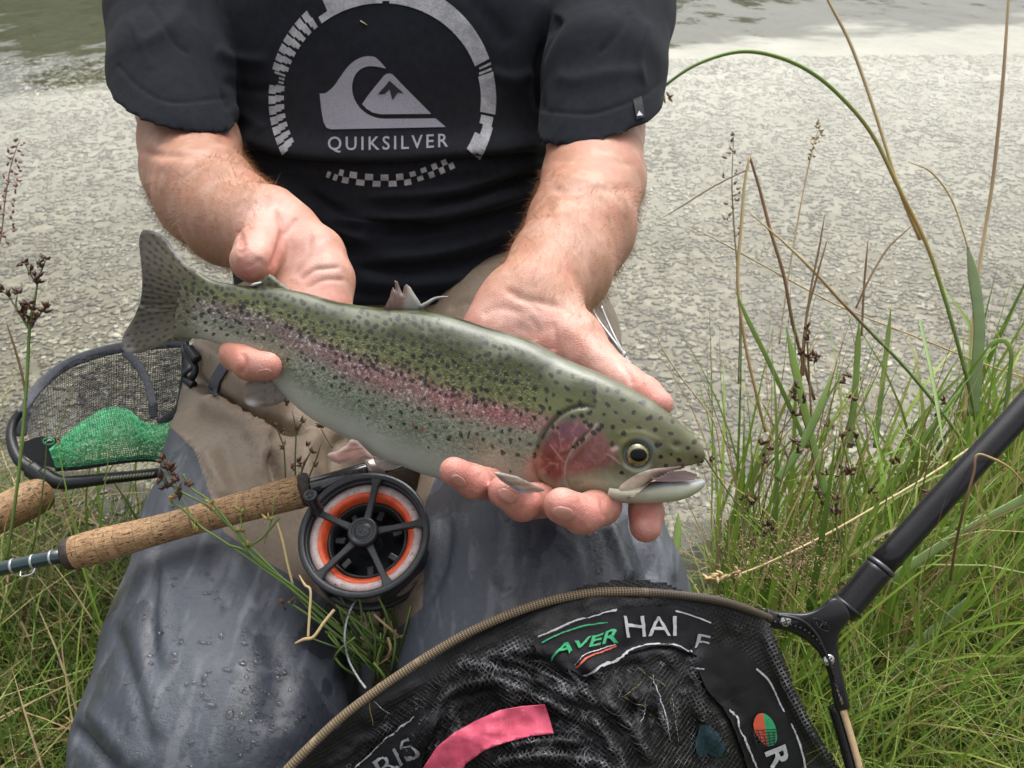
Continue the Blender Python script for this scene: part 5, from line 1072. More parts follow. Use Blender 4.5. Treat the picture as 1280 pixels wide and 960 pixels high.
ws = PL([(1053, 886, .583), (1062, 915, .583), (1074, 958, .582), (1086, 1003, .58), (1096, 1060, .575)])
mk('rim', *tube(spl(ws, 30), .0034, 12, flat=.6), simple('bare_rim', (.50, .35, .21), .5, var=.15, vscale=120), net)
mk('rim_sleeve', *tube(spl(ws - RT * .0042 + FW * .004, 30), .0042, 12), GB, net)
RIM = np.array([(962, 773, .578), (950, 768, .570), (930, 760, .560), (895, 750, .548), (850, 744, .540), (800, 740, .534), (750, 740, .530), (700, 748, .527), (650, 763, .525), (600, 784, .523), (560, 805, .521), (500, 843, .518), (440, 886, .514), (400, 921, .511), (355, 966, .507), (315, 1010, .503), (270, 1070, .498)])
rimd = spl(RIM, 240); rp = P(rimd[:, 0], rimd[:, 1], rimd[:, 2])
m = Mat('braided_cord'); tcn = m.n('TexCoord'); ck = m.n('TexChecker', Scale=1.0); mpn = m.n('Mapping'); mpn.inputs['Rotation'].default_value = (0, 0, math.radians(45)); m.l(tcn.outputs['UV'], mpn.inputs[0]); m.l(mpn.outputs[0], ck.inputs[0])
ck.inputs[1].default_value = (.34, .245, .14, 1); ck.inputs[2].default_value = (.022, .018, .014, 1); fr_ = m.attr('dark', 'Fac')
wear = m.ramp(m.noise(m.coords(), 45, 3), [(.60, 0), (.66, .85)])
m.set(Base_Color=m.mix(fr_, m.mix(wear, ck.outputs[0], (.42, .32, .2)), (.018, .016, .015)), Roughness=.55); m.bump(ck.outputs[1], .6, .0008); BRAID = m.m
nr_ = 20; v, f = tube(rp, .0027, nr_); arc_ = np.concatenate([[0], np.cumsum(np.linalg.norm(np.diff(rp, axis=0), axis=1))])
uvr = np.stack([np.repeat(arc_, nr_) * 1000 / 1.25, np.tile(np.abs(np.arange(nr_) - nr_ / 2) / nr_ * 22, len(rp))], 1)
mk('rim', v, f, BRAID, net, uv=uvr, attrs={'dark': np.repeat(sstep(770, 840, rimd[:, 0]) * .75, nr_)})
# the net bag: draped over the knees, gathered into folds
top = np.array([(262, 1085), (318, 1010), (358, 968), (402, 924), (442, 889), (502, 846), (560, 808), (600, 786), (650, 763), (690, 745), (728, 731), (760, 725), (800, 723), (835, 728), (860, 740), (895, 744), (930, 754), (952, 757)])
BAG = np.vstack([top, [(962, 775), (975, 806), (992, 852), (1018, 905), (1048, 955), (1090, 1030), (1120, 1110), (250, 1110)]])
gxx, gyy = np.meshgrid(np.arange(240, 1130, 3.0), np.arange(716, 1116, 3.0), indexing='ij')
cx_, cy_ = np.meshgrid(np.arange(230, 1150, 15.0), np.arange(700, 1130, 15.0), indexing='ij'); hit, _n = cast(WB, cx_.ravel(), cy_.ravel()); dd_ = np.where(np.isnan(hit[:, 0]), .62, (np.nan_to_num(hit) - CAM) @ FW).reshape(cx_.shape)
rimcol = np.interp(cx_, rimd[::-1, 0], rimd[::-1, 2])
base = np.minimum(dd_ - .014, rimcol + .004 + .00006 * (cy_ - 800))
for _ in range(10):
    pad = np.pad(base, 1, mode='edge'); base = np.minimum(base, .25 * (pad[2:, 1:-1] + pad[:-2, 1:-1] + pad[1:-1, 2:] + pad[1:-1, :-2]))
for _ in range(3): pad = np.pad(base, 1, mode='edge'); base = .25 * (pad[2:, 1:-1] + pad[:-2, 1:-1] + pad[1:-1, 2:] + pad[1:-1, :-2]) - .0006
def bil(A, x, y):
    u = np.clip((x - 230) / 15, 0, A.shape[0] - 1.001); v = np.clip((y - 700) / 15, 0, A.shape[1] - 1.001); i, j = u.astype(int), v.astype(int); fu, fv = u - i, v - j
    return A[i, j] * (1 - fu) * (1 - fv) + A[i + 1, j] * fu * (1 - fv) + A[i, j + 1] * (1 - fu) * fv + A[i + 1, j + 1] * fu * fv
bx_, by_ = gxx.ravel(), gyy.ravel()
din = np.where(inpoly(bx_, by_, BAG), segdist(bx_, by_, np.vstack([BAG, BAG[:1]]))[0], -1)
dtop = segdist(bx_, by_, top)[0]
bd = bil(base, bx_, by_)
rd = np.interp(bx_, rimd[::-1, 0], rimd[::-1, 2]); k_ = np.exp(-(dtop / 18)**2) * (bx_ < 960); bd = bd * (1 - k_) + (rd + .003) * k_
FOLDS = [([(560, 842), (600, 822), (650, 812), (700, 815), (740, 835), (752, 865)], 9, .008), ([(575, 860), (620, 850), (690, 880), (735, 905)], 7, .008), ([(560, 830), (620, 835), (690, 858), (745, 890)], 6, .007), ([(600, 812), (660, 832), (720, 862), (752, 880)], 5, .006), ([(690, 812), (722, 850), (748, 888)], 6, .008),
         ([(520, 930), (540, 900), (556, 870), (600, 845)], 7, .008), ([(505, 960), (530, 920), (552, 890)], 8, .006), ([(752, 870), (790, 910), (820, 960)], 8, .009), ([(735, 890), (765, 930), (790, 975)], 7, .007), ([(590, 905), (560, 925), (540, 960)], 12, .003),
         ([(620, 935), (680, 925), (740, 930)], 6, .006), ([(600, 955), (670, 945), (740, 950), (790, 980)], 7, .007), ([(820, 850), (826, 890), (838, 925)], 5, .006), ([(795, 860), (800, 895), (806, 930)], 5, .005), ([(845, 870), (848, 905), (850, 935)], 4, .004), ([(770, 838), (782, 862), (800, 880)], 5, .005),
         ([(880, 800), (872, 840), (880, 900), (900, 950)], 8, .006), ([(955, 775), (972, 830), (1005, 900), (1050, 975)], 9, .006), ([(720, 842), (790, 818), (860, 816)], 8, .004), ([(760, 800), (800, 850), (780, 900)], 25, -.008), ([(640, 870), (600, 885), (570, 905)], 16, -.006), ([(850, 900), (880, 930), (870, 960)], 20, -.006),
         ([(450, 910), (480, 880), (530, 850)], 10, .003), ([(410, 960), (450, 930), (490, 905)], 7, .002)]
fold = np.zeros(len(bx_))
for pts, wd, hh in FOLDS:
    d_, s_, al_2 = segdist(bx_, by_, spl(np.array(pts, float), 24)); fold += hh * np.exp(-(d_ / wd)**2) * sstep(0, .2, al_2) * sstep(0, .2, 1 - al_2)
q3 = np.stack([bx_, by_, 0 * bx_], 1)
smooth_z = sstep(0, 20, np.minimum(segdist(bx_, by_, [(930, 830), (960, 880), (985, 950)])[0], segdist(bx_, by_, [(700, 812), (780, 788), (870, 785)])[0]) - 24)
fold += (.0075 * noise3(q3, .030, 3, 3) * sstep(470, 560, bx_) + .0024 * noise3(q3, .10, 2, 5)) * sstep(4, 40, din) * (.25 + .75 * smooth_z)
bd = bd - fold
keepv = din > 0
GF = gridF(*gxx.shape); fk = GF[keepv[GF].all(1)]; used = np.unique(fk); re_ = np.full(len(bx_), -1); re_[used] = np.arange(len(used)); fk = re_[fk]; NV = P(bx_[used], by_[used], bd[used])
m = Mat('net_mesh'); tcn = m.n('TexCoord'); mpn = m.n('Mapping'); m.l(tcn.outputs['UV'], mpn.inputs[0]); mpn.inputs['Rotation'].default_value = (0, 0, .5)
sx = m.n('SeparateXYZ'); wob = m.n('VectorMath', _operation='ADD'); m.l(mpn.outputs[0], wob.inputs[0]); nzz = m.n('TexNoise', Scale=.35); m.l(mpn.outputs[0], nzz.inputs['Vector']); m.l(nzz.outputs[1], wob.inputs[1]); m.l(wob.outputs[0], sx.inputs[0])
tri = lambda o: m.math('ABSOLUTE', m.math('SUBTRACT', m.math('FRACT', o), .5))
thr = m.math('MAXIMUM', tri(sx.outputs['X']), tri(sx.outputs['Y'])); thread = m.ramp(thr, [(.30, 0), (.40, 1)])
wet_glint = m.math('MULTIPLY', m.ramp(m.noise(tcn.outputs['UV'], .16, 5, .8), [(.42, 0), (.58, 1)]), m.attr('film_glint', 'Fac'))
m.set(Base_Color=m.mix(thread, (.003, .003, .004), m.ramp(wet_glint, [(0, (.012, .012, .014)), (1, (.30, .30, .32))])), Roughness=m.ramp(wet_glint, [(0, .5), (1, .16)]))  # sky glints on the wet folds painted as pale thread colour
m.b.inputs['Specular IOR Level'].default_value = .6
m.bump(thread, .9, .0013); NETM = m.m
bag = mk('net_bag', NV, fk, NETM, net, uv=np.stack([bx_[used] / 5.0, by_[used] / 5.0], 1), attrs={'film_glint': (sstep(.002, .008, fold) * sstep(540, 580, bx_))[used]})  # mask puts the painted glints on the fold ridges
NBV = bvh_of(NV, fk)
# loose top layer of real threads over the wet folds
def threads(bvh, poly, sp, ang, r, lift, jit=.6):
    b = MB(); c, s = math.cos(ang), math.sin(ang); po = np.array(poly); ctr = po.mean(0); R = np.abs(po - ctr).max() * 1.5
    for fam in (0, 1):
        for o in np.arange(-R, R, sp):
            t = np.arange(-R, R, 5.0); u = o + jit * np.sin(t * .05 + o); x = ctr[0] + (t * c - u * s if fam == 0 else u * c - t * s); y = ctr[1] + (t * s + u * c if fam == 0 else u * s + t * c)
            ok = inpoly(x, y, po)
            if ok.sum() < 3: continue
            hit, nn = cast(bvh, x[ok], y[ok]); idx = np.where(ok)[0]; good = ~np.isnan(hit[:, 0]); run = []
            for k in range(len(idx)):
                if good[k] and (not run or (idx[k] - idx[k - 1] == 1 and np.linalg.norm(hit[k] - run[-1]) < .012)): run.append(hit[k] + nn[k] * lift)
                else:
                    if len(run) > 2: b.add(*tube(np.array(run), r, 3, caps=False))
                    run = []
            if len(run) > 2: b.add(*tube(np.array(run), r, 3, caps=False))
    return b
m = Mat('wet_glint_thread'); co = m.coords(); wn = m.ramp(m.noise(co, 60, 4, .7), [(.56, 0), (.68, 1)]); m.set(Base_Color=m.mix(wn, (.014, .014, .016), (.26, .26, .27)), Roughness=m.ramp(wn, [(0, .4), (1, .12)])); m.b.inputs['Specular IOR Level'].default_value = .8; WT = m.m  # pale patches in the colour stand in for glints on wet threads
threads(NBV, [(470, 900), (560, 830), (620, 800), (665, 806), (722, 846), (790, 826), (862, 820), (882, 868), (925, 950), (940, 1000), (440, 1000), (430, 960)], 5.0, .6, .00024, .0018).build('net_threads', WT, net, kind='stuff')
threads(NBV, [(650, 760), (728, 730), (800, 722), (850, 735), (930, 752), (955, 760), (965, 790), (925, 800), (895, 770), (850, 752), (760, 745)], 4.6, .4, .0002, .0012).build('net_threads', WT, net, kind='stuff')
# cloth bands with printed lettering
BAND = simple('band_cloth', (.009, .009, .011), .72, spec=.35, var=.3, vscale=90, bump=.35, bscale=1200)
WHT = simple('white_print', (.46, .46, .48), .6, var=.15, vscale=300); GRN = simple('green_print', (.03, .34, .14), .6, var=.2, vscale=200); REDP = simple('red_print', (.62, .10, .05), .6); GRY = simple('grey_print', (.26, .27, .29), .55)
b1 = spl([(662, 806), (700, 788), (740, 770), (772, 760), (815, 757), (850, 758), (890, 772)], 40); b2 = spl([(885, 828), (862, 817), (842, 810), (815, 810), (770, 824), (722, 845)], 40)
band1 = decal('label_band', cut_poly([np.vstack([b1, b2]).tolist()], 6), NBV, BAND, net, off=.003)
b3 = spl([(880, 800), (910, 806), (938, 822), (960, 850), (985, 900), (1010, 970)], 30); b4 = spl([(940, 985), (925, 935), (905, 890), (880, 860), (868, 830)], 30)
band2 = decal('label_band', cut_poly([np.vstack([b3, b4]).tolist()], 6), NBV, BAND, net, off=.003)
b5 = spl([(436, 975), (470, 930), (505, 900), (525, 886), (548, 890), (540, 915), (528, 960)], 30)
band3 = decal('label_band', cut_poly([b5.tolist() + [(520, 985), (440, 985)]], 6), NBV, BAND, net, off=.0025)
def stripe(pts, w_): p = spl(np.array(pts, float), 8 * len(pts)); t = nrm(np.gradient(p, axis=0)); n = np.stack([-t[:, 1], t[:, 0]], 1) * w_ / 2; return [[p[i] + n[i], p[i + 1] + n[i + 1], p[i + 1] - n[i + 1], p[i] - n[i]] for i in range(len(p) - 1)]
for pts, w_, mm, par in (([(671, 800), (700, 786), (735, 772), (770, 763)], 2.0, WHT, band1), ([(842, 763), (862, 768), (886, 777)], 2.0, WHT, band1), ([(728, 842), (770, 824), (800, 810), (822, 807), (845, 808), (864, 816)], 2.4, WHT, band1), ([(678, 808), (700, 794), (725, 784), (757, 778)], 2.2, GRN, band1), ([(716, 829), (742, 816), (766, 804)], 1.3, WHT, band1), ([(718, 833), (744, 820), (767, 806)], 2.6, REDP, band1), ([(866, 832), (876, 835)], 2, WHT, band1),
                          ([(942, 834), (956, 846), (966, 862), (978, 888)], 3.0, WHT, band2), ([(908, 886), (918, 896), (923, 915), (932, 930), (945, 962)], 2.6, WHT, band2), ([(987, 902), (995, 920), (1001, 940), (1007, 968)], 3.0, WHT, band2), ([(440, 960), (475, 928), (520, 893)], 1.8, WHT, band3)):
    decal('printed_line', cut_poly(stripe(pts, w_ * .8), 6), NBV, mm, par, off=.0048)
decal('lettering', text_px('AVER', lambda u, v: (690 + 80 * u + 5 * v, 823 - 22 * u - v * (12 + 5 * u)), 4, .02), NBV, GRN, band1, off=.0048)
decal('lettering', text_px('HAI', lambda u, v: (781 + 62 * u - 3 * v * (1 - u), 796 - 2 * u - v * (27 - 2 * u)), 4, .0), NBV, WHT, band1, off=.0048)
decal('lettering', text_px('F', lambda u, v: (866 + 15 * u + 4 * v, 811 + 3 * u - v * 20), 4, .0), NBV, GRY, band1, off=.0048)
def rot(cx, cy, wd, hh, ang, sk=0):
    c, s = math.cos(math.radians(ang)), math.sin(math.radians(ang)); return lambda u, v: (cx + (u - .5) * wd * c + (v - .5) * hh * s, cy + (u - .5) * wd * s - (v - .5) * hh * c)
decal('lettering', text_px('R', rot(971, 945, 26, 27, 68), 4, .02), NBV, WHT, band2, off=.0048)
decal('lettering', text_px('RIS', rot(497, 945, 56, 24, -33), 4, .0), NBV, GRY, band3, off=.0045)
oval = lambda a0, a1: [(954 + 15.5 * math.cos(math.radians(a)) * .95 + 3 * math.sin(math.radians(a)), 910 + 20 * math.sin(math.radians(a)) + 3 * math.cos(math.radians(a))) for a in np.linspace(a0, a1, 24)]
decal('emblem', cut_poly([oval(90, 270)], 4), NBV, REDP, band2, off=.0048); decal('emblem', cut_poly([oval(-90, 90)], 4), NBV, GRN, band2, off=.0048)
nl = []
for k in range(6): nl += stripe([(936 + 7 * k, 908 + 1.2 * k), (944 + 5.2 * k, 931 - .6 * k)], 1.1) + stripe([(938 + 1.2 * k, 911 + 4 * k), (969 - .8 * k, 909 + 3.4 * k)], 1.1)
decal('emblem_net', cut_poly(nl, 6), NBV, INKD, band2, off=.0060)
decal('blue_patch', cut_poly([spl([(870, 918), (876, 906), (888, 909), (897, 921), (905, 930), (898, 947), (884, 940), (873, 946), (867, 932)], 26, True).tolist()], 5), NBV, simple('blue_cloth', (.008, .035, .05), .5, var=.5, vscale=300, bump=.6, bscale=1500), net, off=.0025)
for pts, w_, mm in (([(796, 832), (812, 846), (830, 858)], 1.2, 'y'), ([(776, 868), (800, 880), (815, 895)], .8, 'y'), ([(770, 872), (790, 862), (800, 852)], .8, 'y'), ([(838, 868), (836, 880), (842, 892)], .8, 'y'), ([(815, 842), (822, 868), (832, 905), (836, 925)], 1.6, 'w'), ([(838, 872), (843, 900), (847, 925)], 1.2, 'w'), ([(806, 872), (803, 890), (800, 905)], 1.2, 'w'), ([(462, 870), (475, 882), (487, 892)], .9, 'w'), ([(462, 872), (463, 885), (466, 905)], .9, 'y')):
    pl = spl(np.array(pts, float), 18); h, n = cast(NBV, pl[:, 0], pl[:, 1]); ok = ~np.isnan(h[:, 0])
    if ok.sum() > 3: mk('loose_thread', *tube(h[ok] + n[ok] * .0015, px2m(w_ * .36, .5), 5), simple('thread_yellow', (.42, .36, .10), .5) if mm == 'y' else simple('thread_white', (.5, .5, .5), .5, var=.6, vscale=700), net)
tp = [(522, 985), (529, 960), (546, 934), (568, 916), (593, 902), (624, 888), (652, 883), (681, 881), (687, 898), (692, 917), (664, 920), (636, 927), (607, 937), (582, 955), (576, 968), (572, 990)]
V, F = cut_poly([tp], 5); hit, nn = cast(NBV, V[:, 0], V[:, 1]); ok = ~np.isnan(hit[:, 0]); dz = np.where(ok, (np.nan_to_num(hit) - CAM) @ FW, .49); al_t = V[:, 0]
dz = dz.min() * .35 + dz * .65 - .0045 + .0012 * np.sin(al_t * .11) + .0016 * np.exp(-((al_t - 577) / 6)**2)
m = Mat('pink_tape'); co = m.coords(); n_ = m.noise(co, 140, 6, .7); scr = m.ramp(m.noise(co, 420, 3, .6, 1.0), [(.62, 0), (.70, .55)]); m.set(Base_Color=m.mix(scr, m.ramp(n_, [(.3, (.56, .065, .125)), (.7, (.74, .115, .19))]), (.8, .32, .40)), Roughness=.5); m.bump(n_, .25, .0008)
Pt = P(V[:, 0], V[:, 1], dz); n = len(Pt); bF = {(f[i], f[(i + 1) % len(f)]) for f in F for i in range(len(f))}
props(mk('ribbon', np.vstack([Pt, Pt + FW * .0006]), [tuple(f) for f in F] + [tuple(i + n for i in f[::-1]) for f in F] + [(b, a, a + n, b + n) for (a, b) in bF if (b, a) not in bF], m.m), 'flat strip of pink tape lying on the black net mesh', 'tape')
print('net', round(time.time() - T0, 1))

# ------------------------------------------------------------------ grey and green landing net propped behind the rod
net2 = thing('landing_net', 'cork handled landing net with grey and green netting at the water edge', 'landing net', tuple(P(60, 600, .88)))
a = on(64, 612, .862); b_ = on(-60, 672, .80); ax = nrm(b_ - a)
v, f, uv = lathe_uv(a, ax, spl([(0, .003), (.0012, .0090), (.006, .0150), (.016, .0178), (.035, .0180), (.07, .0165), (.12, .015)], 60), 48, 1000, 36); mk('cork_grip', v, f, CORK, net2, uv=uv)
DG = simple('net_frame_grey', (.035, .037, .043), .5, var=.2, vscale=60, bump=.2, bscale=500)
mk('handle_joint', *tube(spl(PL([(66, 604, .870), (52, 595, .872), (40, 586, .875)]), 14), np.linspace(.0085, .0095, 14), 16), BLK, net2)
mk('frame', *tube(spl(PL([(44, 590, .876), (24, 575, .88), (14, 550, .89), (17, 528, .90), (26, 514, .905)]), 26), np.linspace(.0062, .0042, 26), 14), BLK, net2)
mk('frame', *tube(spl(PL([(52, 592, .872), (75, 603, .868), (100, 602, .87), (135, 598, .875), (190, 592, .885), (215, 588, .89)]), 40), np.linspace(.0078, .0046, 40), 16), BLK, net2)
def ribbon(pts, w_, tk=.0012):
    p = spl(pts, 60); q = P(p[:, 0], p[:, 1], p[:, 2]); return tube(q, w_ / 2, 10, flat=tk * 2 / w_, nv=FW)
MB_ = simple('mesh_band', (.10, .105, .125), .7, var=.2, vscale=200, bump=.5, bscale=1200)
mk('hoop_band', *ribbon(np.array([(26, 545, .905), (34, 505, .92), (52, 480, .935), (80, 458, .945), (115, 443, .95), (155, 434, .955), (195, 430, .955), (228, 427, .955)]), .012), MB_, net2)
mk('hoop_band', *ribbon(np.array([(230, 425, .955), (232, 455, .95), (229, 485, .94), (222, 512, .93), (198, 530, .925)]), .009), MB_, net2)
mk('hoop_band', *ribbon(np.array([(155, 440, .952), (172, 456, .948), (185, 480, .94), (191, 505, .93), (192, 522, .925)]), .0095), MB_, net2)
mk('bag_edge', *ribbon(np.array([(70, 585, .87), (100, 583, .87), (140, 577, .875), (180, 573, .88), (210, 575, .885)]), .007, .002), simple('bag_edge', (.012, .013, .016), .6), net2)
def coons(topc, botc, n, mrow, bulge): 
    A, B = spl(np.array(topc, float), n), spl(np.array(botc, float), n); t = np.linspace(0, 1, mrow)[None, :, None]; G = A[:, None] * (1 - t) + B[:, None] * t
    G[..., 2] -= bulge * np.sin(np.linspace(0, math.pi, n))[:, None] * np.sin(np.linspace(0, math.pi, mrow))[None]; return G
def netting(G, r):
    b = MB(); W = P(G[..., 0], G[..., 1], G[..., 2])
    for i in range(W.shape[0]): b.add(*tube(W[i], r, 3, caps=False))
    for j in range(W.shape[1]): b.add(*tube(W[:, j], r, 3, caps=False))
    return b
rj = lambda G, s: G + np.concatenate([RNG.normal(size=G.shape[:2] + (2,)) * s, RNG.normal(size=G.shape[:2] + (1,)) * .001], -1)
GY = simple('grey_netting', (.05, .054, .068), .6, var=.3, vscale=60); GN = simple('green_netting', (.13, .62, .29), .5, var=.25, vscale=60)
G1 = rj(coons([(30, 515, .91), (75, 462, .94), (110, 445, .948), (150, 437, .95), (195, 432, .953), (230, 430, .955)], [(40, 560, .885), (80, 560, .88), (110, 548, .885), (150, 530, .89), (190, 530, .90), (228, 515, .92)], 72, 44, -.035), .22); netting(G1, .00034).build('netting', GY, net2, kind='stuff')
G1 = rj(coons([(100, 470, .97), (140, 452, .972), (195, 440, .975), (230, 436, .975)], [(95, 540, .93), (140, 530, .93), (190, 525, .935), (228, 510, .94)], 44, 34, .0), .3); netting(G1, .00034).build('netting', GY, net2, kind='stuff')
for k, (dd, off) in enumerate(((0, 0), (.006, 3))):
    G2 = rj(coons([(62, 562, .865 + dd), (95, 533 + off, .875 + dd), (128, 512 + off, .878 + dd), (158, 511 + off, .882 + dd), (182, 528, .885 + dd), (215, 526, .895 + dd), (248, 488, .91 + dd)], [(70, 584, .866 + dd), (100, 582, .866 + dd), (140, 577, .87 + dd), (175, 573, .875 + dd), (205, 574, .88 + dd), (222, 568, .885 + dd), (238, 550, .89 + dd)], 72, 26, .02), .3); netting(G2, .00042).build('netting', GN, net2, kind='stuff')
v, f = cut_poly([[(30, 552), (52, 545), (62, 558), (85, 580), (72, 586), (45, 580), (28, 568)]], 4); mk('corner_tag', P(v[:, 0], v[:, 1], .872 + .0004 * (v[:, 0] - 30) * .2 - 0 * v[:, 1]), f, simple('tag_black', (.016, .018, .022), .65, bump=.4, bscale=1500), net2)
v, f = cut_poly([[(50, 545), (74, 549), (77, 555), (70, 560), (54, 557)]], 4); mk('name_tag', P(v[:, 0], v[:, 1], np.full(len(v), .868)), f, simple('tag_dark', (.02, .03, .028), .5), net2)
el = [(61 + 7 * math.cos(t), 551.5 + 4 * math.sin(t), .867) for t in np.linspace(0, 2 * math.pi, 30)]; mk('tag_emblem', *tube(PL(el), .0006, 5, caps=False), simple('tag_green', (.05, .45, .2), .5), net2)
mk('tag_emblem', *tube(PL([(57, 553, .867), (61, 550, .867), (65, 550.5, .867)]), .0008, 5), simple('tag_white', (.7, .7, .7), .5), net2)
mk('tag_emblem', *tube(PL([(72, 551, .867), (75, 554, .867), (72, 558, .867)]), .0008, 5), simple('tag_red', (.5, .04, .04), .5), net2)
b = MB()
for k in range(16):
    x = 131 + 4.0 * k; y = 598.5 - .105 * 4.0 * k; b.add(*tube(np.array([on(x - 1.2, y + 1.6, .869 + k * .0007), on(x + 1.5, y - 1.6, .867 + k * .0007)]), .0011, 6))
b.build('cord_whipping', simple('whipping', (.55, .53, .42), .35, metal=.2), net2, kind='stuff')

# forceps hanging at the angler's side
fo = thing('forceps', 'slim bright steel forceps hanging beside the hip behind the thumb', 'forceps', tuple(on(760, 415, .86)))
FS = simple('polished_steel', (.75, .75, .76), .12, metal=1)
mk('arm', *tube(spl(PL([(739, 385, .86), (747, 400, .858), (765, 424, .852), (781, 446, .848), (800, 475, .845)]), 20), [.0020] * 20, 8), FS, fo); mk('arm', *tube(spl(PL([(751, 383, .86), (758, 400, .858), (769, 424, .852), (780, 445, .848), (792, 478, .845)]), 20), [.0018] * 20, 8), FS, fo)
mk('pivot', *lathe(on(779, 443, .846), -FW, np.array([(-.002, .003), (.001, .003), (.0016, .0015), (.0016, 0)]), 16), FS, fo)
for (x, y) in ((803, 488), (791, 492)): mk('finger_ring', *tube(np.array([on(x + 11 * math.cos(t), y + 13 * math.sin(t), .845) for t in np.linspace(0, 6.283, 24)]), .0017, 8, caps=False), FS, fo)
print('gear', round(time.time() - T0, 1))

# ------------------------------------------------------------------ grasses and rushes
m = Mat('grass_blade'); a = m.attr(); tl = m.n('BsdfTranslucent'); m.l(a, tl.inputs[0]); mx = m.n('MixShader'); mx.inputs[0].default_value = .28
m.set(Base_Color=a, Roughness=.42); m.b.inputs['Specular IOR Level'].default_value = .4
m.l(m.b.outputs[0], mx.inputs[1]); m.l(tl.outputs[0], mx.inputs[2]); m.l(mx.outputs[0], m.out.inputs[0]); GRASS = m.m
G_BRIGHT, G_YEL, G_MID, G_DARK, STRAW, BROWN, RUST = map(np.array, ([.22, .345, .05], [.33, .40, .075], [.115, .205, .032], [.035, .065, .016], [.47, .36, .18], [.16, .095, .045], [.22, .075, .03]))
def bulk(name, base, L, az, lean, curl, wd, c0, c1, ns=7, parent=None, label=None):
    """many tapered, folded blades in one mesh"""
    n = len(base); t = np.linspace(0, 1, ns); hdir = np.stack([np.cos(az), np.sin(az), 0 * az], 1)
    ang = lean[:, None] + curl[:, None] * t[None]**1.5; dl_ = L[:, None] / (ns - 1)
    st_ = np.concatenate([np.zeros((n, 1)), np.cumsum(np.sin(ang[:, 1:]) * dl_, 1)], 1); zt = np.concatenate([np.zeros((n, 1)), np.cumsum(np.cos(ang[:, 1:]) * dl_, 1)], 1)
    sway = RNG.normal(size=n)[:, None] * .10 * L[:, None] * t[None]**2; sd_ = np.stack([-np.sin(az), np.cos(az), 0 * az], 1)
    C0 = base[:, None] + st_[..., None] * hdir[:, None] + sway[..., None] * sd_[:, None]; C0[..., 2] += zt
    C0[..., 2] = np.maximum(C0[..., 2], base[:, None, 2] + .004)
    tw = RNG.uniform(-1, 1, n); wv_ = nrm(sd_ * np.cos(tw)[:, None] + hdir * np.sin(tw)[:, None]); prof_ = (np.minimum(1, .55 + 1.6 * t) * (1 - t**2.2) + .02)[None] * wd[:, None] / 2
    off = prof_[..., None] * wv_[:, None]; mid = C0.copy(); mid[..., 2] -= prof_ * .5
    V = np.stack([C0 - off, mid, C0 + off], 2).reshape(-1, 3)
    k = (np.arange(n) * ns * 3)[:, None, None] + (np.arange(ns - 1) * 3)[None, :, None]; q = np.stack([k + np.array([0, 1, 4, 3]), k + np.array([1, 2, 5, 4])], 3).reshape(-1, 4, 2).transpose(0, 2, 1).reshape(-1, 4)
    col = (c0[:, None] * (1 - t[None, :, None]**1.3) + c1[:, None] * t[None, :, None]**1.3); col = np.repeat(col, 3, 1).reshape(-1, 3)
    return props(mk(name, V, q, GRASS, parent, col=col, kind='stuff'), label, 'grass')
def pick(n, cols, pr): 
    i = RNG.choice(len(cols), n, p=np.array(pr) / sum(pr)); return np.array(cols)[i] * RNG.uniform(.75, 1.25, (n, 1)) * RNG.uniform(.93, 1.07, (n, 3))
def scatter(n, x0, x1, y0, y1, ok):
    out = np.zeros((0, 2))
    while len(out) < n:
        q = RNG.random((n * 2, 2)) * [x1 - x0, y1 - y0] + [x0, y0]; V = np.c_[q, gz(q[:, 0], q[:, 1])]; px, py, d = proj(V); out = np.vstack([out, q[ok(q[:, 0], q[:, 1], px, py) & (d > .3)]])
    q = out[:n]; return np.c_[q, gz(q[:, 0], q[:, 1])]
clump = lambda b: noise3(np.c_[b[:, :2], 0 * b[:, 0]], 9, 2, 31)
# right bank: matted fine grass
ok = lambda x, y, px, py: (px > 905 - .25 * (py - 700)) & (px < 1560) & (y < shore(x) - .02) & (py < 1500)
B = scatter(15000, .05, 1.15, .16, 1.3, ok); n = len(B); cl = clump(B)
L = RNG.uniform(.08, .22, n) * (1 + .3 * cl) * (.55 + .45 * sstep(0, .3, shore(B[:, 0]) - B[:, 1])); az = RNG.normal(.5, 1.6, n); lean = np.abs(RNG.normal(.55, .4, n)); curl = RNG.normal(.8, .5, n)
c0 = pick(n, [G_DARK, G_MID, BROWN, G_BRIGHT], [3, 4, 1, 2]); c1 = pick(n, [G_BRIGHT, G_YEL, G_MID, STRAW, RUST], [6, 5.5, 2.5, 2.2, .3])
bulk('grass', B, L, az, lean, curl, RNG.uniform(.0012, .0034, n), c0, c1, label='dense green grass matted over the right bank under the net handle')
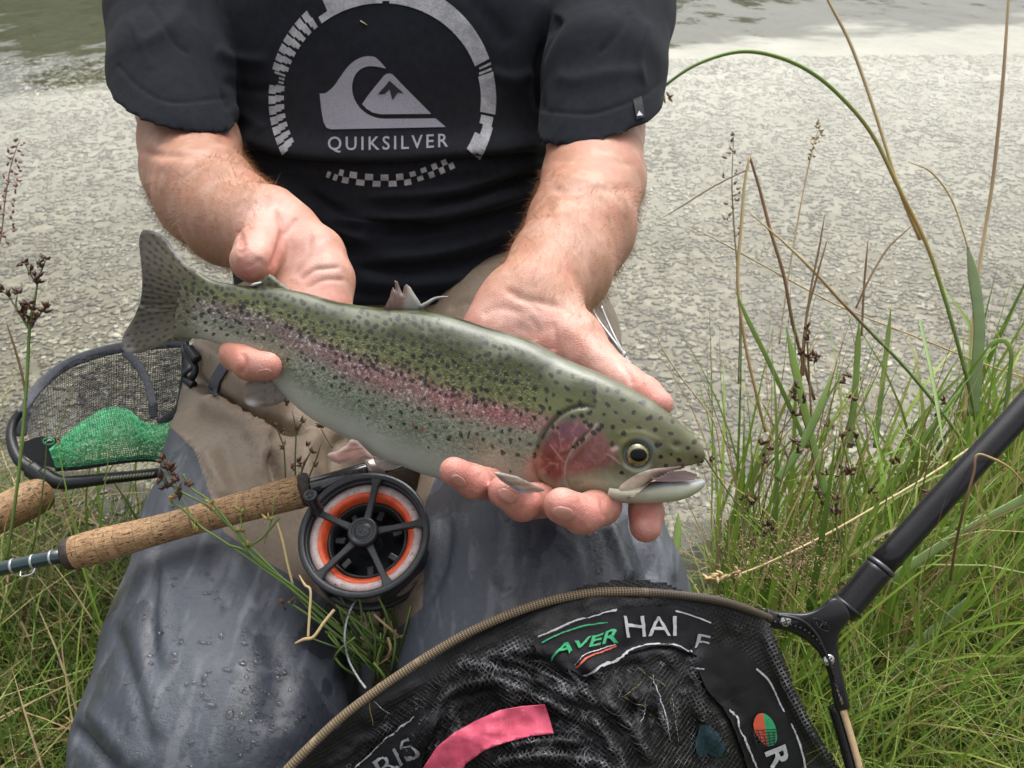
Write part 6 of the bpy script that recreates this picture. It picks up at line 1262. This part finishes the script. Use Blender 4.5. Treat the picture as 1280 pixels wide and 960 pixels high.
# long arching blades through it and along the water's edge
ok2 = lambda x, y, px, py: (px > 880) & (px < 1500) & (y > shore(x) - .33) & (y < shore(x) + .03)
B = scatter(700, .12, 1.1, .4, 1.2, ok2); n = len(B)
bulk('grass', B, RNG.uniform(.12, .36, n), RNG.normal(.4, 1.3, n), np.abs(RNG.normal(.18, .17, n)), RNG.normal(.5, .5, n), RNG.uniform(.0025, .0078, n), pick(n, [G_MID, G_BRIGHT, G_DARK], [3, 3, 1]), pick(n, [G_BRIGHT, G_YEL, G_MID, STRAW, BROWN], [7, 2.5, 3, .9, .4]), 9, label='taller green blades standing along the right water edge')
B = scatter(400, .12, 1.1, .45, 1.3, lambda x, y, px, py: (px > 880) & (px < 1400) & (y < shore(x) + .02)); n = len(B)
bulk('straw', B, RNG.uniform(.15, .42, n), RNG.normal(.3, 1.5, n), np.abs(RNG.normal(.35, .35, n)), RNG.normal(.5, .7, n), RNG.uniform(.0009, .002, n), pick(n, [STRAW, BROWN], [2, 2]), pick(n, [STRAW, BROWN, RUST], [3, 1.4, .5]), 8, label='dry brown and straw coloured stalks tangled through the right bank grass')
# left bank: short mossy turf, straw litter, rushes
okl = lambda x, y, px, py: (px < 215 - .10 * (py - 600)) & (px > -220) & (y < shore(x) - .03) & (py < 1500)
okl2 = lambda x, y, px, py: okl(x, y, px, py) & ((py > 735) | (RNG.random(len(x)) < .30))
B = scatter(8500, -1.0, -.08, .16, .95, okl2); n = len(B); cl = clump(B); near = sstep(.75, .4, B[:, 1])
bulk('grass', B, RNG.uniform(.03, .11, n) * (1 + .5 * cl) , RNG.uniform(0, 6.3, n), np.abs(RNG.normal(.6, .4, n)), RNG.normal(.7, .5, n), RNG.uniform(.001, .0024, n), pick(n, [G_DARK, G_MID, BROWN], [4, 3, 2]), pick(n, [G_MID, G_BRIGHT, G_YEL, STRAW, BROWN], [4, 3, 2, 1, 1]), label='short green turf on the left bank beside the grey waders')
B = scatter(300, -.95, -.1, .3, .9, okl); n = len(B)
bulk('grass', B, RNG.uniform(.12, .30, n), RNG.normal(.6, 1.4, n), np.abs(RNG.normal(.45, .35, n)), RNG.normal(.7, .6, n), RNG.uniform(.0014, .0032, n), pick(n, [G_MID, G_BRIGHT, G_DARK], [3, 2, 1]), pick(n, [G_BRIGHT, G_MID, G_YEL, STRAW], [4, 3, 2, 1]), 9, label='longer green blades leaning across the left bank below the cork grips')
B = scatter(380, -.95, -.1, .25, .88, okl); n = len(B)
bulk('straw', B + np.c_[0 * B[:, :2], RNG.uniform(.005, .05, n)], RNG.uniform(.06, .24, n), RNG.uniform(0, 6.3, n), RNG.normal(1.35, .2, n), RNG.normal(.05, .25, n), RNG.uniform(.001, .003, n), pick(n, [STRAW, BROWN], [2, 2]), pick(n, [STRAW, BROWN, RUST], [3, 1.4, .4]), 6, label='dead straw litter lying on the left bank')
# wet pebbles showing between the grass on the left
Vs, Fs, nn_ = [], [], 0
for q in scatter(420, -.75, -.2, .55, .92, lambda x, y, px, py: (px < 250) & (px > -100) & (py > 590) & (py < 800)):
    V, F = sv2[RNG.integers(6)]; a_ = RNG.uniform(0, 6.3); s = RNG.uniform(.004, .012); R = np.array([[math.cos(a_), -math.sin(a_), 0], [math.sin(a_), math.cos(a_), 0], [0, 0, 1]]); Vs.append((V @ R.T) * s + q + (0, 0, .3 * s)); Fs.append(F + nn_); nn_ += len(V)
props(mk('pebbles', np.vstack(Vs), np.vstack(Fs), simple('wet_pebble', (.10, .092, .08), .25, var=.6, vscale=35, bump=.3), kind='stuff'), 'wet dark pebbles in the mud between the tufts on the left', 'pebbles')

# single plants that stand out
STEMM = Mat('plant_stem'); STEMM.set(Base_Color=STEMM.attr(), Roughness=.45); STEMM = STEMM.m
def stem(path, wpx, cols, parent, name='stem', flat=1.0, n=40, taper=.35, nv=None):
    p = spl(np.array(path, float), n); W = P(p[:, 0], p[:, 1], p[:, 2]); t = np.linspace(0, 1, n); r = wpx * p[:, 2] / FPX / 2 * np.minimum(1, taper + (1 - taper) * np.minimum(t, 1 - t * .0) * 4) * (1 - (1 - taper) * 0)
    v, f = tube(W, r, 8 if flat == 1 else 10, flat=flat, nv=nv); cc = np.array(cols, float); tc = np.linspace(0, len(cc) - 1, n); i = np.minimum(tc.astype(int), len(cc) - 2) if len(cc) > 1 else np.zeros(n, int)
    c = cc[i] * (1 - (tc - i))[:, None] + cc[np.minimum(i + 1, len(cc) - 1)] * (tc - i)[:, None] if len(cc) > 1 else np.tile(cc, (n, 1)); c = c * (1 + .12 * noise3(W, 120, 2)[:, None])
    return mk(name, v, f, STEMM, parent, col=np.repeat(c, 8 if flat == 1 else 10, 0))
def plant(name, label, cat, loc, group=None): return thing(name, label, cat, tuple(on(*loc)), group)
def spike(b, c, d, L, r, col):
    d = nrm(d); V, F = lathe(c, d, np.array([(0, r * .3), (L * .25, r), (L * .55, r * .8), (L, r * .05)]), 6); b.add(V, F, col)
def heads(parent, pts, d, size, cols, k=4, seed=0, up=None):
    r = np.random.default_rng(seed)
    for (x, y) in pts:
        b = MB(); c = on(x, y, d if np.isscalar(d) else d(x, y)); u = UP if up is None else up
        for i in range(k): spike(b, c + r.normal(size=3) * size * .10, u * .8 + r.normal(size=3) * .75, size * r.uniform(.7, 1.1), size * r.uniform(.16, .24), np.array(cols[r.integers(len(cols))]) * r.uniform(.7, 1.3))
        b.build('seed_head', STEMM, parent, col=True)
DK = [(.045, .018, .012), (.075, .030, .016), (.10, .05, .02)]
gb, gy, gm = (.16, .25, .045), (.28, .25, .07), (.095, .16, .032); sw, br, rs = (.50, .38, .19), (.17, .10, .05), (.24, .085, .035)
# right side
t = plant('tall_grass', 'long green rush stem arching from the right bank over to the dark sleeve', 'rush stem', (1225, 560, .90)); stem([(826, 121, .862), (832, 107, .86), (870, 81, .86), (920, 65, .862), (965, 69, .865), (1010, 88, .87), (1050, 120, .875), (1090, 168, .88), (1125, 238, .885), (1158, 305, .89), (1180, 370, .895), (1200, 440, .90), (1215, 500, .905), (1228, 570, .91)], 5.2, [gm, gm, gb, gb, gb, gy, (.45, .30, .10), gb, gm, gm], t, n=90, taper=.5); heads(t, [(836, 121), (829, 120)], .862, .008, [sw, (.4, .28, .14)], 3, 1, up=RT)
t = plant('dry_grass', 'dry straw stalk leaning in from the top edge onto the arching rush', 'dry stalk', (1130, 255, .893)); stem([(1018, -40, .90), (1035, 0, .90), (1060, 48, .90), (1080, 100, .898), (1100, 160, .896), (1118, 218, .894), (1132, 258, .892), (1150, 300, .893)], 4.2, [sw, (.42, .32, .17), sw, (.46, .30, .11)], t, taper=.6)
t = plant('dry_grass', 'tall pale straw stalk rising to the top right corner', 'dry stalk', (1215, 520, 1.0)); stem([(1263, -40, 1.0), (1258, 40, 1.0), (1252, 120, 1.0), (1241, 225, 1.0), (1231, 290, 1.0), (1222, 350, 1.0), (1214, 430, 1.0), (1206, 530, 1.0)], 4.4, [sw, (.34, .22, .12), (.30, .20, .11), sw, sw, sw], t, taper=.6)
t = plant('dry_grass', 'bent dry stalk snapped to a sharp peak with a long side branch', 'dry stalk', (955, 520, .86)); stem([(937, 196, .86), (931, 228, .86), (926, 290, .86), (922, 350, .86), (930, 420, .86), (943, 482, .86), (957, 540, .87)], 4.2, [sw, sw, (.42, .28, .12), sw], t, taper=.7); stem([(937, 195, .86), (950, 238, .862), (963, 288, .865), (980, 345, .868), (990, 400, .87), (1002, 445, .875), (1018, 500, .88)], 4.4, [br, (.28, .17, .08), br, br], t, taper=.7); stem([(827, 273, .87), (855, 256, .868), (880, 240, .866), (905, 226, .863), (932, 213, .861)], 2.2, [(.3, .24, .16), (.28, .22, .15)], t, taper=.3)
t = plant('tall_grass', 'slender seeded grass stem standing left of the snapped stalk', 'grass stem', (924, 470, .87)); stem([(917, 172, .87), (915, 230, .87), (918, 290, .87), (922, 340, .87), (925, 400, .87), (923, 480, .87)], 2.0, [(.22, .2, .11), (.2, .17, .09)], t); heads(t, [(917 + RNG.normal() * 5, 172 + 7 * k + RNG.normal() * 2) for k in range(18)], .87, .0062, [(.30, .24, .14), (.2, .15, .08)], 2, 3)
t = plant('dry_grass', 'pale feathery straw stalk in the middle of the right hand grass', 'dry stalk', (975, 420, .90)); stem([(1025, 155, .9), (1015, 190, .9), (1005, 235, .9), (995, 290, .9), (985, 350, .9), (974, 430, .9)], 2.0, [sw, (.46, .37, .24)], t); heads(t, [(1024 - .28 * k * 3 + RNG.normal() * 2, 157 + 3.6 * k) for k in range(13)], .9, .0065, [(.55, .46, .3), (.45, .36, .22)], 2, 4)
t = plant('tall_grass', 'long diagonal stalk turning from brown to green across the right bank', 'grass stem', (1165, 500, .84)); stem([(932, 262, .86), (980, 303, .858), (1020, 342, .855), (1050, 375, .853), (1066, 392, .852), (1090, 417, .85), (1130, 458, .845), (1175, 512, .84), (1210, 560, .835)], 4.2, [sw, sw, (.35, .24, .12), br, gm, gm, gb], t, n=60, taper=.3)
t = plant('single_blade', 'broad pale green blade with a dry hooked tip at the far right', 'grass blade', (1220, 480, .92)); stem([(1135, 202, .92), (1165, 216, .92), (1190, 250, .92), (1204, 290, .92), (1210, 310, .92)], 2.4, [sw, sw], t, 'tip', taper=.4); stem([(1209, 306, .92), (1217, 345, .92), (1224, 400, .92), (1222, 450, .92), (1216, 520, .92)], 15, [(.20, .25, .12), (.17, .24, .10), (.12, .19, .06)], t, 'blade', flat=.12, taper=.15, nv=FW)  # one blade of grass with a dry tip
t = plant('dry_grass', 'thin straw stalk sloping down to the right above the green blades', 'dry stalk', (1280, 470, .95)); stem([(866, 285, .93), (900, 302, .93), (960, 335, .935), (1050, 383, .94), (1150, 423, .945), (1230, 455, .95), (1300, 478, .955)], 2.2, [(.42, .35, .22), sw, sw], t, taper=.4)
t = plant('dry_grass', 'long straw stalk lying across the grass below the black handle', 'dry stalk', (885, 722, .72)); stem([(888, 724, .70), (915, 720, .705), (950, 708, .71), (1020, 675, .72), (1090, 636, .73), (1160, 595, .745), (1225, 552, .76)], 3.0, [sw, sw, (.5, .42, .2)], t, n=50, taper=.4); heads(t, [(886 + 5 * k, 723 - 1.0 * k) for k in range(9)], .703, .009, [sw, (.42, .3, .14)], 2, 5, up=-RT)
t = plant('dry_grass', 'brown stalk kinked over the black net handle', 'dry stalk', (1190, 720, .60)); stem([(1280, 604, .585), (1262, 585, .58), (1240, 573, .577), (1221, 569, .578), (1217, 592, .577), (1205, 635, .58), (1195, 680, .60), (1188, 725, .62)], 3.4, [(.42, .30, .13), (.40, .28, .12), br, br, br], t, taper=.5)
for k, (pth, w_, cl_, lb) in enumerate((([(1074, 400, .9), (1072, 440, .9), (1068, 500, .9), (1062, 560, .9)], 8, [gb, gb, gm], 'upright green blade against the water beside the dark seed cluster'), ([(1114, 384, .92), (1109, 430, .92), (1102, 490, .915), (1094, 560, .91)], 6.5, [gb, gb, gm], 'upright narrow green blade just right of the tallest mid bank blades'), ([(918, 360, .84), (935, 400, .84), (960, 450, .845), (988, 510, .85), (1010, 560, .85)], 6, [gb, gb, gm], 'green blade slanting right from behind the slender seeded stem'),
                           ([(982, 405, .82), (996, 470, .815), (1014, 545, .81), (1033, 620, .80)], 10, [gb, gb, gm], 'wide green blade leaning left at the middle of the right bank'), ([(1044, 460, .80), (1025, 510, .79), (1000, 560, .78), (972, 600, .77)], 10, [gb, gm, gm], 'wide green blade leaning right across its neighbours'), ([(1232, 440, .86), (1238, 430, .86), (1255, 426, .86), (1264, 440, .86), (1262, 470, .865), (1256, 520, .87)], 6, [gb, gb, gm], 'green blade curling over like a hook near the right edge'),
                           ([(1092, 740, .76), (1140, 706, .77), (1200, 668, .78), (1290, 618, .80)], 12, [(.10, .17, .04), (.14, .21, .06), (.13, .2, .05)], 'broad pale blade lying under the handle at lower right'), ([(1088, 885, .76), (1120, 840, .76), (1160, 795, .77), (1212, 752, .78)], 14, [(.09, .15, .035), (.12, .18, .05), (.1, .16, .04)], 'broad green blade lying in the grass right of the wishbone'), ([(848, 640, .80), (846, 680, .79), (838, 715, .78)], 9, [gb, gb, gm], 'short green blade beside the fish jaw and grey knee'),
                           ([(1180, 560, .66), (1165, 470, .70), (1150, 400, .74)], 5, [gb, gm], 'green blade rising behind the black handle'))):
    t = plant('single_blade', lb, 'grass blade', pth[-1]); stem(pth, w_, cl_, t, 'blade', flat=.14, taper=.08 if k not in (6, 7) else .3, nv=FW)  # each is one blade of grass
t = plant('rush', 'brown stemmed rush with a dark seed cluster in the right bank grass', 'rush', (1010, 560, .84))
for q in ([(1031, 268, .84), (1024, 310, .84), (1012, 370, .84), (1003, 440, .84), (1000, 520, .84)], [(1034, 300, .845), (1020, 350, .845), (1008, 400, .845), (1004, 470, .845)], [(1008, 410, .83), (1010, 445, .83), (1014, 520, .83), (1016, 600, .83)], [(1140, 282, .87), (1110, 310, .865), (1086, 350, .86), (1070, 385, .86)], [(1085, 300, .87), (1080, 360, .87), (1077, 420, .87)]): stem(q, 2.8, [br, (.2, .13, .06), br], t)
heads(t, [(1003, 442), (1010, 448), (1018, 446), (1022, 447), (1008, 410), (1009, 425)], .828, .0075, DK, 5, 7)
r6 = np.random.default_rng(21)
t = plant('rush', 'clump of rushes with many small dark brown seed heads in front of the water', 'rush', (1000, 680, .78)); hp_ = []
for k in range(20):
    x0, y0, d0_ = r6.uniform(925, 1130), r6.uniform(600, 720), r6.uniform(.70, .82); hgt_ = r6.uniform(50, 150); x1 = x0 + r6.normal(12, 40); y1 = y0 - hgt_; stem([(x0, y0, d0_), ((x0 + x1) / 2 + r6.normal() * 6, (y0 + y1) / 2, d0_), (x1, y1, d0_)], 2.0, [gm, (.14, .12, .04)], t, n=14)
    for j in range(r6.integers(2, 5)): hp_.append((x1 + r6.normal() * 7, y1 + r6.normal() * 9 + 4, d0_ - .002))
for i, (x, y, d) in enumerate(hp_): heads(t, [(x, y)], d, .0068, DK, 4, 100 + i)
b = MB()                                                  # brown feathery panicles low on the bank
for k in range(900):
    c = on(r6.normal(985, 55), r6.normal(690, 28), r6.uniform(.66, .78)); spike(b, c, r6.normal(size=3) + UP * .6, r6.uniform(.002, .0042), .0006, np.array((.26, .17, .10)) * r6.uniform(.5, 1.5))
props(b.build('seed_panicles', STEMM, None, col=True, kind='stuff'), 'fine brown seed panicles low in the grass beside the net rim', 'seed heads')
# left side
t = plant('rush', 'dark seeded rush standing against the water at the left edge', 'rush', (20, 620, .80)); D1 = .80
stem([(47, 353, D1), (43, 378, D1), (37, 410, D1), (34, 470, D1), (28, 545, D1), (20, 620, D1), (8, 700, D1)], 4.2, [(.14, .15, .05), gm, gb, gm], t, taper=.5, n=50); stem([(8, 403, D1), (19, 437, D1), (28, 470, D1), (33, 500, D1)], 3.0, [br, (.12, .09, .04)], t, 'leaf', taper=.3)
for q in ([(30, 328), (38, 342), (46, 356)], [(58, 323), (52, 338), (47, 353)], [(8, 366), (22, 388), (36, 412)], [(26, 390), (32, 402), (37, 412)], [(56, 385), (46, 398), (38, 411)], [(22, 368), (20, 380), (24, 392)], [(-4, 362), (6, 366), (14, 374)]): stem([(x, y, D1) for x, y in q], 2.0, [(.12, .10, .04), gm], t, n=14)
heads(t, [(31, 329), (38, 337), (50, 333), (58, 324), (47, 345), (47, 354), (35, 380), (40, 388), (27, 390), (53, 390), (57, 384), (28, 383), (37, 398), (22, 367), (2, 363), (10, 369), (30, 396), (48, 396), (44, 402)], D1 - .002, .0078, DK, 5, 8)
t = plant('tall_grass', 'feathery pink grass panicle at the left edge above the dark rush', 'grass stem', (0, 320, .82)); stem([(24, 176, .82), (14, 206, .82), (7, 245, .82), (2, 290, .82), (-6, 340, .82), (-14, 440, .82)], 1.8, [(.24, .16, .13), (.2, .15, .1)], t); heads(t, [(22 - .075 * (y - 176) * 2 + 1.3 * (i % 2 * 2 - 1) * r6.uniform(1, 8), y) for i, y in enumerate(np.linspace(176, 305, 34))], .82, .0058, [(.32, .17, .16), (.26, .13, .13)], 2, 9)
t = plant('rush', 'bunch of green rushes with dark capsules lying over the cork grip and grey waders', 'rush', (450, 815, .60))
def dl(x, y): return float(np.interp(x, [200, 300, 380, 450, 500], [.585, .575, .572, .578, .588]))
for q in ([(432, 795), (395, 762), (361, 734), (327, 709), (277, 675), (252, 659), (228, 636), (214, 628)], [(440, 800), (361, 730), (313, 683), (288, 658), (260, 633), (229, 616), (207, 602), (200, 594)], [(430, 790), (322, 700), (291, 660), (263, 627), (240, 611), (229, 593)], [(425, 780), (370, 735), (313, 692), (330, 670), (350, 647)], [(330, 680), (338, 655), (343, 631)], [(450, 815), (400, 775), (350, 722), (310, 690), (285, 681)], [(460, 820), (420, 785), (380, 750), (340, 715)], [(465, 830), (430, 800), (395, 775), (360, 752)], [(470, 820), (455, 790), (452, 765), (449, 745)], [(243, 658), (236, 640), (228, 622)], [(313, 683), (303, 660), (300, 641)], [(211, 584), (217, 600), (226, 612)], [(205, 575), (210, 590), (216, 604)]):
    stem([(x, y, dl(x, y)) for x, y in q], 3.0 if len(q) > 3 else 1.8, [gb, gm, (.10, .16, .03), gm] if q[0][0] > 400 else [gm, gb], t, n=40, taper=.45)
heads(t, [(201, 596), (211, 584), (205, 575), (221, 598), (208, 609), (225, 613), (214, 590)], .583, .0072, DK, 5, 10); heads(t, [(353, 755), (364, 754), (233, 606)], .57, .005, DK, 4, 11); heads(t, [(219, 622), (243, 658), (245, 664), (301, 641), (343, 630), (336, 650), (300, 664), (212, 626), (309, 682), (262, 630)], lambda x, y: dl(x, y) - .001, .0055, [(.28, .24, .06), (.2, .2, .05), (.26, .17, .07)], 4, 12)
for k in range(70):
    x0, y0 = r6.normal(470, 22), r6.normal(825, 16); x1, y1 = x0 + r6.normal(-20, 26), y0 - r6.uniform(15, 75); d = r6.uniform(.575, .61); stem([(x0, y0, d), ((x0 + x1) / 2 + r6.normal() * 5, (y0 + y1) / 2, d - .004), (x1, y1, d - .002)], r6.uniform(1.8, 4), [np.array(gm) * .8, gm, gb] if r6.random() < .8 else [br, sw], t, 'blade', n=10, taper=.4)
t = plant('rush', 'small brown seeded rush growing up between the thighs under the trout', 'rush', (369, 600, .665)); D2 = .655
for q in ([(365, 512), (368, 527), (370, 545), (369, 570), (369, 604)], [(378, 527), (373, 536), (370, 545)], [(344, 530), (351, 548), (355, 562), (357, 600)], [(390, 562), (383, 575), (377, 590), (374, 604)], [(402, 553), (396, 572), (388, 592), (384, 604)], [(401, 535), (408, 548), (416, 560)]): stem([(x, y, D2) for x, y in q], 2.0, [(.17, .14, .06), gm], t, n=16)
heads(t, [(377, 528), (373, 578), (390, 565), (395, 583), (365, 587), (355, 559), (358, 505), (354, 540), (344, 530), (384, 558), (378, 582), (371, 537), (402, 534)], D2 - .002, .0055, [(.13, .065, .03), (.18, .11, .05), (.09, .04, .02)], 4, 13)
t = plant('straw', 'bent straw lying below the reel in a v shape', 'straw', (392, 796, .57)); stem([(374, 719, .565), (381, 731, .562), (388, 738, .56), (387, 765, .557), (385, 797, .555)], 3.4, [sw, (.6, .45, .22)], t, taper=.5); stem([(369, 804, .556), (380, 799, .555), (392, 796, .554), (405, 778, .556), (418, 762, .56)], 4.2, [(.6, .45, .22), sw], t, taper=.5)
t = plant('straw', 'short loose straw lying on the taupe cloth left of the reel', 'straw', (356, 690, .58)); stem([(346, 652, .585), (353, 675, .582), (359, 703, .58), (366, 731, .578)], 3.4, [(.58, .42, .18), sw], t, taper=.6)
t = plant('dry_grass', 'thin pale curved stalk over the water right of the thumb', 'dry stalk', (898, 555, .80)); stem([(820, 413, .80), (826, 432, .80), (838, 452, .80), (856, 478, .80), (880, 508, .80), (895, 535, .80), (902, 580, .80)], 2.0, [sw, (.46, .38, .24)], t, taper=.4)
print('plants', round(time.time() - T0, 1))
